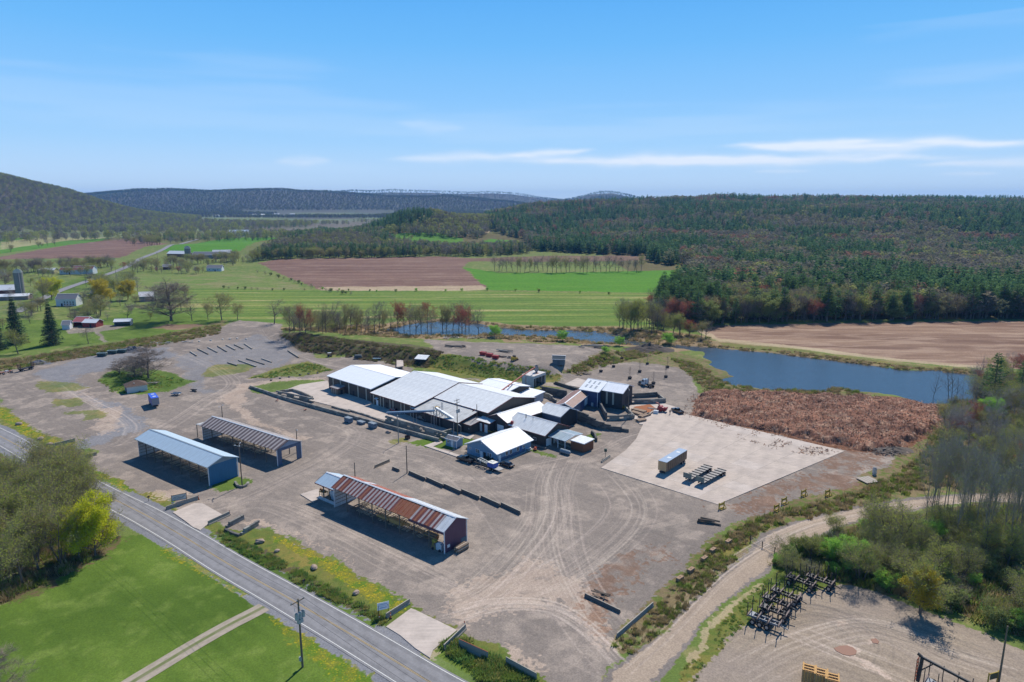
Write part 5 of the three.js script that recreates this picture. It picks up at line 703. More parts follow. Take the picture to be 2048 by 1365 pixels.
px('yellow', 103, 600, 552, 'bright yellow willow beside the country road', undefined, 'yellow_tree', 1.1); px('bud', 86, 605, 553, 'grey brown tree in front of the yellow willow', undefined, 'budding_tree', 1.1); px('gold', 206, 612, 553, 'golden leafed tree right of the white farmhouse', undefined, 'yellow_tree'); px('olive', 232, 592, 550, 'olive tree behind the golden farmhouse tree', undefined, 'budding_tree'); px('gold', 255, 600, 556, 'second golden tree near the grey barn', undefined, 'yellow_tree'); px('bud', 200, 632, 585, 'brown bushy tree below the golden tree', undefined, 'budding_tree', 1.2); px('bare', 254, 640, 600, 'small bare tree in the striped hay field corner', undefined, 'bare_tree'); px('bare', 168, 618, 572, 'bare tree in front of the white farmhouse', undefined, 'bare_tree', 1.2); { const r = rng(27); for (const [u, v, h] of [[18, 640, 12], [60, 648, 9], [75, 622, 11], [140, 628, 8], [150, 640, 7], [190, 600, 12], [222, 604, 13], [240, 612, 10], [262, 628, 8], [215, 640, 6], [270, 612, 9], [310, 608, 13], [325, 618, 15], [362, 622, 14], [372, 600, 12], [335, 596, 12], [20, 600, 10], [5, 660, 8], [300, 640, 6], [10, 570, 12], [60, 572, 9], [215, 575, 11], [180, 562, 9]]) tree(['bare', 'bud', 'bare_grey', 'olive', 'round'][Math.floor(r() * 5)], S(u, v), h, 'bare or budding yard tree among the left farm houses', 'farm yard trees', 'farm_yard_tree', 1.25); }
px('bare', 62, 612, 575, 'bare tree in front of the silo farm', undefined, 'bare_tree', 1.2);
// row beside the creek
{ const r = rng(21), xs = [578, 588, 600, 612, 622, 634, 645, 652, 668, 680, 690, 702, 712, 722, 736, 748, 758, 766, 780, 796, 808, 820, 832, 843, 854, 862, 886, 893, 905, 917, 924, 931, 938, 958]; for (const x of xs) { const red = [612, 796, 808, 854, 924, 931].includes(x), v = 660 + r() * 12, top = 596 + r() * 22; px(red ? 'bare_red' : r() < 0.35 ? 'bud' : 'bare', x, v, top, red ? 'red budded tree in the row along the creek' : 'slim bare tree in the row along the creek', red ? 'red trees along the creek' : 'bare trees along the creek', red ? 'red_tree' : 'bare_tree', 0.75); } }
{ const r = rng(22); for (let i = 0; i < 16; i++) px(r() < 0.5 ? 'olive' : 'bare', 1238 + i * 4.9 + r() * 3, 654 + r() * 16, 590 + r() * 14, 'tall thin tree in the grove between creek and pond', 'grove between creek and pond', 'grove_tree', 0.7); for (let i = 0; i < 34; i++) px(r() < 0.7 ? 'bare' : 'bud', 985 + i * 9 + r() * 5, 542 + r() * 5, 505 + r() * 10, 'tree in the thin line behind the bright green field', 'line behind the bright field', 'hedgerow_tree', 0.8); }
// front left wood
{ const r = rng(23), P = G([[-60, 905], [60, 935], [140, 975], [190, 1040], [205, 1090], [150, 1130], [60, 1180], [-60, 1235]]); let n = 0; for (let i = 0; i < 900 && n < 46; i++) { const x = lerp(-125, -60, r()), z = lerp(-185, -105, r()); if (!inside(x, z, P)) continue; n++; tree(r() < 0.45 ? 'olive' : r() < 0.7 ? 'multi' : 'bud', [x, z], 12 + r() * 5, 'budding tree inside the roadside wood at lower left', 'roadside wood', 'wood_tree', 0.95); } }
px('fresh', 112, 1010, 926, 'fresh green willow at the roadside wood top edge', undefined, 'green_tree', 1.2); px('yellow', 190, 1112, 985, 'bright yellow green tree at the roadside wood corner', undefined, 'yellow_tree', 0.8); px('yellow', 158, 1120, 1010, 'second yellow green tree inside the roadside wood corner', undefined, 'yellow_tree', 0.7); px('spruce', 172, 1035, 985, 'little dark evergreen behind the bright yellow tree', undefined, 'spruce_tree', 0.8); px('thicket', 232, 1075, 1035, 'grey twiggy thicket right of the yellow tree', undefined, 'thicket', 1.4);
px('round', -10, 1420, 1290, 'bare branches reaching in at the lower left corner', undefined, 'bare_tree');
// right: poplar stand, brush and pond edge
{ const r = rng(24), P = G([[1835, 1050], [1880, 1030], [2100, 1010], [2100, 1110], [1960, 1120], [1860, 1105]]); let n = 0; for (let i = 0; i < 1500 && n < 46; i++) { const x = lerp(85, 150, r()), z = lerp(-165, -110, r()); if (!inside(x, z, P)) continue; n++; tree('poplar', [x, z], 19 + r() * 6, 'tall thin grey poplar in the stand at the right', 'poplar stand', 'poplar_tree', 0.62); } }
{ const r = rng(25), P = G([[1890, 830], [1960, 760], [2150, 740], [2150, 975], [1990, 975], [1900, 940], [1870, 890]]); let n = 0; for (let i = 0; i < 2500 && n < 120; i++) { const x = lerp(110, 240, r()), z = lerp(-290, -160, r()); if (!inside(x, z, P)) continue; n++; const k = r(); tree(k < 0.5 ? 'bare_grey' : k < 0.75 ? 'multi' : k < 0.9 ? 'olive' : 'bare_red', [x, z], 6 + r() * 7, 'grey leafless tree in the scrub wood right of the pond', 'scrub wood right of the pond', 'scrub_tree', 1); } }
px('pine', 1984, 812, 702, 'single dark pine at the right end of the pond', undefined, 'pine_tree', 0.95); px('pine', 1968, 800, 735, 'smaller pine leaning on the single dark pine', undefined, 'pine_tree', 0.9); px('fresh', 1976, 842, 790, 'small fresh green tree under the pond pine', undefined, 'green_tree'); px('pine_light', 2040, 800, 720, 'pine at the right edge above the scrub wood', undefined, 'pine_tree');
for (const [u, v, t] of [[1866, 802, 736], [1897, 801, 722], [1904, 802, 730], [1914, 800, 742], [1926, 801, 764], [1962, 760, 700], [1955, 765, 705]]) px('snag', u, v, t, 'grey dead tree at the right shore of the pond', 'dead trees at the pond', 'dead_tree', 0.8);
px('multi', 1790, 1112, 985, 'wide bare multi-stem tree beside the gravel lane', undefined, 'bare_tree', 1.1); px('bare', 1862, 1040, 985, 'small bare tree behind the multi-stem tree', undefined, 'bare_tree'); px('olive', 1840, 1228, 1118, 'yellow green budding tree casting shadow on the log yard', undefined, 'budding_tree', 1.15); px('gold', 1838, 1226, 1128, 'olive undergrown tree twined with the shadow casting tree', undefined, 'yellow_tree', 0.7);
px('fresh', 1690, 1135, 1068, 'fresh green tree left of the log yard brush', undefined, 'green_tree', 1.3); px('fresh', 1852, 1095, 1034, 'bright green tree below the poplar stand', undefined, 'green_tree', 1.2); px('fresh', 1668, 1122, 1078, 'pale green shrub tree by the lane bend', undefined, 'green_tree', 1.2); px('thicket', 1555, 1105, 1065, 'bare twiggy shrub at the lane gate', undefined, 'thicket', 1.2);
{ const r = rng(26), P = G([[1545, 1128], [1640, 1085], [1760, 1042], [1860, 1060], [2100, 1060], [2100, 1270], [2000, 1265], [1880, 1218], [1760, 1172], [1690, 1158], [1600, 1165]]); let n = 0; for (let i = 0; i < 4000 && n < 210; i++) { const x = lerp(50, 150, r()), z = lerp(-160, -85, r()); if (!inside(x, z, P)) continue; n++; const k = r(); tree(k < 0.3 ? 'bush_olive' : k < 0.5 ? 'bush' : k < 0.75 ? 'thicket' : k < 0.9 ? 'multi' : 'olive', [x, z], k < 0.75 ? 2 + r() * 3 : 5 + r() * 5, k < 0.75 ? 'shrub in the brush between lane and log yard' : 'young tree in the brush between lane and log yard', k < 0.75 ? 'brush by the log yard' : 'young trees by the log yard', k < 0.75 ? 'brush_shrub' : 'young_tree', 1.2); } }
for (const [u, v, vt, l] of [[1240, 692, 672, 'green willow bush on the bank above the sapling lot'], [1211, 708, 692, 'bright green bush at the left of the sapling lot bank'], [1335, 690, 664, 'green shrub near the pond inlet'], [990, 674, 648, 'fresh green shrub in the creek'], [1125, 682, 660, 'small green tree before the creek bend']]) px('fresh', u, v, vt, l, undefined, 'green_bush', 1.3);
for (const [u, v, w] of [[938, 905, 1.5], [950, 909, 1.6], [962, 913, 1.5], [975, 922, 1.3], [984, 924, 1.2]]) tree('bush_dark', S(u, v), 1.7, 'clipped dark evergreen bush against the blue office front', 'bushes at the office front', 'evergreen_bush', w);

// ---------- woods: the trees that show largest stand alone, the rest as one mass of each kind ----------
function lowBroad(seed, leaves) { const r = rng(seed), b = new MB(); b.cyl([0, -0.5, 0], [0, 5, 0], 0.16, 0.08, 3, false); for (let i = 0; i < leaves; i++) { const a = r() * 6.283, h = r(), R = 2.5 * Math.sqrt(Math.sin(Math.PI * (0.12 + h * 0.86))) * Math.sqrt(0.25 + 0.75 * r()), p = [Math.cos(a) * R, 3 + h * 6.6, Math.sin(a) * R], s = 0.55 + r() * 0.5, q = () => (r() - 0.5) * s * 2; b.tri(p, [p[0] + q(), p[1] + q(), p[2] + q()], [p[0] + q() * 0.8, p[1] + q() * 0.8, p[2] + q() * 0.8]); } return b.geo(); }
function lowPine(seed) { const r = rng(seed), b = new MB(); b.cyl([0, -0.5, 0], [0, 9, 0], 0.15, 0.03, 3, false); for (let w = 0; w < 9; w++) { const f = w / 9, y = 1.2 + f * 8.3, R = 2.3 * Math.pow(1 - f, 0.8) + 0.25; for (let k = 0; k < 7; k++) { const a = (k + r()) / 7 * 6.283 + w, a2 = a + 0.75, L = R * (0.65 + r() * 0.5); b.tri([0, y + 0.75, 0], [Math.cos(a) * L, y - 0.2 + r() * 0.5, Math.sin(a) * L], [Math.cos(a2) * L * 0.7, y + 0.1 + r() * 0.5, Math.sin(a2) * L * 0.7]); } } return b.geo(); }
const masses = new Map();
const leafWhite = (c, t) => new THREE.MeshPhysicalMaterial({ color: new THREE.Color(c), roughness: 1, side: THREE.DoubleSide, transmission: t, thickness: 0, specularIntensity: 0.1 });
const MASS = { hardwood: [lowBroad(1, 210), leafWhite(0xffffff, 0.45)], hardwood_b: [lowBroad(2, 160), leafWhite(0xffffff, 0.45)], pine: [lowPine(3), leafWhite(0xffffff, 0.45)], pine_b: [lowPine(4), leafWhite(0xffffff, 0.45)] };
const toMass = (k, x, z, h, col, wide = 1) => { if (!masses.has(k)) masses.set(k, []); masses.get(k).push([x, z, h, col, wide]); };
const HW = [0x807c68, 0x857d6e, 0x78756a, 0x8a8664, 0x787c5c, 0x827c72, 0x969a58, 0x926f5d], PN = [0x5b7a4c, 0x648452, 0x708c56, 0x52724a];
const inView = (x, z) => Math.abs(x) < -z * 0.78 + 60;
function wood(poly, step, kindOf, hOf, o = {}) {
  const r = rng(o.seed ?? 1); let b = [1e9, -1e9, 1e9, -1e9]; for (const [x, z] of poly) b = [Math.min(b[0], x), Math.max(b[1], x), Math.min(b[2], z), Math.max(b[3], z)];
  const out = []; for (let z = b[3]; z > b[2]; z -= step(z)) for (let x = b[0]; x < b[1]; x += step(z)) { const X = x + (r() - 0.5) * step(z) * 2.2, Z = z + (r() - 0.5) * step(z) * 2.2; if (!inView(X, Z) || !inside(X, Z, poly)) { r(); continue; } const k = kindOf(X, Z, r); if (k) out.push([X, Z, k, hOf(X, Z, r, k), r()]); } return out;
}
const FOREST = [...G([[1318, 646], [1322, 604], [1372, 558], [1392, 538], [1300, 526], [1296, 512], [1180, 508], [1064, 502], [1044, 478], [985, 462]]), [-70, -1900], [-140, -3200], [3600, -3200], [3600, -380], ...G([[2120, 638], [1900, 640], [1700, 643], [1450, 648], [1396, 655]])];
{
  const grove = (x, z) => fbm(x * 0.011 + 3, z * 0.009, 3), all = wood(FOREST, (z) => z > -520 ? 4.6 : z > -750 ? 6.5 : z > -1300 ? 8.5 : z > -2000 ? 12 : 15, (x, z, r) => { const g = grove(x, z); const p = z > -445 ? 0.3 : sstep(0.33, 0.53, g) * 0.9; return r() < p ? 'pine' : 'hard'; }, (x, z, r, k) => (k === 'pine' ? 16 + r() * 9 : 13 + r() * 7) * (z < -2000 ? 1.15 : 1), { seed: 3 });
  all.sort((a, b) => Math.hypot(a[0], a[1]) - Math.hypot(b[0], b[1])); let np = 0, nh = 0, nb = 0, ng = 0;
  for (const [x, z, k, h, q] of all) {
    const g = fbm(x * 0.02, z * 0.02, 2);
    if (k === 'pine' && np < 290 && z > -640) { np++; tree(q < 0.5 ? 'pine' : 'pine_light', [x, z], h, 'white pine in the forest beyond the pond field', 'forest pines', 'pine_tree', 1.25); }
    else if (k === 'hard' && z > -600 && (q < 0.5 ? nh < 220 : q < 0.8 ? nb < 130 : ng < 60)) { if (q < 0.5) { nh++; tree('bare', [x, z], h, 'leafless grey tree in the forest beyond the pond field', 'leafless forest trees', 'bare_tree', 1.1); } else if (q < 0.8) { nb++; tree(q < 0.72 ? 'bud' : 'olive', [x, z], h, 'budding brown tree in the forest beyond the pond field', 'budding forest trees', 'budding_tree', 1.15); } else { ng++; tree(q < 0.9 ? 'bare_red' : 'dusk', [x, z], h * 0.95, q < 0.9 ? 'reddish maple in the forest beyond the pond field' : 'yellow olive tree in the forest beyond the pond field', q < 0.9 ? 'red forest trees' : 'olive forest trees', q < 0.9 ? 'red_tree' : 'olive_tree', 1.15); } }
    else if (k === 'pine') toMass(q < 0.5 ? 'pine' : 'pine_b', x, z, h, PN[Math.floor(q * 3.99)], 1.35); else toMass(q < 0.5 ? 'hardwood' : 'hardwood_b', x, z, h, g > 0.66 && q < 0.6 ? HW[7] : q > 0.9 ? HW[6] : HW[Math.floor(q * 5.99)], 1.35);
  }
}
const hardMix = (x, z, q, h) => toMass(q < 0.5 ? 'hardwood' : 'hardwood_b', x, z, h, q > 0.75 ? HW[6] : HW[Math.floor(q * 7.99)], 1.15), pineMix = (x, z, q, h) => toMass(q < 0.5 ? 'pine' : 'pine_b', x, z, h, PN[Math.floor(q * 3.99)], 1.05);
{ // belt behind the ploughed field
  const BELT = G([[500, 527], [528, 506], [578, 480], [640, 464], [760, 468], [800, 490], [900, 502], [1040, 497], [1064, 507], [980, 514], [880, 513], [700, 517], [560, 519]]);
  const all = wood(BELT, () => 7.5, (x, z, r) => (sstep(0.45, 0.6, fbm(x * 0.01 + 6, z * 0.01, 3)) * (x < -160 ? 0.6 : 0.4) > r() ? 'pine' : 'hard'), (x, z, r, k) => k === 'pine' ? 15 + r() * 6 : 11 + r() * 6, { seed: 5 }); all.sort((a, b) => b[1] - a[1]); let n = 0, m = 0;
  for (const [x, z, k, h, q] of all) if (k === 'hard' && n < 110) { n++; tree(q < 0.6 ? 'bud' : 'olive', [x, z], h, 'brown olive tree in the belt behind the ploughed field', 'belt behind the ploughed field', 'belt_tree', 1.1); } else if (k === 'pine' && m < 60) { m++; tree('pine', [x, z], h, 'dark pine in the belt behind the ploughed field', 'pines behind the ploughed field', 'belt_pine', 1.1); } else (k === 'pine' ? pineMix : hardMix)(x, z, q, h);
  for (const [x, z, , , q] of wood([[-420, -1330], [-60, -1330], [-20, -1760], [-330, -1760]], () => 8, (x, z, r) => hillH(x, z) > 6 || r() < 0.15 ? 'a' : null, () => 12, { seed: 6 })) { const w = Math.hypot((x + 260) / 90, (z + 1470) / 110) < 1.05; (w || q < 0.2 ? pineMix : hardMix)(x, z, q, 13 + q * 5); }
  // lines and clumps over the left fields
  const line = (list, n, kinds, h, label, group, name, seed, jit = 6) => { const c = G(list), r = rng(seed); for (let i = 0; i < n; i++) { const t = (i + r() * 0.8) / n * (c.length - 1), k = Math.min(c.length - 2, Math.floor(t)), x = lerp(c[k][0], c[k + 1][0], t - k) + (r() - 0.5) * jit, z = lerp(c[k][1], c[k + 1][1], t - k) + (r() - 0.5) * jit; tree(kinds[Math.floor(r() * kinds.length)], [x, z], h * (0.7 + r() * 0.5), label, group, name, 1.1); } };
  line([[-20, 548], [60, 545], [140, 540], [222, 535]], 44, ['bare', 'bud', 'bare'], 15, 'bare tree in the line behind the white long house', 'line behind the long house', 'hedgerow_tree', 1, 14); line([[258, 488], [300, 486], [340, 480], [372, 477]], 22, ['bud', 'olive', 'pine'], 15, 'tree in the clump above the country road', 'clump above the country road', 'roadside_tree', 2, 20); line([[290, 548], [350, 530], [420, 526], [470, 522], [500, 520]], 26, ['bare', 'bud', 'olive', 'bud'], 14, 'tree among the farm roofs in the middle distance', 'trees round the far farm', 'farm_tree', 3, 26); line([[250, 535], [300, 545], [350, 548], [420, 545]], 14, ['bare', 'bare_red', 'bud'], 9, 'small tree along the far farm lane', 'trees along the far lane', 'farm_tree', 4, 14); line([[395, 482], [440, 474], [490, 472], [520, 466]], 16, ['bud', 'pine', 'bare'], 13, 'tree near the white hilltop farmhouse', 'trees round the hilltop house', 'farm_tree', 5, 24); line([[40, 505], [100, 490]], 6, ['bud', 'bare'], 13, 'lone tree in the far left green field', 'trees in the left green field', 'field_tree', 6, 30);
  const clump = (p, step, label, group, name, seed, h = 11) => { const k = ['bare', 'bud', 'bare_grey', 'olive', 'bud', 'multi']; for (const [x, z, , , q] of wood(G(p), () => step, (x, z, r) => fbm(x * 0.03, z * 0.03, 2) > 0.4 ? 'a' : null, () => 1, { seed })) tree(k[Math.floor(q * 5.99)], [x, z], h * (0.6 + q * 0.8), label, group, name, 1.25); };
  clump([[255, 545], [300, 528], [400, 524], [500, 518], [505, 528], [440, 546], [330, 552]], 17, 'budding tree in the thickets round the middle farm', 'thickets of the middle farm', 'farm_tree', 31); clump([[-30, 552], [230, 528], [235, 536], [225, 548], [100, 556], [-30, 566]], 15, 'bare tree in the hedge wood above the long house', 'hedge wood above the long house', 'hedgerow_tree', 32); clump([[190, 575], [260, 560], [300, 575], [260, 600], [205, 600]], 12, 'budding tree in the hedge behind the farmhouse', 'hedge behind the farmhouse', 'farm_tree', 33); clump([[10, 610], [70, 605], [90, 630], [20, 650]], 12, 'bare tree between the silo and the spruces', 'trees between silo and spruces', 'farm_tree', 34, 9); clump([[190, 605], [225, 610], [215, 640], [180, 645], [170, 630]], 8, 'brown shrubby tree beside the farmhouse yard', 'thicket beside the farmhouse', 'farm_tree', 35, 8); clump([[255, 492], [300, 478], [380, 474], [385, 480], [300, 492]], 22, 'budding tree in the copse over the country road', 'copse over the country road', 'copse_tree', 36, 15); clump([[560, 652], [760, 646], [880, 638], [880, 648], [760, 664], [600, 668]], 9, 'slim sapling in the wet ground by the creek', 'saplings by the creek', 'creek_sapling', 37, 8);
  line([[520, 545], [580, 562], [650, 583], [700, 590]], 24, ['bush_olive', 'thicket'], 3.4, 'hedge shrub on the edge of the ploughed field', 'hedge by the ploughed field', 'hedge_shrub', 7, 5); line([[640, 580], [760, 584], [980, 582], [1240, 590]], 14, ['bush_olive', 'bush'], 3, 'small shrub on the strip under the bright field', 'shrubs under the bright field', 'field_shrub', 8, 5); line([[440, 577], [500, 580], [620, 582]], 9, ['thicket', 'bush_olive'], 3, 'low shrub between olive and striped fields', 'shrubs between two fields', 'field_shrub', 9, 4);
  line([[1310, 612], [1318, 640], [1335, 668], [1400, 678]], 22, ['bare', 'bare_red', 'bud', 'olive'], 13, 'tree at the forest corner by the creek mouth', 'trees at the forest corner', 'corner_tree', 10, 10); line([[760, 475], [800, 480], [860, 490]], 12, ['pine', 'bud'], 12, 'tree in the clearing above the belt', 'trees in the far clearing', 'clearing_tree', 11, 40);
}
{ // far hills and valley floor
  const far = (poly, step, keep, seed, pineShare) => { for (const [x, z, , , q] of wood(poly, () => step, (x, z, r) => keep(x, z, r) ? 'a' : null, () => 1, { seed })) (fbm(x * 0.003 + 7, z * 0.003, 3) * 0.7 + q * 0.3 < pineShare ? pineMix : hardMix)(x, z, q, 13 + q * 6); };
  far([[-3400, -1500], [-800, -1500], [-800, -3300], [-3400, -3300]], 10.5, (x, z, r) => hillH(x, z) > 7, 11, 0.33);
  far([[-1900, -1250], [-450, -1250], [-200, -2600], [-1700, -2600]], 17, (x, z, r) => hillH(x, z) <= 7 && fbm(x * 0.004, z * 0.007, 3) > 0.5 - r() * 0.08, 12, 0.3);
  far([[-4600, -3300], [700, -3300], [1600, -6500], [-4600, -6500]], 17, (x, z, r) => hillH(x, z) > 22 || fbm(x * 0.002, z * 0.003, 3) > 0.5, 13, 0.36);
  far([[-4800, -6500], [4800, -5600], [4800, -7600], [-4800, -7600]], 28, (x, z) => hillH(x, z) > 30, 14, 0.4);
}
const MASS_NAME = { hardwood: 'hardwood_forest', hardwood_b: 'mixed_hardwood_forest', pine: 'pine_forest', pine_b: 'mixed_pine_forest' }, MASS_LABEL = { hardwood: 'grey brown leafless woods over the far hillsides', hardwood_b: 'thinner leafless woods mixed over the far hillsides', pine: 'dark green pine woods on the right hillside', pine_b: 'scattered lighter pines across the far woods' };
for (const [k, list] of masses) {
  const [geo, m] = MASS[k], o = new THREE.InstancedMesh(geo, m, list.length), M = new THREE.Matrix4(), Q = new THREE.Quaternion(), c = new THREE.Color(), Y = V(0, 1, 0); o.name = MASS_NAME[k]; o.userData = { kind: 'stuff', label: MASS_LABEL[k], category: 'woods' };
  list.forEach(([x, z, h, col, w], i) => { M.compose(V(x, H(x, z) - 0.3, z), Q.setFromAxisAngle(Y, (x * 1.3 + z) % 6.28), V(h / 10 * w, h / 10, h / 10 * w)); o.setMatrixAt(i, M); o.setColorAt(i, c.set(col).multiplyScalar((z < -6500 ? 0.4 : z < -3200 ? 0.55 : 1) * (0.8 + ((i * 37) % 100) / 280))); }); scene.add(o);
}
// weeds, brush and marsh growth: too many to count
{
  const weedGeo = (() => { const r = rng(8), b = new MB(); for (let i = 0; i < 46; i++) { const a = r() * 6.283, R = r() * 0.7, x = Math.cos(a) * R, z = Math.sin(a) * R, l = 0.35 + r() * 0.75, dx = (r() - 0.5) * l, dz = (r() - 0.5) * l, w = 0.05 + r() * 0.06; b.tri([x - w, 0, z + w * (r() - 0.5)], [x + w, 0, z - w * (r() - 0.5)], [x + dx, l, z + dz]); } return b.geo(); })();
  const put = (name, label, kinds, list, m) => { const M = new THREE.Matrix4(), Q = new THREE.Quaternion(), c = new THREE.Color(), Y = V(0, 1, 0), o = new THREE.InstancedMesh(kinds, m, list.length); o.name = name; o.userData = { kind: 'stuff', label, category: 'weeds' }; list.forEach(([x, z, s, col], i) => { M.compose(V(x, H(x, z) - 0.03, z), Q.setFromAxisAngle(Y, (x * 5 + z * 3) % 6.28), V(s * 1.3, s, s * 1.3)); o.setMatrixAt(i, M); o.setColorAt(i, c.set(col)); }); scene.add(o); };
  const list = [], r = rng(41), C1 = [0xa08d66, 0xb09d76, 0x85903f, 0x8d7e58, 0x76883c], C2 = [0xb8a37c, 0x958360, 0xc2ad86, 0x86854a], C3 = [0x6f8f4a, 0x869a46, 0x9b9856];
  const fill = (p, n, s0, s1, cols) => { const P = G(p); let b = [1e9, -1e9, 1e9, -1e9]; for (const [x, z] of P) b = [Math.min(b[0], x), Math.max(b[1], x), Math.min(b[2], z), Math.max(b[3], z)]; let k = 0; for (let i = 0; i < n * 12 && k < n; i++) { const x = lerp(b[0], b[1], r()), z = lerp(b[2], b[3], r()); if (!inside(x, z, P) || fbm(x * 0.3, z * 0.3, 3) < 0.3 + r() * 0.32) continue; k++; list.push([x, z, s0 + r() * (s1 - s0), cols[Math.floor(r() * cols.length)]]); } };
  fill([[1225, 1290], [1310, 1215], [1360, 1160], [1430, 1085], [1520, 1065], [1410, 1185], [1265, 1312]], 420, 0.4, 0.9, C1); fill([[1430, 1085], [1500, 1045], [1580, 1020], [1720, 985], [1790, 945], [1900, 880], [1940, 960], [1750, 1006], [1580, 1048]], 900, 0.5, 1.2, C1); fill([[-40, 750], [200, 710], [330, 690], [440, 668], [440, 650], [200, 692], [-40, 730]], 1400, 0.7, 1.6, C1); fill([[560, 672], [610, 705], [850, 738], [890, 706], [700, 682]], 1300, 0.6, 1.3, [0x7d7056, 0x8c7d60, 0x747d42, 0x6a634c]);
  fill([[560, 660], [760, 652], [900, 638], [1040, 654], [1240, 657], [1420, 676], [1425, 692], [1240, 690], [1080, 684], [900, 675], [700, 672]], 2600, 0.7, 1.8, C2); fill([[1410, 690], [1600, 705], [1800, 732], [1960, 742], [1960, 748], [1800, 740], [1600, 714], [1420, 700]], 800, 0.5, 1, C2); fill([[1340, 716], [1400, 730], [1440, 760], [1520, 780], [1720, 782], [1720, 790], [1420, 790], [1390, 760]], 700, 0.6, 1.4, C1); fill([[440, 1062], [520, 1100], [640, 1165], [775, 1238], [765, 1252], [630, 1185], [430, 1078]], 600, 0.4, 0.9, C3); fill([[880, 1290], [930, 1280], [1010, 1330], [1080, 1370], [960, 1365]], 350, 0.5, 1.1, C3); fill([[1125, 748], [1180, 718], [1260, 702], [1330, 706], [1250, 722], [1180, 742]], 500, 0.6, 1.4, C1);
  fill([[1545, 1130], [1640, 1085], [1760, 1042], [2100, 1010], [2100, 1290], [1880, 1225], [1700, 1165]], 2600, 0.7, 1.8, [...C1, ...C3]); fill([[-60, 910], [140, 975], [220, 1050], [200, 1110], [60, 1185], [-60, 1230]], 1400, 0.6, 1.5, C1); fill([[1330, 1420], [1370, 1335], [1460, 1230], [1550, 1140], [1600, 1150], [1470, 1270], [1360, 1400]], 260, 0.2, 0.45, C3); fill([[840, 730], [900, 710], [1120, 752], [1000, 762]], 700, 0.4, 0.8, C3); fill([[500, 757], [620, 725], [665, 742], [540, 757]], 300, 0.4, 0.8, C3); fill([[190, 755], [260, 738], [380, 762], [300, 785], [220, 785]], 250, 0.4, 0.8, C3); fill([[1890, 830], [1960, 760], [2150, 740], [2150, 985], [1900, 980], [1840, 920]], 2200, 0.7, 2, C1);
  put('weeds', 'dry and green weeds on the banks and ditches', weedGeo, list, leafWhite(0xffffff, 0.45));
}

// ---------- concrete block walls and barriers ----------
const BLOCK = [0x8e8a80, 0x7f7b72, 0x9a958a, 0x74706a].map((c) => mat(c, 0.95)), BLOCKDK = [0x5c5a56, 0x66635d, 0x52504d, 0x6f6b64].map((c) => mat(c, 0.95)), blockGeo = new Map();
const blockOf = (l, h = 0.6, w = 0.6) => { const k = `${l.toFixed(2)},${h},${w}`; if (!blockGeo.has(k)) blockGeo.set(k, (() => { const b = new MB(), q = 0.04, y = h - 0.02; b.hull([[-l / 2, 0, w / 2], [l / 2, 0, w / 2], [l / 2, 0, -w / 2], [-l / 2, 0, -w / 2]], [[-l / 2, y - q, w / 2], [l / 2, y - q, w / 2], [l / 2, y - q, -w / 2], [-l / 2, y - q, -w / 2]]); b.hull([[-l / 2, y - q, w / 2], [l / 2, y - q, w / 2], [l / 2, y - q, -w / 2], [-l / 2, y - q, -w / 2]], [[-l / 2 + q, y, w / 2 - q], [l / 2 - q, y, w / 2 - q], [l / 2 - q, y, -w / 2 + q], [-l / 2 + q, y, -w / 2 + q]]); return b.geo(); })()); return blockGeo.get(k); };
function blockWall(label, pts, courses, o = {}) {   // courses: one number or one per sighted point; gaps: share of blocks left out of the upper courses
  const P = Array.isArray(pts[0]) ? G(pts) : pts, { len = 1.75, gaps = 0, tones = BLOCK, y = 0, h = 0.6 } = o, t = thing('block_wall', label, 'wall', P[0], 0, undefined, y), r = rng(Math.round(P[0][0] * 10)), seg = [0];
  for (let i = 1; i < P.length; i++) seg.push(seg[i - 1] + Math.hypot(P[i][0] - P[i - 1][0], P[i][1] - P[i - 1][1])); const total = seg[seg.length - 1], C = (s) => { let i = 1; while (i < P.length - 1 && s > seg[i]) i++; const f = clamp((s - seg[i - 1]) / (seg[i] - seg[i - 1])); return { x: lerp(P[i - 1][0], P[i][0], f), z: lerp(P[i - 1][1], P[i][1], f), c: Array.isArray(courses) ? lerp(courses[i - 1], courses[i], f) : courses }; };
  const most = Math.max(...[].concat(courses));
  for (let k = 0; k < most; k++) for (let s = k % 2 ? len / 2 : 0; s + len * 0.4 < total; s += len) {
    const l = Math.min(len, total - s), a = C(s), b = C(s + l), m = C(s + l / 2); if (m.c < k + 0.5 || (k > 0 && k < most - 1 && r() < gaps)) continue;
    const g = blockOf(Math.max(0.5, Math.round((Math.hypot(b.x - a.x, b.z - a.z) - 0.03) * 4) / 4), h), q = new THREE.Mesh(g, tones[Math.floor(r() * 4)]); q.name = 'block'; q.position.set((a.x + b.x) / 2 - P[0][0] + (r() - 0.5) * 0.03, k * h + (k ? 0 : -0.02), (a.z + b.z) / 2 - P[0][1] + (r() - 0.5) * 0.03); q.rotation.y = -Math.atan2(b.z - a.z, b.x - a.x); t.add(q);
  }
  return t;
}
blockWall('long low block wall along the gravel below the loading apron', [[498, 776], [560, 797], [640, 820], [760, 852], [880, 885]], 2, { len: 1.8 });
blockWall('tall slotted block wall of the storage bin before the mill', [[768, 844], [830, 862], [893, 880]], 4, { gaps: 0.35 }); blockWall('short slotted end wall of the storage bin near the hut', [[866, 881], [886, 873], [904, 868]], [2, 3, 3], { gaps: 0.3 });
blockWall('slotted block wall on the left of the loading apron', [[553, 790], [600, 800], [627, 806]], 3, { gaps: 0.4 }); blockWall('short wall of old blocks at the loading apron back edge', [[556, 787], [585, 783], [600, 788], [626, 800]], 2, { gaps: 0.2 });
blockWall('single course of blocks on the loading apron near the mill', [[664, 815], [700, 825]], 1); blockWall('low curb of blocks running to the slotted bin', [[697, 822], [735, 833], [770, 846]], 1);
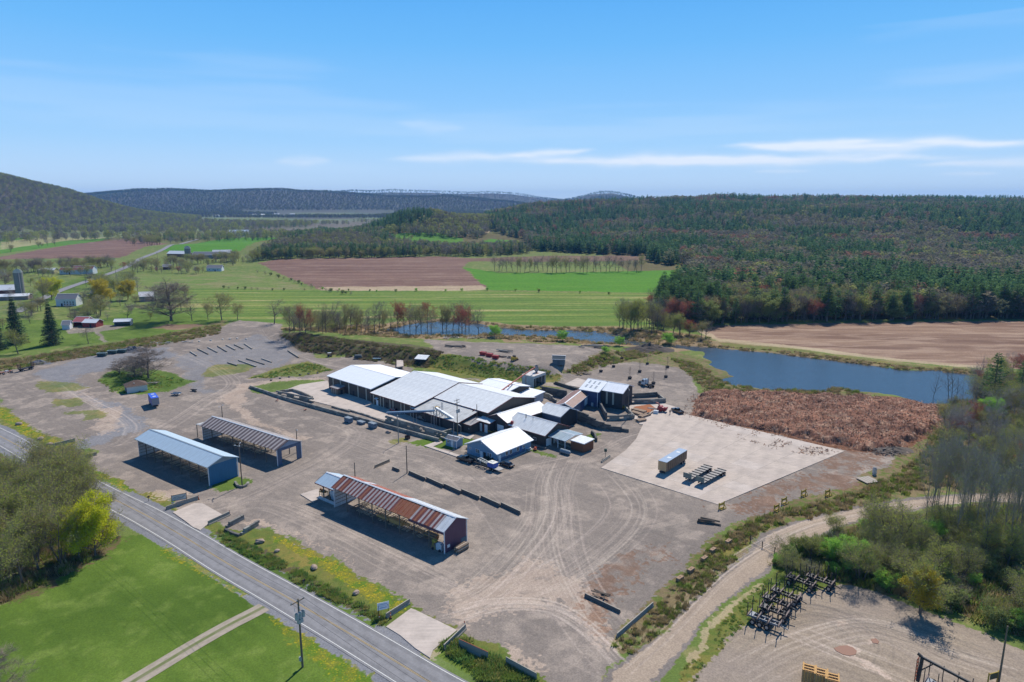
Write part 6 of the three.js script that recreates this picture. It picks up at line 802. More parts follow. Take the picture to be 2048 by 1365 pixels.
blockWall('dark stepped block wall behind the mill annex', [[925, 772], [970, 783], [1017, 794], [1055, 803]], [4, 4, 3, 3], { tones: BLOCKDK }); blockWall('brown bulkhead wall beside the chip bin', [[1080, 787], [1108, 792], [1134, 797]], 5, { tones: BLOCKDK }); blockWall('curved grey wall below the chip bin', [[1040, 785], [1072, 790], [1098, 797], [1112, 806]], [3, 3, 3, 2]); blockWall('back wall of the pale concrete bay right of the chip bin', [[1108, 768], [1140, 778], [1160, 784]], 2, { tones: BLOCKDK });
blockWall('tall curving dark wall that steps down to the lot', [[1142, 836], [1152, 840], [1166, 845], [1186, 853], [1200, 858], [1218, 861], [1240, 863], [1258, 865]], [7, 7, 7, 6, 5, 4, 2.6, 1.4], { tones: BLOCKDK, len: 1.5, h: 0.5 });
blockWall('slanting bin wall below the tall building', [[1198, 812], [1205, 826], [1213, 840]], 4, { tones: BLOCKDK }); blockWall('pale slotted front wall of the bin below the tall building', [[1214, 841], [1240, 841], [1266, 838]], 3, { gaps: 0.3 }); blockWall('right wall of the bin below the tall building', [[1246, 814], [1258, 826], [1268, 837]], 2);
blockWall('front wall of the empty chip bay right of the tall building', [[1264, 808], [1300, 808], [1331, 806]], 3); blockWall('back wall of the empty chip bay', [[1264, 796], [1290, 795], [1316, 793]], 3, { tones: BLOCKDK }); blockWall('end wall of the empty chip bay', [[1316, 793], [1324, 799], [1331, 805]], 2); blockWall('little curved wall on the grass right of the carport', [[1183, 866], [1190, 874], [1193, 884]], 2, { tones: BLOCKDK });
blockWall('block bay back wall at the road entrance', [[452, 1057], [470, 1048], [487, 1039]], 2); blockWall('block bay front wall at the road entrance', [[482, 1071], [500, 1061], [518, 1050]], 2); blockWall('dark blocks across the mouth of the entrance bay', [[450, 1062], [466, 1070], [480, 1074]], 1, { tones: BLOCKDK }); blockWall('ring of pale stones round the tall lamp pole', [[470, 967], [474, 974], [484, 977], [493, 973], [497, 967]], 1, { len: 1 });
const BAR = mat(0x8f8a7f, 0.95), BARDK = mat(0x5d5a55, 0.95);
function barrier(label, A, B, h = 0.85, w = 0.5, m = BAR, group, rust) { const a = S(...A), b = S(...B), L = Math.hypot(b[0] - a[0], b[1] - a[1]), t = thing('concrete_barrier', label, 'barrier', [(a[0] + b[0]) / 2, (a[1] + b[1]) / 2], -Math.atan2(b[1] - a[1], b[0] - a[0]), group); part('barrier_body', m, t, (q) => q.prism([[-w / 2, -0.1], [w / 2, -0.1], [w / 2, 0.18], [w * 0.22, 0.4], [w * 0.16, h], [-w * 0.16, h], [-w * 0.22, 0.4], [-w / 2, 0.18]].map(([x, y]) => [x, y]), -L / 2, L / 2, 'x')); part('cap', rust ? RUSTY : mat(0xa49c8e, 0.95), t, (q) => q.box(0, h + 0.02, 0, L, 0.05, w * 0.34)); return t; }
[[[332, 1021], [397, 999], 'barrier left of the upper road entrance'], [[416, 1051], [459, 1031], 'barrier right of the upper road entrance'], [[152, 921], [193, 911], 'barrier at the far left road entrance, right side'], [[105, 894], [150, 883], 'barrier at the far left road entrance, left side'], [[772, 1238], [819, 1208], 'barrier left of the lower road entrance'], [[888, 1301], [931, 1259], 'barrier right of the lower road entrance']].forEach(([a, b, l]) => barrier('grey concrete ' + l, a, b, 1, 0.55));
barrier('rust capped concrete wall panel below the lower entrance', [918, 1294], [976, 1321], 1.5, 0.4, BAR, undefined, true); barrier('second concrete wall panel at the bottom edge of the lot', [1012, 1331], [1073, 1364], 1.5, 0.4); barrier('dark low barrier in the muddy part of the lot', [1170, 1194], [1240, 1227], 0.7, 0.5, BARDK); barrier('long pale barrier beside the gravel lane slope', [1234, 1276], [1306, 1213], 0.8, 0.5); barrier('lone short dark barrier left of the barrier row', [785, 939], [798, 944], 0.8, 0.6, BARDK); barrier('tan barrier lying at an angle behind the rusty shed', [749, 937], [779, 924], 0.8, 0.4, mat(0x8f7d68, 0.95));
[[[818, 948], [850, 962]], [[853, 961], [886, 976]], [[888, 974], [921, 989]], [[923, 985], [958, 1000]], [[962, 998], [999, 1015]], [[1002, 1012], [1040, 1030]]].forEach(([a, b], i) => barrier(['first', 'second', 'third', 'fourth', 'fifth', 'last'][i] + ' dark barrier in the row, counted from the wooden pole', a, b, 0.95, 0.7, BARDK, 'barrier row across the lot'));
barrier('curb beside the workshop cones', [1090, 880], [1165, 903], 0.3, 0.3); barrier('dark log curb beside the office lawn strip', [1062, 893], [1092, 900], 0.5, 0.4, BARDK);
{ const o = mat(0xc25a33, 0.7), w = mat(0xd8d2c8, 0.8); const cone = (u, v, l, g, h = 1) => { const t = thing('delineator_post', l, 'cone', S(u, v), 0, g); part('base', DARK, t, (b) => b.lathe([[0.3, 0], [0.3, 0.06], [0.1, 0.09]], 0, 0, 0, 8)); part('body', o, t, (b) => b.lathe([[0.12, 0.08], [0.1, h * 0.5], [0.08, h], [0.01, h + 0.02]], 0, 0, 0, 8)); part('band', w, t, (b) => b.cyl([0, h * 0.6, 0], [0, h * 0.75, 0], 0.112, 0.108, 8)); }; for (const [u, v] of [[1089, 881], [1100, 881], [1111, 886], [1122, 889], [1142, 893], [1158, 898]]) cone(u, v, 'orange post in the line at the workshop door', 'posts at the workshop'); cone(397, 1000, 'orange post at the upper entrance, left barrier end', undefined, 1.2); cone(459, 1030, 'orange post at the upper entrance, right barrier end', undefined, 1.2); cone(759, 1242, 'orange striped post nearest the white sign', undefined, 1.2); cone(781, 1238, 'orange striped post before the lower left barrier', undefined, 1.2); cone(929, 1258, 'orange striped post on the lower right barrier end', undefined, 1.5); }

// ---------- poles and wires ----------
const POLE = mat(0x6e6253, 0.95), POLEPALE = mat(0x9a9388, 0.8), CAN = mat(0x9fa5a8, 0.5), INS = mat(0xc8c8c4, 0.4);
function pole(label, u, v, h, o = {}) {
  const t = thing('utility_pole', label, 'pole', S(u, v), o.turn ?? -0.65, o.group); part('shaft', o.m ?? POLE, t, (b) => b.cyl([0, -0.3, 0], [0, h, 0], o.r ?? 0.17, (o.r ?? 0.17) * 0.65, 9));
  for (const y of o.arms ?? []) { const a = part('crossarm', POLE, t, (b) => { b.box(0, y, 0.18, 0.12, 0.14, 0.12); b.box(0, y, 0.12, 0.13, 0.13, 2.6); }); for (const z of [-1, 0.1, 1.25]) part('insulator', INS, a, (b) => b.lathe([[0.04, 0], [0.09, 0.06], [0.05, 0.12], [0.08, 0.18], [0.02, 0.24]], 0, y + 0.06, z, 7)); }
  for (const [y, z] of o.cans ?? []) part('transformer', CAN, t, (b) => { b.lathe([[0.05, 0], [0.32, 0.02], [0.32, 1], [0.25, 1.08], [0.06, 1.12]], 0.42, y, z, 12); b.box(0.2, y + 0.5, z * 0.6, 0.25, 0.12, 0.12); });
  for (const [y, a] of o.lamps ?? []) part('lamp', CAN, t, (b) => { b.bar([0, y, 0], [Math.cos(a) * 1, y + 0.25, Math.sin(a) * 1], 0.07); b.box(Math.cos(a) * 1.15, y + 0.24, Math.sin(a) * 1.15, 0.45, 0.16, 0.3, -a); });
  if (o.box) part('meter_box', CAN, t, (b) => b.box(-0.1, 1.6, 0.26, 0.4, 0.7, 0.3)); return t;
}
const pA = pole('tall utility pole with crossarm and transformer bank on the front lawn', 605, 1335, 12.4, { arms: [12], cans: [[9.2, -0.5], [9.2, 0.1], [9.2, 0.7]], box: true, r: 0.2 }); part('cutout', INS, pA, (b) => { for (const z of [-0.9, 0, 0.9]) b.cyl([0.2, 11.2, z], [0.3, 10.7, z], 0.05, 0.05, 6); }); part('switch_cabinet', CAN, pA, (b) => b.box(0.5, 8.8, 0.2, 0.5, 0.7, 0.9));
const pB = pole('utility pole standing behind the yellow roadside tree', 170, 1018, 11, { arms: [10.6] });
pole('tall lamp pole ringed with stones beside the teal shed', 484, 972, 11.8, { lamps: [[11.4, 0.4], [11.2, 2.6], [11.5, 4]] }); pole('plain wooden pole at the start of the barrier row', 814, 947, 8.2); pole('pale lamp pole standing on the gravel before the slotted bin', 797, 887, 9.4, { m: POLEPALE, lamps: [[9.2, 0.8]] }); pole('dark utility pole with two arms and transformers at the mill', 915, 875, 13, { arms: [12.5, 11.6], cans: [[8.4, -0.45], [8.4, 0.45]] }); pole('wooden pole beside the mill entry doors', 954, 858, 8.6); pole('thin metal mast beside the small blue hut', 908, 901, 9.5, { m: POLEPALE, r: 0.09 }); pole('short lamp post at the office lawn', 922, 880, 4.6, { m: POLEPALE, r: 0.08, lamps: [[4.5, 3.4]] }); pole('wooden pole in the bin below the tall building', 1256, 838, 11, { lamps: [[10.6, 1]] }); pole('pole rising behind the rusty shed roof', 711, 978, 7.4); pole('lamp pole behind the striped grey shed at its left', 446, 852, 7, { lamps: [[6.8, 1.2], [6.8, 4]] }); pole('lamp pole behind the slate portal of the grey shed', 595, 905, 7.4, { lamps: [[7.2, 0.4]] }); pole('wooden pole at the lower right corner of the log yard', 1997, 1372, 10.5, { turn: 0.3, arms: [] });
for (const [u, v] of [[292, 540], [232, 556], [172, 575], [315, 522]]) pole('distant utility pole along the country road', u, v, 11, { arms: [10.5], group: 'poles along the country road' });
function wire(label, a, b, sag, group) { const t = thing('power_line', label, 'wire', [a[0], a[2]], 0, group, 0); part('cable', DARK, t, (q) => { const n = 16; let p = [0, a[1], 0]; for (let i = 1; i <= n; i++) { const f = i / n, e = [(b[0] - a[0]) * f, lerp(a[1], b[1], f) - sag * 4 * f * (1 - f), (b[2] - a[2]) * f]; q.cyl(p, e, 0.022, 0.022, 4, false); p = e; } }); }
{ const top = (p, y, z) => { const v = V(0, y, z).applyAxisAngle(V(0, 1, 0), p.rotation.y).add(p.position); return [v.x, v.y, v.z]; }; for (const z of [-1, 0.1, 1.25]) { const a = top(pB, 10.8, z), b = top(pA, 12.2, z), d = [b[0] - a[0], 0, b[2] - a[2]]; wire('overhead wire strung between the two roadside poles', a, b, 1.2, 'roadside wires'); wire('overhead wire running on past the front lawn pole', b, [b[0] + d[0] * 0.9, b[1], b[2] + d[2] * 0.9], 1, 'wires past the lawn pole'); } }

// ---------- vehicles ----------
const TYRE = mat(0x1d1d1e, 0.9), RIM = mat(0xb2b5b8, 0.35, { metalness: 0.6 }), GLASS = new THREE.MeshPhysicalMaterial({ color: new THREE.Color(0x10161b), roughness: 0.05 }), paint = (c, r = 0.3) => new THREE.MeshPhysicalMaterial({ color: new THREE.Color(c), roughness: r, clearcoat: 0.7, clearcoatRoughness: 0.08 }), REDL = mat(0x8a1f1c, 0.4), LAMPW = mat(0xd6d8d6, 0.3);
function wheel(t, x, z, r, w = 0.25, rim = RIM) { const k = part('wheel', TYRE, t, (b) => { b.cyl([x, r, z - w / 2], [x, r, z + w / 2], r, r, 16); }); part('rim', rim, k, (b) => { const s = Math.sign(z) || 1; b.cyl([x, r, z + s * (w / 2 - 0.02)], [x, r, z + s * (w / 2 + 0.015)], r * 0.58, r * 0.5, 12); }); return k; }
const heading = (A, B) => { const a = S(...A), b = S(...B); return { at: [(a[0] + b[0]) / 2, (a[1] + b[1]) / 2], turn: -Math.atan2(b[1] - a[1], b[0] - a[0]) }; };
function car(name, label, at, turn, c, o = {}) {   // x forward
  const t = thing(name, label, name.includes('pickup') ? 'pickup' : 'car', at, turn, undefined, o.y), L = o.L ?? 4.5, W = o.W ?? 1.8, p = paint(c), bed = o.bed, hgt = o.h ?? 1.45, k = L / 4.5, s = hgt / 1.45;
  const ring = (y, x0, x1, w) => [[x0, y, w], [x1, y, w], [x1, y, -w], [x0, y, -w]], h = W / 2;
  part('body', p, t, (b) => { b.hull(ring(0.26 * s, -2.15 * k, 2.15 * k, h - 0.06), ring(0.5 * s, -2.25 * k, 2.25 * k, h)); b.hull(ring(0.5 * s, -2.25 * k, 2.25 * k, h), ring(0.82 * s, bed ? -2.25 * k : -2.2 * k, 2.12 * k, h - 0.03)); if (!bed) b.hull(ring(0.82 * s, -2.2 * k, 2.1 * k, h - 0.03), ring(0.9 * s, -2.05 * k, 1.6 * k, h - 0.12)); else { b.hull(ring(0.82 * s, 0.6 * k, 2.12 * k, h - 0.03), ring(0.96 * s, 0.7 * k, 1.95 * k, h - 0.1)); for (const z of [-1, 1]) b.box(-1.4 * k, 0.92 * s, z * (h - 0.08), 1.7 * k, 0.22 * s, 0.1); b.box(-2.2 * k, 0.92 * s, 0, 0.1, 0.22 * s, W - 0.1); } });
  const c0 = bed ? -0.55 : -1.75, c1 = 1.0, r0 = bed ? -0.45 : -1.15, r1 = 0.35; const cab = part('cabin', p, t, (b) => b.hull(ring(0.86 * s, c0 * k, c1 * k, h - 0.12), ring(1.43 * s, r0 * k, r1 * k, h - 0.32)));
  part('windscreen', GLASS, cab, (b) => { const e = 0.02, y0 = 0.92 * s, y1 = 1.38 * s, f = (y) => (y - 0.86 * s) / (0.57 * s), X = (y) => lerp(c1, r1, f(y)) * k + e, Z = (y) => lerp(h - 0.12, h - 0.32, f(y)) - 0.07; b.quad([X(y0), y0, Z(y0)], [X(y0), y0, -Z(y0)], [X(y1), y1, -Z(y1)], [X(y1), y1, Z(y1)]); }); part('rear_window', GLASS, cab, (b) => { const y0 = 0.94 * s, y1 = 1.38 * s, f = (y) => (y - 0.86 * s) / (0.57 * s), X = (y) => lerp(c0, r0, f(y)) * k - 0.02, Z = (y) => lerp(h - 0.12, h - 0.32, f(y)) - 0.08; b.quad([X(y0), y0, -Z(y0)], [X(y0), y0, Z(y0)], [X(y1), y1, Z(y1)], [X(y1), y1, -Z(y1)]); });
  for (const z of [-1, 1]) part('side_window', GLASS, cab, (b) => { const y0 = 0.93 * s, y1 = 1.37 * s, f = (y) => (y - 0.86 * s) / (0.57 * s), Z = (y) => z * (lerp(h - 0.12, h - 0.32, f(y)) + 0.015), a = (y) => lerp(c0, r0, f(y)) * k + 0.14, d = (y) => lerp(c1, r1, f(y)) * k - 0.14; b.quad([a(y0), y0, Z(y0)], [d(y0), y0, Z(y0)], [d(y1), y1, Z(y1)], [a(y1), y1, Z(y1)]); });
  for (const z of [-1, 1]) { part('headlight', LAMPW, t, (b) => b.box(2.2 * k, 0.68 * s, z * (h - 0.3), 0.1, 0.14, 0.34)); part('tail_light', REDL, t, (b) => b.box(-2.23 * k, 0.7 * s, z * (h - 0.2), 0.06, 0.16, 0.26)); for (const x of [-1.35, 1.4]) wheel(t, x * k, z * (h - 0.1), 0.33 * (o.wheelK ?? 1), 0.22); }
  return t;
}
{ const a = heading([1026, 937], [1002, 929]); car('parked_car', 'black car parked by the office walk behind the gooseneck trailer', a.at, a.turn, 0x0f1216); const p = heading([1363, 830], [1347, 822]); car('pickup_truck', 'black pickup at the edge of the bark heap', p.at, p.turn, 0x101318, { L: 5.7, W: 1.95, h: 1.85, bed: true, wheelK: 1.15 }); const s = heading([835, 838], [856, 846]); car('parked_suv', 'dark grey suv parked behind the slotted bin wall', s.at, s.turn, 0x2a3036, { L: 4.7, h: 1.7 }); const q = heading([870, 846], [888, 851]); car('parked_pickup', 'dark pickup under the conveyor end by the mill', q.at, q.turn, 0x24272a, { L: 5.6, W: 1.95, h: 1.8, bed: true }); const r = heading([783, 822], [798, 827]); car('parked_car', 'red car parked at the mill wall', r.at, r.turn, 0x8d1c22); const v = heading([818, 820], [828, 825]); car('parked_car', 'white car half hidden at the mill corner', v.at, v.turn, 0xc9cdd0); const w = heading([1115, 872], [1127, 876]); car('parked_car', 'grey car parked under the carport', w.at, w.turn, 0x4a4d50); }
{ // pickup hauling a lift trailer, before the office
  const a = heading([945, 928], [918, 919]); car('pickup_truck', 'black crew pickup in front of the office bushes', a.at, a.turn, 0x121419, { L: 6, W: 2, h: 1.9, bed: true, wheelK: 1.2 });
  const h = heading([1002, 946], [946, 926]), t = thing('equipment_trailer', 'black gooseneck trailer with ladder frame hitched to the pickup', 'trailer', h.at, h.turn); part('frame', DARK, t, (b) => { for (const z of [-0.8, 0.8]) b.box(0, 0.8, z, 9, 0.25, 0.2); for (let x = -4; x <= 4; x += 1) b.box(x, 0.8, 0, 0.15, 0.2, 1.6); b.bar([4.2, 0.9, 0], [5, 1.5, 0], 0.25); }); part('ladder_frame', mat(0xb9bbb4, 0.6), t, (b) => { for (const z of [-0.7, 0.7]) b.bar([-0.5, 1.6, z], [3, 2, z], 0.16); for (let i = 0; i < 5; i++) b.bar([-0.4 + i * 0.85, 1.62 + i * 0.1, -0.8], [-0.4 + i * 0.85, 1.62 + i * 0.1, 0.8], 0.2, 0.1); for (const x of [0, 2.6]) b.bar([x, 0.9, 0], [x, 1.7, 0], 0.3); }); part('jack', mat(0xb8a88a, 0.8), t, (b) => { b.box(2.5, 0.5, 1.5, 0.7, 1, 0.5); b.box(2, 0.2, 1.7, 1.4, 0.2, 0.6); });
  part('deck', mat(0xa9a49c, 0.8), t, (b) => b.box(-4.6, 0.9, 0, 2.4, 0.15, 2.1)); for (const x of [-3.4, -2.4]) for (const z of [-1.05, 1.05]) wheel(t, x, z, 0.4);
  const b2 = thing('power_unit', 'blue box with white top carried on the gooseneck trailer', 'machine', [h.at[0] + Math.cos(h.turn) * -2.4, h.at[1] - Math.sin(h.turn) * -2.4], h.turn, undefined, 0.98); part('cabinet', mat(0x2a55a6, 0.45), b2, (b) => b.box(0, 0.65, 0, 2.4, 1.3, 2)); part('lid', mat(0xd5d3c8, 0.7), b2, (b) => { b.box(0, 1.34, 0, 2.5, 0.1, 2.1); b.box(0.3, 1.45, 0.2, 1, 0.14, 0.9); }); for (const x of [-0.6, 0.4]) part('strut', mat(0xd2d4d2, 0.6), b2, (b) => { b.bar([x - 0.25, 0, 1.06], [x, 1.2, 1.06], 0.12, 0.08); b.bar([x + 0.25, 0, 1.06], [x, 1.2, 1.06], 0.12, 0.08); });
}
function semiBox(label, A, B, y, L, W, h, c, roofC, doorC) {   // A near end, B far end, sighted at floor height
  const a = flat(...A, y), b = flat(...B, y), turn = -Math.atan2(b[1] - a[1], b[0] - a[0]), at = [(a[0] + b[0]) / 2, (a[1] + b[1]) / 2], t = thing('box_trailer', label, 'trailer', at, turn, undefined, 0);
  part('box', metal(c, { stain: 0.2, rough: 0.5 }), t, (q) => q.box(0, 1.15 + h / 2, 0, L, h, W)); part('roof', mat(roofC, 0.4), t, (q) => q.box(0, 1.18 + h, 0, L + 0.05, 0.06, W + 0.05)); for (const x of [-L * 0.2, L * 0.24]) part('roof_hatch', LAMPW, t, (q) => q.box(x, 1.23 + h, 0.1, 1.1, 0.04, 1.1)); part('end_door', mat(doorC, 0.6), t, (q) => { q.box(-L / 2 - 0.02, 1.15 + h / 2, 0, 0.05, h - 0.1, W - 0.1); q.box(-L / 2 - 0.06, 1.15 + h / 2, 0, 0.04, h - 0.2, 0.06); }); for (let i = 1; i < 10; i++) part('side_rib', DARK, t, (q) => q.box(-L / 2 + L * i / 10, 1.15 + h / 2, W / 2 + 0.02, 0.12, h - 0.2, 0.05));
  part('chassis', DARK, t, (q) => { q.box(0, 1.02, 0, L - 0.4, 0.2, 1.2); q.box(L * 0.36, 0.8, 0, 2.6, 0.25, 1.4); q.box(-L / 2 + 0.1, 0.75, 0, 0.12, 0.5, 1.8); }); for (const z of [-0.7, 0.7]) part('landing_leg', STEEL, t, (q) => q.box(-L * 0.26, 0.5, z, 0.14, 1, 0.14)); for (const x of [L * 0.31, L * 0.41]) for (const z of [-1, 1]) wheel(t, x, z * (W / 2 - 0.3), 0.5, 0.5); return t;
}
semiBox('tan sided box trailer with blue grey roof on the concrete', [1325, 942], [1365, 917], 1.1, 12.8, 2.6, 2.7, 0x6e5d4c, 0x7f95ad, 0xb79a72); semiBox('small blue roofed box trailer near the white hut', [314, 815], [301, 797], 1.1, 8.2, 2.5, 2.7, 0x4a5aa0, 0x3c5cc8, 0x8d8b90);
function flatbed(label, A, B) { const a = flat(...A, 1.3), b = flat(...B, 1.3), turn = -Math.atan2(b[1] - a[1], b[0] - a[0]), L = 12.6, W = 2.5, t = thing('flatbed_trailer', label, 'trailer', [(a[0] + b[0]) / 2, (a[1] + b[1]) / 2], turn, undefined, 0); for (let i = 0; i < 9; i++) part('deck_plank', i % 2 ? mat(0x9b958d, 0.9) : mat(0xa8a29a, 0.9), t, (q) => q.box(0, 1.3, (i - 4) * W / 9, L, 0.07, W / 9 - 0.02)); part('chassis', DARK, t, (q) => { for (const z of [-0.5, 0.5]) q.box(0, 1.02, z, L - 0.2, 0.46, 0.16); }); part('headboard', mat(0x7b857e, 0.7), t, (q) => { q.box(-L / 2 + 0.08, 2, 0, 0.1, 1.4, W); for (let i = -4; i <= 4; i++) q.box(-L / 2 - 0.01, 2, i * 0.28, 0.08, 1.4, 0.08); }); for (let i = 0; i < 7; i++) part('strap_bar', DARK, t, (q) => q.box(-L * 0.36 + i * L * 0.135, 1.42, 0, 0.12, 0.16, W + 0.3)); for (const z of [-0.7, 0.7]) part('landing_leg', STEEL, t, (q) => q.box(-L * 0.28, 0.5, z, 0.14, 1, 0.14)); for (const x of [L * 0.33, L * 0.43]) for (const z of [-1, 1]) wheel(t, x, z * 0.95, 0.5, 0.5); }
flatbed('flatbed trailer next to the tan box trailer', [1376, 956], [1417, 932]); flatbed('flatbed trailer farther from the tan box trailer', [1402, 963], [1444, 940]);
// log trailers
const LOGT = mat(0x2c2d31, 0.6), BUNK = mat(0x7a6a62, 0.8);
function logTrailer(label, A, B, axles, grey) { const a = flat(...A, 1.2), b = flat(...B, 1.2), turn = -Math.atan2(b[1] - a[1], b[0] - a[0]), L = Math.hypot(b[0] - a[0], b[1] - a[1]), t = thing('log_trailer', label, 'trailer', [(a[0] + b[0]) / 2, (a[1] + b[1]) / 2], turn); part('frame', grey ? mat(0x7a8086, 0.6) : LOGT, t, (q) => { for (const z of [-0.45, 0.45]) q.box(0, 1.05, z, L, 0.32, 0.16); for (let x = -L / 2; x <= L / 2; x += L / 6) q.box(x, 1.02, 0, 0.12, 0.2, 0.9); q.box(-L / 2 + 0.5, 1.22, 0, 1, 0.05, 1.3); q.bar([L / 2, 0.95, 0], [L / 2 + 1.3, 0.75, 0], 0.14); });
  for (const x of [-L / 2 + 0.15, -L / 6, L / 6, L / 2 - 0.15]) { const k = part('bunk', BUNK, t, (q) => q.box(x, 1.32, 0, 0.22, 0.2, 2.4)); for (const z of [-1.15, 1.15]) part('stake', LOGT, k, (q) => q.box(x, 2.45, z, 0.11, 2.1, 0.11)); }
  for (const x of axles) { for (const z of [-1, 1]) wheel(t, x * L / 2, z * 0.95, 0.52, 0.5); part('axle', DARK, t, (q) => q.cyl([x * L / 2, 0.52, -0.9], [x * L / 2, 0.52, 0.9], 0.1, 0.1, 6)); } t.scale.set(1, 1.2, 1.15); return t; }
logTrailer('three axle log trailer with light frame, nearest the lane bank', [1498, 1228], [1562, 1252], [-0.6, -0.15, 0.3], true); logTrailer('black log trailer second in the row from the three axle one', [1522, 1212], [1577, 1232], [-0.75, 0.8]); logTrailer('black log trailer third in the row from the three axle one', [1529, 1193], [1581, 1214], [-0.75, 0.8]); logTrailer('black log trailer last in the near row', [1545, 1179], [1600, 1200], [-0.75, 0.8]); logTrailer('black log trailer standing apart at the back, left one', [1577, 1153], [1630, 1173], [-0.75, 0.8]); logTrailer('black log trailer standing apart at the back, right one', [1615, 1151], [1668, 1170], [-0.75, 0.8]);
{ const t = logTrailer('white framed log trailer with loader boom at the bottom edge', [1850, 1362], [1940, 1402], [-0.7, -0.35, 0.6], true); part('loader_boom', LOGT, t, (q) => { q.bar([-3.9, 0.6, 0.2], [-3.7, 4.2, 0.2], 0.45); q.bar([-3.7, 4.2, 0.2], [3.8, 3.4, 0.2], 0.24, 0.3); q.bar([-3.7, 4.2, 0.2], [-4.4, 4.5, 0.2], 0.3); q.bar([-3.9, 2.2, 0.5], [-2.2, 3.9, 0.3], 0.14); }); part('ladder', RUSTY, t, (q) => { for (let i = 0; i < 7; i++) q.box(-4.25, 0.8 + i * 0.5, 0.2, 0.1, 0.1, 0.8); q.box(-4.25, 2.2, 0.6, 0.1, 3.4, 0.1); q.box(-4.25, 2.2, -0.2, 0.1, 3.4, 0.1); }); }
for (const [u, v, l] of [[1617, 1366, 'tall slatted crate at the bottom edge, left one'], [1640, 1374, 'tall slatted crate at the bottom edge, middle one'], [1662, 1384, 'tall slatted crate at the bottom edge, right one']]) { const t = thing('slatted_crate', l, 'crate', S(u, v), -0.42); for (const [x, z, w, d] of [[0, 0.98, 2, 0.05], [0, -0.98, 2, 0.05]]) for (let i = 0; i < 9; i++) part('slat', i % 2 ? FRESH2 : mat(0xa9865c, 0.9), t, (b) => b.box(x - 1 + (i + 0.5) * 0.222, 1.3, z, 0.19, 2.6, d)); for (const x of [-1, 1]) for (let i = 0; i < 9; i++) part('slat', i % 2 ? FRESH2 : mat(0xa9865c, 0.9), t, (b) => b.box(x, 1.3, -0.88 + i * 0.22, 0.05, 2.6, 0.18)); for (const z of [-0.7, 0, 0.7]) part('top_rail', FRESH, t, (b) => b.box(0, 2.64, z, 2.1, 0.08, 0.2)); for (const x of [-0.9, 0.9]) part('top_rail', FRESH2, t, (b) => b.box(x, 2.73, 0, 0.2, 0.08, 2.1)); part('floor', OLDWOOD, t, (b) => b.box(0, 0.1, 0, 1.9, 0.14, 1.9)); }
{ const t = thing('yellow_barricade', 'yellow steel frame beside the lower right pole', 'barricade', S(1985, 1368), 0.3), Yl = mat(0xa88f3a, 0.8); part('post', Yl, t, (b) => { b.box(-1, 1, 0, 0.15, 2.2, 0.15); b.box(1, 1, 0, 0.15, 2.2, 0.15); }); part('panel', mat(0x57543f, 0.9), t, (b) => b.box(0.2, 1.3, 0, 1.7, 1, 0.08)); part('rail', Yl, t, (b) => b.box(0, 2, 0.1, 2.2, 0.12, 0.12)); }
// semi tractor among the tubs
{ const h = heading([1303, 776], [1279, 769]), t = thing('semi_tractor', 'black and white road tractor parked among the sapling tubs', 'truck', h.at, h.turn), p = paint(0x20242a), w = paint(0xb9c0c4); part('chassis', DARK, t, (b) => { for (const z of [-0.45, 0.45]) b.box(-0.5, 0.95, z, 7.4, 0.3, 0.16); b.box(-1.9, 1.2, 0, 1.2, 0.15, 1); }); part('hood', p, t, (b) => b.hull([[1.4, 0.7, 0.9], [3.4, 0.7, 0.8], [3.4, 0.7, -0.8], [1.4, 0.7, -0.9]], [[1.4, 1.75, 0.75], [3.2, 1.55, 0.65], [3.2, 1.55, -0.65], [1.4, 1.75, -0.75]])); const c = part('cab', w, t, (b) => b.hull([[-0.6, 0.8, 1.1], [1.5, 0.8, 1.1], [1.5, 0.8, -1.1], [-0.6, 0.8, -1.1]], [[-0.6, 3, 1], [1, 2.9, 0.95], [1, 2.9, -0.95], [-0.6, 3, -1]])); part('windscreen', GLASS, c, (b) => b.quad([1.4, 1.85, 0.9], [1.4, 1.85, -0.9], [1.14, 2.7, -0.85], [1.14, 2.7, 0.85])); for (const z of [-1, 1]) { part('side_window', GLASS, c, (b) => b.quad([0.1, 1.9, z * 1.08], [1.1, 1.9, z * 1.08], [0.95, 2.6, z * 1.02], [0.1, 2.6, z * 1.02])); part('exhaust_stack', STEEL, t, (b) => b.cyl([-0.8, 1, z * 0.95], [-0.8, 3.8, z * 0.95], 0.09, 0.09, 8)); part('fuel_tank', STEEL, t, (b) => b.cyl([-0.3, 0.75, z * 0.85], [1.1, 0.75, z * 0.85], 0.33, 0.33, 10)); wheel(t, 2.6, z * 0.9, 0.5, 0.3); wheel(t, -2.2, z * 0.85, 0.5, 0.55); wheel(t, -3.5, z * 0.85, 0.5, 0.55); } part('bumper', STEEL, t, (b) => b.box(3.5, 0.6, 0, 0.15, 0.35, 2.2)); }
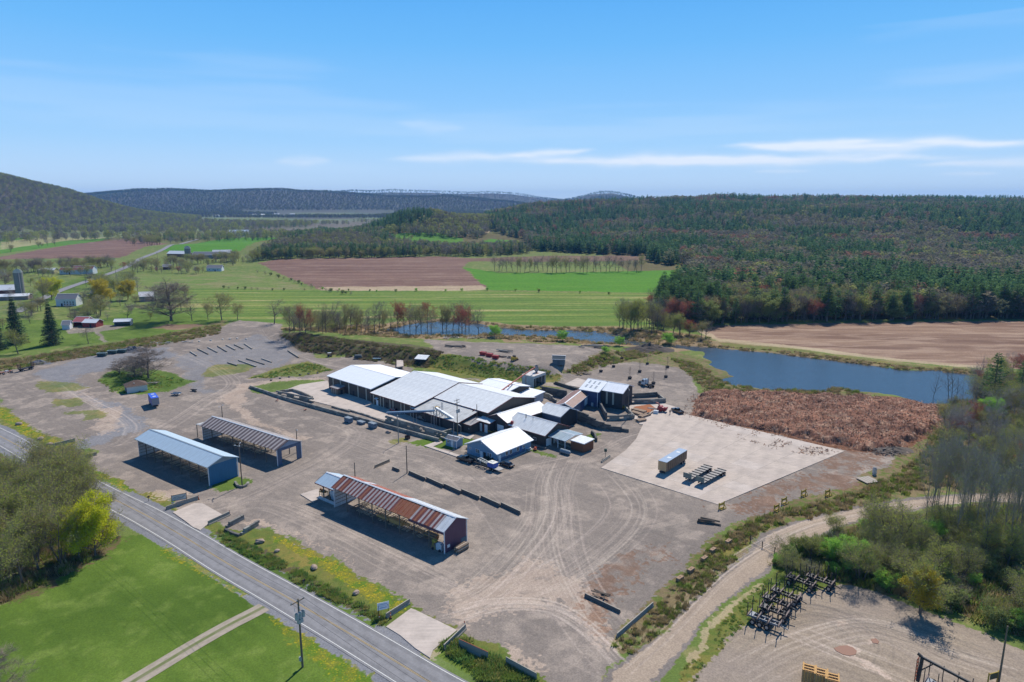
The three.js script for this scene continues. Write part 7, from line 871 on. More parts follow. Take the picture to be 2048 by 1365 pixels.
// chipper, loader, far machines
{ const t = thing('wood_chipper', 'red wood chipper with raised chute at the chip bay', 'machine', S(1322, 824), -0.5), R = mat(0x8f2329, 0.5); part('body', R, t, (b) => { b.hull([[-1.4, 0.6, 0.9], [1.4, 0.6, 0.9], [1.4, 0.6, -0.9], [-1.4, 0.6, -0.9]], [[-1, 2.2, 0.8], [1.1, 1.8, 0.8], [1.1, 1.8, -0.8], [-1, 2.2, -0.8]]); b.cyl([-0.2, 1.4, -1], [-0.2, 1.4, 1], 0.95, 0.95, 14); }); part('hopper', R, t, (b) => b.hull([[1.3, 0.9, 0.6], [2, 0.7, 0.8], [2, 0.7, -0.8], [1.3, 0.9, -0.6]], [[1.3, 1.7, 0.6], [2.4, 2, 0.9], [2.4, 2, -0.9], [1.3, 1.7, -0.6]])); part('chute', R, t, (b) => { b.bar([-0.6, 2, 0], [-0.9, 3, 0], 0.4); b.bar([-0.9, 3, 0], [-2, 3.2, 0], 0.35); }); for (const x of [-0.8, 0.9]) for (const z of [-1.05, 1.05]) wheel(t, x, z, 0.45); part('tow_bar', DARK, t, (b) => b.bar([-1.4, 0.6, 0], [-3, 0.5, 0], 0.14)); const c = thing('inclined_conveyor', 'pale inclined conveyor reaching into the chip bay', 'conveyor', S(1313, 822), -2.25); part('trough', mat(0xa9a69c, 0.6), c, (b) => b.bar([0, 0.8, 0], [6.5, 2.6, 0], 0.7, 0.3)); part('leg', DARK, c, (b) => { b.bar([3.5, 0, -0.3], [3.5, 1.7, -0.3], 0.1); b.bar([3.5, 0, 0.3], [3.5, 1.7, 0.3], 0.1); }); const w = thing('white_tote', 'white box beside the red chipper', 'box', S(1312, 828), -0.4); part('case', LAMPW, w, (b) => { b.box(0, 0.65, 0, 1.7, 1.1, 1.2); b.box(0, 1.23, 0, 1.5, 0.08, 1); }); part('skid', DARK, w, (b) => b.box(0, 0.06, 0, 1.7, 0.12, 1.1)); }
{ const h = [[[1262, 826], [1288, 834]], [[1278, 838], [1300, 830]], [[1274, 845], [1290, 842]], [[1270, 822], [1286, 826]]]; h.forEach(([A, B], i) => { const k = heading(A, B), t = thing('slab_stack', ['long flat stack of sawn slabs in front of the red chipper', 'stack of slabs on the concrete edge nearest the black pickup', 'short slab stack beside the trailer ramp at the bin', 'weathered slab stack beside the bin wall'][i], 'lumber', k.at, k.turn, undefined, 0.13), L = i === 2 ? 3.4 : 5.5; for (let y = 0; y < 3; y++) for (let z = 0; z < 4; z++) part('slab', (y + z) % 2 ? mat(0xa08a74, 0.95) : mat(0x87705c, 0.95), t, (b) => b.box(((y * 3 + z) % 3) * 0.12, 0.2 + y * 0.2, (z - 1.5) * 0.5, L, 0.17, 0.46)); for (const x of [-L / 3, L / 3]) part('bearer', OLDWOOD, t, (b) => b.box(x, 0.05, 0, 0.15, 0.12, 2)); }); const s = structure(slab('sawdust_patch', G([[1268, 815], [1300, 810], [1312, 818], [1300, 826], [1280, 828]]), 0.19, 0.1, mat(0x9a5f3a, 1))); void s; }
// conveyors at the mill
{ const beam = (label, A, ya, B, yb, m, legs) => { const a = flat(...A, ya), b = flat(...B, yb), t = thing('mill_conveyor', label, 'conveyor', a, 0, undefined, 0), dx = b[0] - a[0], dz = b[1] - a[1]; part('trough', m, t, (q) => q.bar([0, ya, 0], [dx, yb, dz], 1.1, 0.5)); part('truss', DARK, t, (q) => { for (let i = 0; i < 10; i++) q.bar([dx * i / 10, lerp(ya, yb, i / 10) - 0.3, dz * i / 10], [dx * (i + 0.5) / 10, lerp(ya, yb, (i + 0.5) / 10) - 0.8, dz * (i + 0.5) / 10], 0.07); q.bar([0, ya - 0.8, 0], [dx, yb - 0.8, dz], 0.08); }); for (const f of legs) part('leg', STEEL, t, (q) => { for (const k of [-0.6, 0.6]) q.bar([dx * f + k, -0.1, dz * f], [dx * f + k * 0.8, lerp(ya, yb, f) - 0.25, dz * f], 0.14); }); return t; }; beam('long blue covered conveyor above the slotted bin', [773, 826], 3.2, [868, 822], 6.2, mat(0x5d7790, 0.5), [0.25, 0.6, 0.97]); beam('pale conveyor slanting down to the dark mill block', [872, 816], 6.8, [914, 842], 3.2, mat(0xb4bcc2, 0.5), [0.08, 0.5]); const t = thing('conveyor_tower', 'steel tower with yellow drive at the conveyor junction', 'tower', S(874, 850), -0.7); part('leg', STEEL, t, (b) => { for (const [x, z] of [[-0.8, -0.8], [0.8, -0.8], [0.8, 0.8], [-0.8, 0.8]]) b.box(x, 3.2, z, 0.16, 6.6, 0.16); }); part('brace', STEEL, t, (b) => { for (const y of [1, 3, 5]) { b.bar([-0.8, y, 0.8], [0.8, y + 1.4, 0.8], 0.08); b.bar([0.8, y, -0.8], [0.8, y + 1.4, 0.8], 0.08); b.box(0, y, 0.8, 1.6, 0.1, 0.1); } }); part('drive', mat(0xa8862c, 0.6), t, (b) => { b.box(0.2, 6.2, 0, 1.4, 0.6, 1); b.cyl([0.2, 6, -0.8], [0.2, 6, 0.8], 0.3, 0.3, 10); }); part('mast', STEEL, t, (b) => { b.box(2.4, 4.2, 0, 0.14, 8.6, 0.14); b.box(3, 4.2, 0, 0.14, 8.6, 0.14); for (let y = 1; y < 8; y += 1) b.box(2.7, y, 0, 0.6, 0.08, 0.08); }); const y = thing('log_deck', 'yellow steel roller deck beside the mill entry', 'machine', S(985, 868), -0.75); part('frame', mat(0xa8862c, 0.6), y, (b) => { for (const z of [-0.7, 0.7]) b.box(0, 0.9, z, 7, 0.2, 0.15); for (let x = -3; x <= 3; x += 1) { b.box(x, 0.45, -0.7, 0.12, 0.9, 0.12); b.box(x, 0.45, 0.7, 0.12, 0.9, 0.12); } }); for (let i = 0; i < 8; i++) part('roller', DARK, y, (b) => b.cyl([-3.1 + i * 0.88, 1.02, -0.6], [-3.1 + i * 0.88, 1.02, 0.6], 0.12, 0.12, 8)); }
// packs and boxes on the gravel near the bin
const SLATE = [mat(0x667480, 0.8), mat(0x76838d, 0.8)];
[[697, 845, 'grey wrapped board stack, left one near the bin'], [722, 848, 'low grey board stack between two taller ones'], [745, 856, 'grey wrapped board stack, right one near the bin']].forEach(([u, v, l], i) => { const t = thing('board_stack', l, 'lumber', S(u, v), -0.7), n = i === 1 ? 2 : 4; for (let k = 0; k < n; k++) part('layer', SLATE[k % 2], t, (b) => b.box((k % 2) * 0.1, 0.35 + k * 0.42, 0, 3, 0.36, 1.6)); part('bearer', OLDWOOD, t, (b) => { b.box(-1, 0.08, 0, 0.15, 0.16, 1.6); b.box(1, 0.08, 0, 0.15, 0.16, 1.6); }); });
const debris = (label, u, v, n, spread, cols, len, seed, name = 'debris_pile') => { const t = thing(name, label, name === 'log_heap' ? 'logs' : 'pile', S(u, v), 0), r = rng(seed), ms = cols.map((c) => mat(c, 0.95)); for (let i = 0; i < n; i++) { const a = r() * 3.14, x = (r() - 0.5) * spread, z = (r() - 0.5) * spread * 0.5, y = 0.15 + r() * 0.6, l = len * (0.5 + r() * 0.6); part(name === 'log_heap' ? 'log' : 'plank', ms[Math.floor(r() * ms.length)], t, (b) => name === 'log_heap' ? b.cyl([x - Math.cos(a * 0.3) * l / 2, y, z - Math.sin(a * 0.3) * l / 2], [x + Math.cos(a * 0.3) * l / 2, y + (r() - 0.5) * 0.3, z + Math.sin(a * 0.3) * l / 2], 0.22 + r() * 0.1, 0.2, 7) : b.bar([x - Math.cos(a) * l / 2, y, z - Math.sin(a) * l / 2], [x + Math.cos(a) * l / 2, y + (r() - 0.5) * 0.5, z + Math.sin(a) * l / 2], 0.3, 0.1)); } };
debris('heap of pale broken boards on the bank behind the round tree', 322, 687, 22, 9, [0xb5b2ac, 0x8e8a84, 0xc6c4be], 3, 1); debris('small grey heap right of the pale broken boards', 375, 685, 10, 5, [0xa9adb0, 0x7d7f80], 2.5, 2); debris('loose planks on the ground beside the white hut', 305, 768, 16, 5, [0x6a6258, 0x8a847a, 0x4f4a44], 2.4, 3); debris('weathered boards under the bare island trees', 272, 752, 14, 7, [0x5a4c40, 0x6b5a4a], 2.6, 4); debris('pile of pale slabs at the far lot edge, left one', 903, 677, 18, 9, [0xc0b8ac, 0x8f8578, 0xa79c8e], 4, 5); debris('pile of slabs at the far lot edge, middle one', 950, 677, 14, 8, [0x9b9284, 0xb7ad9e], 4, 6); debris('pile of dark slabs at the far lot edge, right one', 988, 677, 16, 9, [0x8a8074, 0x5f574e, 0xb0a696], 4, 7); debris('long heap of logs on the far lot left side', 911, 695, 12, 8, [0x7d7266, 0x655b50], 5, 8, 'log_heap'); debris('two rows of logs in the middle of the far lot', 1006, 704, 9, 6, [0xa29a8e, 0x7d756a], 6, 9, 'log_heap'); debris('dark logs beside the yellow loader', 1012, 716, 8, 6, [0x5c544c, 0x8a8278], 4, 10, 'log_heap'); debris('line of old logs along the creek bank', 1185, 694, 14, 16, [0x8f877c, 0x6a6258, 0xaba396], 5, 11, 'log_heap'); debris('stack of old timbers beside the lane slope', 1418, 1047, 4, 1.6, [0x5e5246, 0x6e6254], 6.5, 12, 'log_heap'); debris('rubble and boards below the plateau road', 895, 772, 12, 9, [0xb7b3ac, 0x8a8478], 1.6, 13); debris('brush pile beside the sapling lot', 1160, 748, 26, 8, [0x7a6c5c, 0x8f8070], 3.4, 14); debris('loose boards beside the muddy barrier', 1215, 1198, 6, 5, [0x6a5d50, 0x4f463d], 3, 15);
// single logs laid out in rows on the upper lot
{ const L = [[380, 704.5, 393, 713], [395, 699, 416, 709.6], [415, 696, 434, 706], [434.5, 693.5, 453, 704.5], [451.6, 691.5, 470, 701], [468.7, 690.8, 486, 699], [488.5, 689, 503.6, 699], [455, 726.7, 474, 732.5], [476.6, 722, 511.5, 734.6], [492.6, 718.8, 528.6, 730], [523.4, 718.8, 543, 725.7], [575.8, 702.8, 597, 716.4]], m = [mat(0xb0a596, 0.95), mat(0x9c9080, 0.95)]; L.forEach(([a, b, c, d], i) => { const p = S(a, b), q = S(c, d), t = thing('laid_log', i < 7 ? 'pale log laid in the upper row on the left lot' : i < 11 ? 'pale log laid in the lower row on the left lot' : 'single pale log beside the bank of the left lot', 'log', p, 0, i < 7 ? 'upper row of logs' : i < 11 ? 'lower row of logs' : undefined); part('trunk', m[i % 2], t, (x) => x.cyl([0, 0.3, 0], [q[0] - p[0], 0.3, q[1] - p[1]], 0.34, 0.28, 9)); part('cut_end', FRESH2, t, (x) => { const l = Math.hypot(q[0] - p[0], q[1] - p[1]), e = [(q[0] - p[0]) / l * 0.03, (q[1] - p[1]) / l * 0.03]; x.cyl([q[0] - p[0], 0.3, q[1] - p[1]], [q[0] - p[0] + e[0], 0.3, q[1] - p[1] + e[1]], 0.26, 0.25, 9); }); }); }
// rocks
{ const r = rng(61), rock = (label, u, v, s, c = 0xa08c7c, group) => { const t = thing('boulder', label, 'rock', S(u, v), r() * 6, group), g = new THREE.IcosahedronGeometry(s, 2), p = g.attributes.position; for (let i = 0; i < p.count; i++) { const x = p.getX(i), y = p.getY(i), z = p.getZ(i), k = 0.75 + 0.5 * fbm(x * 1.6 / s + u, z * 1.6 / s + y * 1.3 / s + v, 3); p.setXYZ(i, x * k * 1.35, Math.max(-0.1, y * k * 0.75 + s * 0.4), z * k * 0.95); } g.computeVertexNormals(); const o = new THREE.Mesh(g, mat(c, 0.95, { flatShading: true })); o.name = 'stone'; t.add(o); };
  [[519, 1086, 0.75, 'brown boulder on the verge nearest the entrance bay'], [554, 1104, 0.5, 'small pale boulder second along the verge'], [628, 1138, 0.7, 'brown boulder third along the verge'], [712, 1188, 0.6, 'boulder on the verge nearest the white sign'], [37, 850, 0.8, 'boulder on the dandelion verge at the far left'], [80, 880, 0.85, 'boulder in the middle of the far left verge'], [98, 891, 0.8, 'boulder touching the far left barrier'], [777, 866, 0.8, 'reddish boulder on the gravel near the slotted bin']].forEach(([u, v, s, l]) => rock(l, u, v, s)); for (const [u, v, l] of [[1360, 1161, 'first'], [1382, 1144, 'second'], [1409, 1121, 'third'], [1426, 1104, 'fourth'], [1457, 1087, 'fifth']]) { const t = thing('concrete_block', l + ' loose tan block along the lane slope from below', 'block', S(u, v), 0.75, undefined); part('block', mat(0x9a7f66, 0.95), t, (b) => b.box(0, 0.35, 0, 1.7, 0.75, 0.8)); part('lifting_eye', DARK, t, (b) => b.box(0, 0.76, 0, 0.25, 0.08, 0.08)); } for (const [u, v] of [[398, 684], [421, 682], [445, 680], [460, 679], [474, 678], [492, 679]]) rock('small pale stone in the row behind the laid logs', u, v, 0.55, 0xc2beb6, 'row of pale stones'); for (const [u, v] of [[542, 762], [560, 758], [578, 755], [600, 751], [617, 749], [635, 747]]) rock('dark stone edging the lane above the loading apron', u, v, 0.5, 0x5e5a54, 'stones along the upper lane'); }
// signs, mailboxes, gate
{ const t = thing('entrance_sign', 'framed pale sign on two posts at the upper road entrance', 'sign', S(359, 1010), 0.55); for (const x of [-1.7, 1.7]) part('post', POSTW, t, (b) => b.box(x, 1.4, 0, 0.14, 3.2, 0.14)); part('frame', DARK, t, (b) => { b.box(0, 2.75, 0, 3.4, 0.1, 0.1); b.box(0, 1.3, 0, 3.4, 0.1, 0.1); }); const c = document.createElement('canvas'); c.width = 256; c.height = 112; const x = c.getContext('2d'); x.fillStyle = '#a9b2b0'; x.fillRect(0, 0, 256, 112); x.strokeStyle = '#3c4444'; x.lineWidth = 7; x.beginPath(); x.moveTo(20, 62); x.quadraticCurveTo(70, 20, 130, 52); x.quadraticCurveTo(190, 82, 240, 26); x.stroke(); x.lineWidth = 4; x.beginPath(); x.moveTo(36, 90); x.lineTo(210, 84); x.stroke(); x.fillStyle = '#5d6a6a'; for (let i = 0; i < 12; i++) x.fillRect(40 + i * 15, 66 - (i % 3) * 4, 9, 11); const ct = new THREE.CanvasTexture(c); ct.colorSpace = THREE.SRGBColorSpace; const g = new THREE.PlaneGeometry(3.2, 1.36); const f = new THREE.Mesh(g, new THREE.MeshStandardMaterial({ map: ct, roughness: 0.8 })); f.name = 'sign_face'; f.position.set(0, 2.02, 0.035); t.add(f); part('panel', mat(0x9aa3a0, 0.8), t, (b) => b.box(0, 2.02, 0, 3.22, 1.38, 0.06)); part('notice', LAMPW, t, (b) => b.box(-1.55, 0.9, 0.09, 0.5, 0.35, 0.04));
  const s = thing('yard_sign', 'small white sign on two thin posts by the lower entrance', 'sign', S(767, 1234), 0.4); for (const k of [-0.9, 0.9]) part('post', DARK, s, (b) => b.box(k, 1.1, 0, 0.08, 2.6, 0.08)); part('panel', LAMPW, s, (b) => b.box(0, 2.2, 0, 2.2, 1.5, 0.06)); const c2 = document.createElement('canvas'); c2.width = 220; c2.height = 150; const y = c2.getContext('2d'); y.fillStyle = '#dfe3e6'; y.fillRect(0, 0, 220, 150); y.fillStyle = '#5a7fb0'; for (let i = 0; i < 9; i++) y.fillRect(20 + i * 20, 28, 13, 20); for (let i = 0; i < 11; i++) y.fillRect(18 + i * 17, 66, 10, 12); for (let i = 0; i < 7; i++) y.fillRect(40 + i * 20, 98, 13, 24); const t2 = new THREE.CanvasTexture(c2); t2.colorSpace = THREE.SRGBColorSpace; const f2 = new THREE.Mesh(new THREE.PlaneGeometry(2.1, 1.4), new THREE.MeshStandardMaterial({ map: t2, roughness: 0.7 })); f2.name = 'sign_face'; f2.position.set(0, 2.2, 0.035); s.add(f2);
  const k = thing('post_box', 'dark green box on a post at the concrete yard corner', 'box', S(1211, 915), -0.2); part('post', POSTW, k, (b) => b.box(0, 0.9, 0, 0.14, 2, 0.14)); part('case', mat(0x2f4a3e, 0.7), k, (b) => b.box(0, 2.2, 0, 0.8, 0.9, 0.5)); barrier('pale barrier at the concrete yard corner', [1203, 926], [1220, 914], 0.6, 0.5);
  for (const [u, v, l] of [[297, 1003, 'mailbox on a post beside the upper verge'], [608, 1172, 'mailbox on a post beside the lower verge']]) { const m = thing('mailbox', l, 'mailbox', S(u, v), 0.9); part('post', POSTW, m, (b) => b.box(0, 0.5, 0, 0.1, 1.1, 0.1)); part('box', DARK, m, (b) => { b.box(0, 1.15, 0, 0.55, 0.2, 0.26); b.cyl([-0.275, 1.25, 0], [0.275, 1.25, 0], 0.13, 0.13, 10); }); part('flag', REDL, m, (b) => b.box(0.1, 1.4, 0.15, 0.04, 0.25, 0.12)); }
  const g2 = heading([1505, 1086], [1545, 1106]), gate = thing('bar_gate', 'thin barred metal gate across the gravel lane', 'gate', g2.at, g2.turn); for (const q of [-3.2, 0, 3.2]) part('post', DARK, gate, (b) => b.box(q, 0.7, 0, 0.14, 1.6, 0.14)); for (const h of [0.4, 0.8, 1.2]) part('bar', mat(0x5d6266, 0.6), gate, (b) => b.box(0, h, 0, 6.4, 0.06, 0.06));
  const Yl = mat(0xb59a35, 0.8); [[1443, 1018, 'nearest the concrete corner'], [1553, 1022, 'second from the concrete corner'], [1568, 1008, 'behind the second one'], [1607, 992, 'standing above the ditch'], [1655, 992, 'farthest up the slope']].forEach(([u, v, l]) => { const b2 = thing('log_bunk', 'yellow steel log bunk ' + l, 'rack', S(u, v), 0.6); part('base', Yl, b2, (b) => { b.box(0, 0.25, 0, 2.6, 0.25, 0.25); b.box(0, 0.25, 0.8, 2.6, 0.2, 0.2); }); for (const x of [-1.2, 1.2]) part('upright', Yl, b2, (b) => { b.box(x, 1.1, 0, 0.22, 2.2, 0.22); b.bar([x, 0.3, 0.9], [x, 1.3, 0.05], 0.14); }); part('panel', Yl, b2, (b) => b.box(0, 1.5, 0, 2.3, 0.7, 0.1)); b2.scale.setScalar(0.8); }); }
// hut, dumpsters, far shed, saplings, trailers on the left lot
{ const a = S(254, 788), b = S(295, 782), turn = -Math.atan2(b[1] - a[1], b[0] - a[0]), L = Math.hypot(b[0] - a[0], b[1] - a[1]), W = 6, e = 2.6, t = thing('white_hut', 'white block garage with brown hip roof under the bare trees', 'building', a, turn, undefined, 0); part('wall', mat(0xc9c8c4, 0.9), t, (q) => { q.box(L / 2, e / 2, -0.1, L, e, 0.2); q.box(L / 2, e / 2, -W + 0.1, L, e, 0.2); q.box(0.1, e / 2, -W / 2, 0.2, e, W - 0.4); q.box(L - 0.1, e / 2, -W / 2, 0.2, e, W - 0.4); }); const rf = mat(0x5e4b3f, 0.95, { bumpMap: ribBump, bumpScale: 0.02 }), o = 0.45, r1 = [W / 2, 4.4, -W / 2], r2 = [L - W / 2, 4.4, -W / 2], c = [[-o, e, o], [L + o, e, o], [L + o, e, -W - o], [-o, e, -W - o]]; part('roof_slope', rf, t, (q) => q.quad(c[0], c[1], r2, r1)); part('roof_slope', rf, t, (q) => q.quad(c[2], c[3], r1, r2)); part('roof_slope', rf, t, (q) => q.tri(c[1], c[2], r2)); part('roof_slope', rf, t, (q) => q.tri(c[3], c[0], r1)); door_(t, 'l', 1.6, 2.2, 2.1, L, DARK); door_(t, 'l', 4.4, 2.2, 2.1, L, mat(0x8a8a88, 0.8)); part('skylight', LAMPW, t, (q) => q.box(L * 0.4, 3.6, -W * 0.2, 0.5, 0.1, 0.4)); }
[[204, 713, 'left one, nearest the gravel'], [225, 708, 'middle one of three'], [243, 706, 'right one, beside the dark soil heap']].forEach(([u, v, l]) => { const t = thing('dumpster', 'dark green metal container on the bank, ' + l, 'dumpster', S(u, v), 0.08), m = mat(0x3f5250, 0.6); part('tub', m, t, (b) => b.hull([[-2, 0.2, 0.8], [2, 0.2, 0.8], [2, 0.2, -0.8], [-2, 0.2, -0.8]], [[-2.2, 1.7, 1.1], [2.2, 1.7, 1.1], [2.2, 1.7, -1.1], [-2.2, 1.7, -1.1]])); part('rim', mat(0x96a5a2, 0.6), t, (b) => { b.box(0, 1.75, 1.1, 4.5, 0.14, 0.14); b.box(0, 1.75, -1.1, 4.5, 0.14, 0.14); b.box(-2.2, 1.75, 0, 0.14, 0.14, 2.1); b.box(2.2, 1.75, 0, 0.14, 0.14, 2.1); }); for (const x of [-1.2, 0, 1.2]) part('rib', m, t, (b) => b.bar([x, 0.25, 0.86], [x, 1.65, 1.14], 0.12)); });
{ const t = thing('sapling', 'young tree in a black tub on the sapling lot', 'tree', S(1243.7, 718.7), 0, 'saplings in tubs'); part('tub', DARK, t, (b) => b.lathe([[0.7, 0], [0.85, 0.8], [0.8, 0.8], [0.05, 0.7]], 0, 0, 0, 12)); const tw = part('trunk', BARK, t, (b) => { b.cyl([0, 0.6, 0], [0.05, 5, 0], 0.07, 0.02, 6); }); part('branches', TWIG, tw, (b) => { const r = rng(3); for (let i = 0; i < 60; i++) { const y = 1.8 + r() * 3.1, a = r() * 6.28, l = (5.4 - y) * 0.3 + 0.2; b.cyl([0, y, 0], [Math.cos(a) * l, y + l * 0.8, Math.sin(a) * l], 0.018, 0.006, 3, false); } }); for (const [u, v] of [[1227.3, 734.7], [1202, 744.3], [1279.6, 745], [1295, 729], [1335, 735.8], [1259.8, 758], [1332, 755.3], [1307, 768.3]]) copyOf(t, S(u, v), u % 6, undefined, undefined, 0.95 + (u % 7) * 0.02); }
{ const a = S(1105, 729), t = shell('storage_shed', 'small grey green shed beside the far gravel lot', 'shed', a, -0.15, 5.4, gableP(4, 2.4, 3.6), { wall: mat(0x55626a, 0.8), roof: mat(0x4c575b, 0.95), over: 0.25, y: H(...a) }); door_(t, 'f', 2.7, 1.4, 1.9, 5.4, mat(0x4a555c, 0.8)); const r = S(830, 728), k = shell('flat_rack', 'flat tilted roof on posts over dark timber behind the mill', 'rack', r, -0.3, 5.4, [[0, 2.4], [4, 3.4]], { front: false, back: false, left: false, right: false, roof: ROOFW2, over: 0.2, y: H(...r) }); for (const [x, d, h] of [[0.2, 0.2, 2.4], [5.2, 0.2, 2.4], [0.2, 3.8, 3.4], [5.2, 3.8, 3.4]]) part('post', DARK, k, (b) => b.box(x, h / 2, -d, 0.16, h, 0.16)); for (let i = 0; i < 4; i++) part('timber', DARK, k, (b) => b.box(2.7, 0.4 + i * 0.4, -2, 5, 0.34, 2.6)); padAt('concrete_ramp', [[793, 716], [806, 716], [807, 738], [793, 740]], 1.2); }
[[966, 711, 'left red container'], [979, 714, 'middle red container'], [991, 718, 'right red container']].forEach(([u, v, l]) => { const t = thing('red_container', l + ' in the row on the grassy bank', 'container', S(u, v), -0.5), m = mat(0xa3262a, 0.5); part('tub', m, t, (b) => b.hull([[-1.4, 0.15, 0.7], [1.4, 0.15, 0.7], [1.4, 0.15, -0.7], [-1.4, 0.15, -0.7]], [[-1.6, 1.6, 0.9], [1.6, 1.6, 0.9], [1.6, 1.6, -0.9], [-1.6, 1.6, -0.9]])); part('rim', mat(0x7c2023, 0.6), t, (b) => { b.box(0, 1.63, 0.9, 3.3, 0.12, 0.12); b.box(0, 1.63, -0.9, 3.3, 0.12, 0.12); }); });
{ const t = thing('red_skip', 'small red bin beside pale boards below the plateau road', 'bin', S(857, 771), -0.2); part('tub', mat(0xb02a2e, 0.5), t, (b) => b.hull([[-0.8, 0.1, 0.6], [0.8, 0.1, 0.6], [0.8, 0.1, -0.6], [-0.8, 0.1, -0.6]], [[-1.1, 1.3, 0.8], [1.1, 1.3, 0.8], [1.1, 1.3, -0.8], [-1.1, 1.3, -0.8]])); part('rim', mat(0x7c2023, 0.6), t, (b) => b.box(0, 1.33, 0.8, 2.3, 0.1, 0.1)); const p = thing('pipe_bundle', 'pale blue pipes lying right of the small red bin', 'pipes', S(872, 769), -0.1); for (let i = 0; i < 4; i++) part('pipe', mat(0x9fc4d0, 0.5), p, (b) => b.cyl([-2, 0.2 + (i > 2 ? 0.3 : 0), (i % 3) * 0.35], [2, 0.2 + (i > 2 ? 0.3 : 0), (i % 3) * 0.35], 0.17, 0.17, 8));
  const s = thing('skid_loader', 'yellow loader beside the red containers', 'loader', S(1028, 722), 0.9), Yl = mat(0xc7a02a, 0.5); part('body', Yl, s, (b) => { b.box(0, 0.9, 0, 2.4, 0.9, 1.5); b.box(-0.8, 1.6, 0, 0.9, 0.6, 1.4); }); part('cab', DARK, s, (b) => b.hull([[-0.5, 1.3, 0.6], [0.8, 1.3, 0.6], [0.8, 1.3, -0.6], [-0.5, 1.3, -0.6]], [[-0.4, 2.5, 0.55], [0.6, 2.5, 0.55], [0.6, 2.5, -0.55], [-0.4, 2.5, -0.55]])); part('lift_arm', Yl, s, (b) => { for (const z of [-0.85, 0.85]) { b.bar([-1, 1.9, z], [1.2, 1.6, z], 0.18); b.bar([1.2, 1.6, z], [1.8, 0.5, z], 0.18); } }); part('bucket', DARK, s, (b) => b.prism([[1.7, 0.1], [2.5, 0.1], [1.9, 0.9], [1.7, 0.8]], -0.9, 0.9)); for (const x of [-0.75, 0.75]) for (const z of [-0.85, 0.85]) wheel(s, x, z, 0.42); }
{ // trailers and carts on the far left of the lot
  const t = thing('bare_chassis', 'orange white trailer chassis at the left edge of the lot', 'trailer', S(12, 748), 1.2); part('frame', mat(0xc08a72, 0.7), t, (b) => { for (const z of [-0.7, 0.7]) b.box(0, 0.9, z, 5, 0.3, 0.2); for (const x of [-2.2, 0, 2.2]) b.box(x, 0.9, 0, 0.2, 0.24, 1.4); }); part('tank', LAMPW, t, (b) => b.box(0.3, 1.2, 0, 1.2, 0.5, 0.8)); for (const x of [-1.8, 1.6]) for (const z of [-1, 1]) wheel(t, x, z, 0.5, 0.4);
  const k = thing('stake_trailer', 'dark trailer with tall end racks on the left lot', 'trailer', S(52, 741), 1.15); part('frame', DARK, k, (b) => { for (const z of [-0.7, 0.7]) b.box(0, 1, z, 6, 0.3, 0.2); b.box(0, 1.2, 0, 6, 0.1, 2.2); }); for (const x of [-2.9, 2.9]) part('end_rack', mat(0x5a3c36, 0.8), k, (b) => { for (let i = 0; i < 5; i++) b.box(x, 1.5 + i * 0.4, 0, 0.1, 0.2, 2.3); b.box(x, 2.3, 1.1, 0.14, 2.4, 0.14); b.box(x, 2.3, -1.1, 0.14, 2.4, 0.14); }); for (const x of [-2, 2]) for (const z of [-1, 1]) wheel(k, x, z, 0.5, 0.4);
  const u = thing('utility_trailer', 'small grey flat trailer right of the blue roofed box', 'trailer', S(352, 791), -0.1); part('deck', mat(0xa3a6a8, 0.6), u, (b) => { b.box(0, 0.7, 0, 3.4, 0.1, 1.8); for (const z of [-0.9, 0.9]) b.box(0, 0.95, z, 3.4, 0.4, 0.06); }); part('tow_bar', DARK, u, (b) => b.bar([1.7, 0.6, 0], [3, 0.5, 0], 0.12)); for (const z of [-1, 1]) wheel(u, 0, z, 0.35, 0.22); debris('little heap of timber right of the flat trailer', 386, 783, 5, 2.4, [0x7a7268, 0x5e564c], 3, 31, 'log_heap'); debris('red brown scrap on the gravel below the slotted wall', 553, 803, 3, 1.4, [0x8a4a3c, 0x6f5a4c], 1.5, 32); debris('second bit of red scrap on the gravel', 609, 821, 3, 1.4, [0x9a4c3a, 0x7c5a48], 1.5, 33);
  const m = thing('stored_trailer', 'dark boat shaped trailer under the bank', 'trailer', S(717, 718), 0); part('hull_body', mat(0x4b5558, 0.6), m, (b) => b.hull([[-2.2, 0.4, 0.7], [2, 0.4, 0.6], [2, 0.4, -0.6], [-2.2, 0.4, -0.7]], [[-1.8, 1.9, 0.8], [1.4, 1.9, 0.7], [1.4, 1.9, -0.7], [-1.8, 1.9, -0.8]])); for (const z of [-0.9, 0.9]) wheel(m, -0.6, z, 0.35); const n = thing('stored_cart', 'low blue cart under the bank', 'cart', S(754, 720), 0); part('deck', mat(0x7d98a6, 0.6), n, (b) => b.box(0, 0.7, 0, 4, 0.25, 1.6)); part('rail', DARK, n, (b) => b.box(0, 1.2, -0.8, 4, 0.6, 0.08)); for (const z of [-0.8, 0.8]) wheel(n, -0.4, z, 0.35); const q = thing('golf_cart', 'small white topped cart beside the lane under the bank', 'cart', S(659, 714), 0.4); part('roof', LAMPW, q, (b) => b.box(0, 2, 0, 1.8, 0.08, 1.3)); part('post', DARK, q, (b) => { for (const [x, z] of [[-0.8, -0.6], [0.8, -0.6], [0.8, 0.6], [-0.8, 0.6]]) b.box(x, 1.3, z, 0.06, 1.4, 0.06); }); part('body', DARK, q, (b) => { b.box(0, 0.55, 0, 2.2, 0.4, 1.2); b.box(-0.4, 0.95, 0, 0.5, 0.5, 1.1); }); for (const x of [-0.7, 0.8]) for (const z of [-0.6, 0.6]) wheel(q, x, z, 0.26, 0.18); }
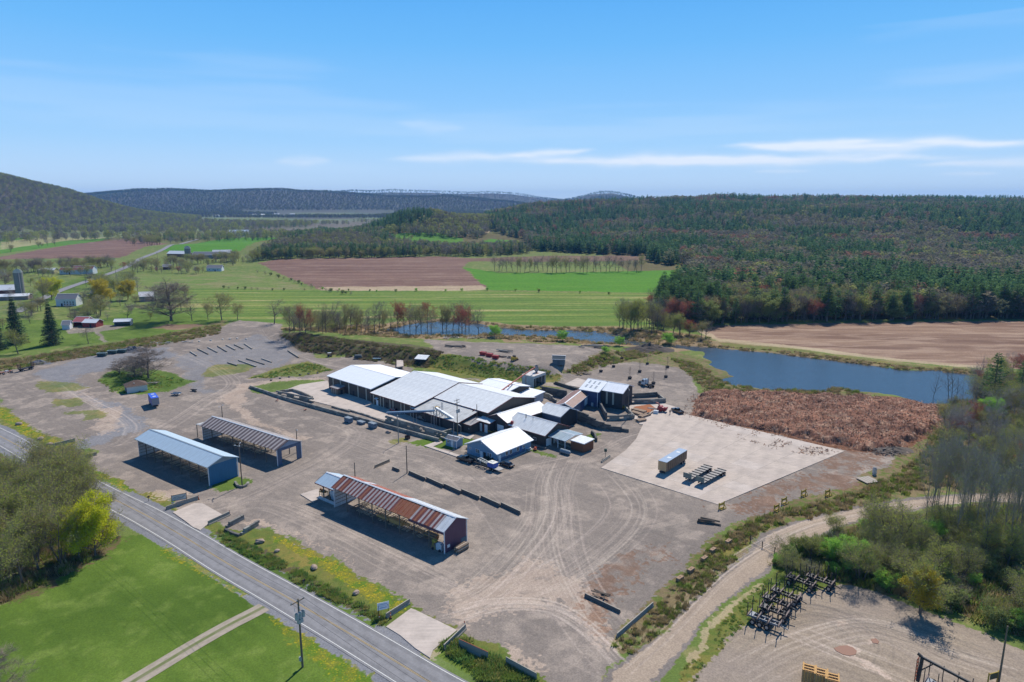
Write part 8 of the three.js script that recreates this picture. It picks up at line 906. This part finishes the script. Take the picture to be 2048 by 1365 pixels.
{ const t = thing('plank_platform', 'square platform of weathered planks beside the bark heap', 'platform', S(1736, 962), 0.3); for (let i = 0; i < 9; i++) part('plank', i % 2 ? mat(0xb0a698, 0.95) : mat(0x9a9082, 0.95), t, (b) => b.box(-2 + i * 0.5, 0.3, 0, 0.46, 0.1, 4)); part('bearer', OLDWOOD, t, (b) => { b.box(0, 0.12, -1.4, 4.4, 0.24, 0.2); b.box(0, 0.12, 1.4, 4.4, 0.24, 0.2); }); const d = thing('white_drum', 'white drum standing near the plank platform', 'drum', S(1749, 950), 0); part('barrel', mat(0xcfc4bd, 0.7), d, (b) => b.lathe([[0.5, 0], [0.55, 0.5], [0.55, 1.6], [0.4, 2.1], [0.05, 2.15]], 0, 0, 0, 12)); part('band', DARK, d, (b) => b.cyl([0, 0.3, 0], [0, 0.4, 0], 0.57, 0.57, 12)); const f = thing('fire_drum', 'round rusty brazier on the gravel beside the pale lamp pole', 'drum', S(815, 878), 0); part('drum', mat(0x4a3f38, 0.9), f, (b) => b.lathe([[0.7, 0], [0.9, 0.2], [0.9, 0.9], [0.82, 0.9], [0.8, 0.3], [0.05, 0.25]], 0, 0, 0, 14)); part('rim', RUSTY, f, (b) => b.cyl([0, 0.88, 0], [0, 0.96, 0], 0.93, 0.93, 14, false)); }
// ---------- bark heap: lumpy ridges of shredded bark ----------
{ const P = G([[1384, 832], [1388, 806], [1402, 786], [1440, 783], [1520, 786], [1640, 790], [1740, 795], [1830, 806], [1885, 815], [1898, 842], [1862, 870], [1800, 903], [1740, 904], [1680, 893], [1600, 876], [1520, 862], [1440, 846]]); let b = [1e9, -1e9, 1e9, -1e9]; for (const [x, z] of P) b = [Math.min(b[0], x), Math.max(b[1], x), Math.min(b[2], z), Math.max(b[3], z)];
  const st = 0.55, nx = Math.ceil((b[1] - b[0] + 4) / st), nz = Math.ceil((b[3] - b[2] + 4) / st), pos = [], col = [], idx = [], c = new THREE.Color(); const hgt = (x, z) => { const d = sdPoly(x, z, P) + (fbm(x * 0.3, z * 0.3, 3) - 0.5) * 5; if (d > 0) return -0.5; const e = sstep(0, -3.5, d), rows = 0.5 + 0.5 * Math.sin((x * 0.42 + z * 0.91) * 0.62 + fbm(x * 0.08, z * 0.08, 2) * 6), lump = fbm(x * 0.28, z * 0.28, 3), fine = 1 - Math.abs(fbm(x * 0.9, z * 0.9, 3) * 2 - 1); return e * (0.2 + rows * 0.85 + lump * 0.95 + fine * 0.5 + (NT[(Math.floor(x * 7) * 31 + Math.floor(z * 7) * 57) & 65535] - 0.5) * 0.22); };
  for (let j = 0; j <= nz; j++) for (let i = 0; i <= nx; i++) { const x = b[0] - 2 + i * st, z = b[2] - 2 + j * st; pos.push(x, hgt(x, z), z); const k = fbm(x * 0.18 + 30, z * 0.18, 3), q = mix3(mix3(hex(0x63402f), hex(0x8a5f48), clamp(k * 2.4 - 0.6)), hex(0xa98a72), sstep(0.58, 0.74, fbm(x * 0.5, z * 0.5, 3)) * 0.7); const g = 0.8 + NT[(i * 131 + j * 71) & 65535] * 0.4; c.setRGB(q[0] / 255 * g, q[1] / 255 * g, q[2] / 255 * g, THREE.SRGBColorSpace); col.push(c.r, c.g, c.b); if (i < nx && j < nz) { const a = j * (nx + 1) + i; idx.push(a, a + nx + 1, a + 1, a + 1, a + nx + 1, a + nx + 2); } }
  const keep = []; for (let i = 0; i < idx.length; i += 3) if (pos[idx[i] * 3 + 1] > -0.4 || pos[idx[i + 1] * 3 + 1] > -0.4 || pos[idx[i + 2] * 3 + 1] > -0.4) keep.push(idx[i], idx[i + 1], idx[i + 2]);
  const g = new THREE.BufferGeometry(); g.setAttribute('position', new THREE.BufferAttribute(new Float32Array(pos), 3)); g.setAttribute('color', new THREE.BufferAttribute(new Float32Array(col), 3)); g.setIndex(keep); g.computeVertexNormals(); const t = thing('bark_heap', 'wide lumpy heap of shredded brown bark between concrete and pond', 'heap', [0, 0], 0, undefined, 0), o = new THREE.Mesh(g, new THREE.MeshStandardMaterial({ vertexColors: true, roughness: 1 })); o.name = 'bark_mass'; t.add(o);
  const r = rng(71), strip_ = (() => { const m = new MB(); m.tri([-0.5, 0, -0.05], [0.5, 0.06, 0], [-0.1, 0.02, 0.09]); m.tri([0.2, 0, -0.08], [0.4, 0.2, 0.3], [0.1, 0.05, 0.1]); return m.geo(); })(), N = 11000, im = new THREE.InstancedMesh(strip_, new THREE.MeshStandardMaterial({ roughness: 1, side: THREE.DoubleSide }), N), M = new THREE.Matrix4(), Q = new THREE.Quaternion(), E2 = new THREE.Euler(); im.name = 'bark_shreds'; im.userData = { kind: 'stuff', label: 'loose shreds of bark over the heap and concrete edge', category: 'bark' }; let n = 0; const cs = [0xa9876c, 0x85593f, 0x6e4733, 0xb89c84, 0x8f6a50];
  const fan = G([[1430, 850], [1560, 880], [1680, 905], [1640, 915], [1560, 905], [1450, 868]]); for (let i = 0; i < 200000 && n < N; i++) { const x = lerp(b[0] - 4, b[1] + 3, r()), z = lerp(b[2] - 3, b[3] + 8, r()); let y = hgt(x, z); if (y < 0) { const out = fbm(x * 0.3, z * 0.3, 3); if (!(inside(x, z, fan) && out > 0.5 + r() * 0.16) && !(sdPoly(x, z, P) < 3 && r() < 0.3)) continue; y = Math.max(0.16, H(x, z)); } M.compose(V(x, y + 0.02, z), Q.setFromEuler(E2.set((r() - 0.5) * 1.2, r() * 6.28, (r() - 0.5) * 1.2)), V(0.6 + r() * 1.3, 1 + r(), 0.7 + r())); im.setMatrixAt(n, M); im.setColorAt(n, c.set(cs[Math.floor(r() * 5)])); n++; } im.count = n; scene.add(im);
  const mound = (label, u, v, R, h, colr, name = 'soil_mound', dz = 0.6) => { const t = thing(name, label, 'mound', S(u, v), 0), g = new THREE.SphereGeometry(1, 64, 40), p = g.attributes.position; for (let i = 0; i < p.count; i++) { const x = p.getX(i), y = p.getY(i), z = p.getZ(i), q = Math.hypot(x, z), k = 0.85 + 0.35 * fbm(x * 3 + u, z * 3, 3); p.setXYZ(i, x * R * k, y > 0 ? h * (1 - q) * (0.45 + 1.1 * fbm(x * 7 + v, z * 7, 4)) * 1.2 : -0.3, z * R * dz * k); } g.computeVertexNormals(); const o = new THREE.Mesh(g, mat(colr, 1)); o.name = 'soil'; t.add(o); }; mound('dark mound of soil at the back of the sapling lot', 1300, 700, 13, 2.6, 0x4f463e); mound('dark gravel heap right of the green containers', 268, 702, 8, 2.2, 0x55565a); mound('grey gravel heap at the left end of the lot', 78, 727, 6, 1.3, 0x6a6b70); debris('heap of dark rubble and roots between the concrete and the track', 1775, 906, 46, 9, [0x6a6058, 0x574e46, 0x857868], 1.8, 41); mound('low dark soil heap behind the rubble at the track', 1788, 900, 6, 0.9, 0x5e554c); }
// ---------- farm buildings ----------
function farm(name, label, u, v, turn, L, W, e, r, wall, roof, o = {}) { const at = S(u, v), t = shell(name, label, o.cat ?? 'house', at, turn, L, gableP(W, e, r), { wall, roof, over: 0.35, y: H(...at) - 0.05, trim: o.trim ?? TRIM, front: !o.open }); for (const x of o.win ?? []) window_(t, 'f', x, e * 0.55, 0.9, 1.2, L); if (o.two) for (const x of o.win ?? []) window_(t, 'f', x, e * 0.22 + 0.2, 0.9, 1.2, L); for (const d of o.endWin ?? []) { window_(t, 'l', d, e * 0.75, 0.9, 1.2, L); window_(t, 'l', d, e * 0.3, 0.9, 1.2, L); } if (o.door) door_(t, 'f', o.door, 1.1, 2.1, L, o.doorM ?? DARK); if (o.chimney) part('chimney', mat(0x7a4a3c, 0.9), t, (b) => b.box(L * 0.5, r + 0.4, -W / 2, 0.7, 1.4, 0.7)); return t; }
const WW = mat(0xcdd0d2, 0.8), REDB = mat(0x8a3834, 0.85), GREYB = mat(0x77777a, 0.85), RR = mat(0x7c4a42, 0.8), GR = mat(0x74757a, 0.8), LR = mat(0xd6d8da, 0.6);
farm('farmhouse', 'white farmhouse with gabled end among bare trees', 112, 613, 0.1, 14, 9, 5.4, 8.6, WW, GR, { win: [6, 8, 10, 12], two: true, endWin: [2.5, 6], door: 4 }); farm('long_house', 'long white house with red roof behind the green lawn', 119, 549, 0.05, 24, 8, 4.6, 7, WW, RR, { win: [2, 5, 8, 12, 15], chimney: true, door: 10 }); farm('long_house_wing', 'taller red roofed wing of the long white house', 143, 548.5, 0.05, 22, 9, 5.6, 8.4, WW, RR, { win: [3, 7, 12, 16], two: true, chimney: true }); farm('yellow_shed', 'pale yellow shed with light roof left of the long house', 74, 547, 0, 18, 8, 3.6, 5.4, mat(0xc6bd88, 0.8), LR, { cat: 'shed' });
farm('red_barn', 'red barn with faded red roof on the farm drive', 146, 654, -0.06, 8, 9, 3.2, 5.6, REDB, mat(0xa9605e, 0.7), { cat: 'barn', open: true }); farm('red_barn_wing', 'red lean wing with grey roof attached to the red barn', 165, 655, -0.06, 8.5, 7, 3, 4.6, REDB, LR, { cat: 'barn', door: 5 }); farm('open_garage', 'grey open fronted shed with light roof on the farm lawn', 228, 653, 0.25, 9, 6, 2.8, 4, mat(0x8a9298, 0.8), LR, { cat: 'shed', open: true }); farm('small_white_house', 'little white house behind the dark spruce', 124, 660, 0.3, 4, 6, 3, 5, WW, GR, { endWin: [2] }); farm('grey_barn', 'grey barn with white rust edged roof beside the hay field', 278, 604, 0.4, 10, 9, 4, 7, GREYB, metal(0xd9d5d2, { rust: 0.18 }), { cat: 'barn' }); farm('tall_shed', 'narrow tall grey shed behind the farmhouse', 181, 597, 0, 4.5, 5, 4, 6, GREYB, GR, { cat: 'shed', door: 2 });
farm('white_roof_barn', 'barn with broad white roof at the silo', -14, 592, 0.35, 16, 12, 4.4, 8, mat(0x6e3d38, 0.9), LR, { cat: 'barn' }); farm('low_barn', 'low flat white roofed barn below the silo', -10, 602, 0.3, 22, 10, 3, 4.4, mat(0x8a7a74, 0.9), LR, { cat: 'barn' });
const silo = (label, u, v, vt, r) => { const at = S(u, v), h = tall(u, v, vt) - r * 0.9, t = thing('silo', label, 'silo', at, 0); part('drum', mat(0x7c7c78, 0.9), t, (b) => b.cyl([0, -0.3, 0], [0, h, 0], r, r, 28, false)); for (let k = 1; k < 12; k++) part('hoop', mat(0x5f5f5d, 0.7), t, (b) => b.cyl([0, h * k / 12, 0], [0, h * k / 12 + 0.12, 0], r + 0.05, r + 0.05, 28, false)); part('dome', mat(0xb9b7b2, 0.4, { metalness: 0.4 }), t, (b) => { const q = []; for (let i = 0; i <= 8; i++) q.push([Math.cos(i / 8 * 1.5708) * (r + 0.1), Math.sin(i / 8 * 1.5708) * r * 0.9]); b.lathe(q, 0, h, 0, 28); }); part('ladder_chute', GREYB, t, (b) => b.box(r * 0.7, h / 2, r * 0.75, 0.8, h, 0.8)); }; silo('grey ribbed silo with pale dome at the left farm', 41, 592, 538, 3.3); silo('dark silo with white dome in the middle farm', 376, 516, 492, 4);
farm('farm_barn', 'long grey barn right of the middle farm silo', 384, 518, 0.05, 44, 14, 5, 9, GREYB, GR, { cat: 'barn' }); farm('farm_barn', 'light roofed barn at the right end of the middle farm', 425, 514, 0.3, 24, 13, 5, 9, GREYB, metal(0xc9cbcc), { cat: 'barn' }); farm('farm_barn', 'white roofed barn left of the middle farm silo', 334, 514, -0.2, 30, 13, 4.5, 8, mat(0x6e4a44, 0.9), LR, { cat: 'barn' }); farm('cottage', 'white cottage with grey roof before the middle farm', 413, 543, 0.1, 16, 9, 3.6, 6.4, WW, GR, { win: [3, 7, 12], door: 9 }); farm('small_barn', 'little dark barn left of the white cottage', 326, 540, 0.5, 8, 7, 3.4, 5.6, mat(0x5c4440, 0.9), GR, { cat: 'barn' }); farm('hilltop_house', 'white house with many gables on the green hilltop', 458, 473, 0.15, 40, 18, 7, 14, WW, LR, { win: [6, 14, 22, 32] }); farm('hilltop_barn', 'pale barn right of the hilltop house', 486, 469, 0, 22, 12, 6, 10, WW, GR, { cat: 'barn' });
{ const r = rng(91); [[505, 432], [521, 432], [545, 431], [560, 434], [580, 431], [430, 434]].forEach(([u, v]) => { const at = S(u, v); shell('far_building', 'tiny pale building on the far valley floor', 'building', at, r(), 22 + r() * 18, gableP(16, 6, 10), { wall: WW, roof: LR, y: H(...at), group: 'far valley buildings' }); }); }
// ---------- one person beside the chipper ----------
{ const R = 44, mc = new MarchingCubes(R, mat(0x23262c, 0.9), false, false, 60000), bones = [[0, 0.05, 0, 0.02, 0.05, 0.15, 0.07, 0.07, 0.1], [0, 0.08, 0, 0, 0.5, 0, 0.055, 0.065, 0.1], [0, 0.5, 0, 0, 0.92, 0.02, 0.07, 0.1, 0.09], [0, 0.95, 0, 0, 1.2, 0, 0.15, 0.15, 0], [0, 1.2, 0, 0, 1.4, 0, 0.16, 0.17, 0], [-0.17, 1.42, 0, 0.17, 1.42, 0, 0.08, 0.08, 0], [0, 1.42, 0, 0, 1.58, 0.01, 0.06, 0.06, 0], [0, 1.63, 0.02, 0, 1.7, 0.02, 0.1, 0.105, 0]]; const seg = []; for (const b of bones.slice(0, 3)) for (const s of [-1, 1]) seg.push([b[0] + s * b[8], b[1], b[2], b[3] + s * b[8] * (b[4] > 0.9 ? 0.9 : 1), b[4], b[5], b[6], b[7]]); for (const b of bones.slice(3)) seg.push(b.slice(0, 8)); for (const s of [-1, 1]) { seg.push([s * 0.21, 1.4, 0, s * 0.27, 1.12, -0.02, 0.06, 0.05]); seg.push([s * 0.27, 1.12, -0.02, s * 0.25, 0.86, 0.08, 0.048, 0.036]); seg.push([s * 0.25, 0.86, 0.08, s * 0.24, 0.74, 0.12, 0.036, 0.026]); }
  const smin = (a, b, k) => { const h = clamp(0.5 + 0.5 * (b - a) / k); return lerp(b, a, h) - k * h * (1 - h); }; for (let z = 0; z < R; z++) for (let y = 0; y < R; y++) for (let x = 0; x < R; x++) { const p = [(x / (R / 2) - 1) * 0.95, (y / (R / 2) - 1) * 0.95 + 0.92, (z / (R / 2) - 1) * 0.95]; let d = 9; for (const s of seg) { const ab = [s[3] - s[0], s[4] - s[1], s[5] - s[2]], ap = [p[0] - s[0], p[1] - s[1], p[2] - s[2]], t = clamp((ap[0] * ab[0] + ap[1] * ab[1] + ap[2] * ab[2]) / (ab[0] ** 2 + ab[1] ** 2 + ab[2] ** 2)); d = smin(d, Math.hypot(ap[0] - ab[0] * t, ap[1] - ab[1] * t, ap[2] - ab[2] * t) - lerp(s[6], s[7], t), 0.035); } mc.field[x + y * R + z * R * R] = -d; }
  mc.isolation = 0; mc.update(); const n = mc.count, g = new THREE.BufferGeometry(), pa = mc.positionArray.slice(0, n * 3); for (let i = 0; i < n; i++) { pa[i * 3] *= 0.95; pa[i * 3 + 1] = pa[i * 3 + 1] * 0.95 + 0.92; pa[i * 3 + 2] *= 0.95; } g.setAttribute('position', new THREE.BufferAttribute(pa, 3)); g.setAttribute('normal', new THREE.BufferAttribute(mc.normalArray.slice(0, n * 3), 3)); const t = thing('person', 'person in dark clothes standing between the chipper and black pickup', 'person', S(1340, 830), 0.4, undefined, 0.12), o = new THREE.Mesh(g, mat(0x2a2c33, 0.9)); o.name = 'body'; t.add(o); part('face', mat(0xb98a72, 0.8), o, (b) => b.ball([0, 1.66, 0.06], 0.075, 0.095, 0.075, 10, 8)); part('cap', mat(0x1d1f24, 0.9), o, (b) => { b.ball([0, 1.74, 0.015], 0.115, 0.075, 0.12, 10, 6); b.box(0, 1.73, 0.15, 0.15, 0.02, 0.12); }); }

shadows(scene);
renderer.render(scene, camera);
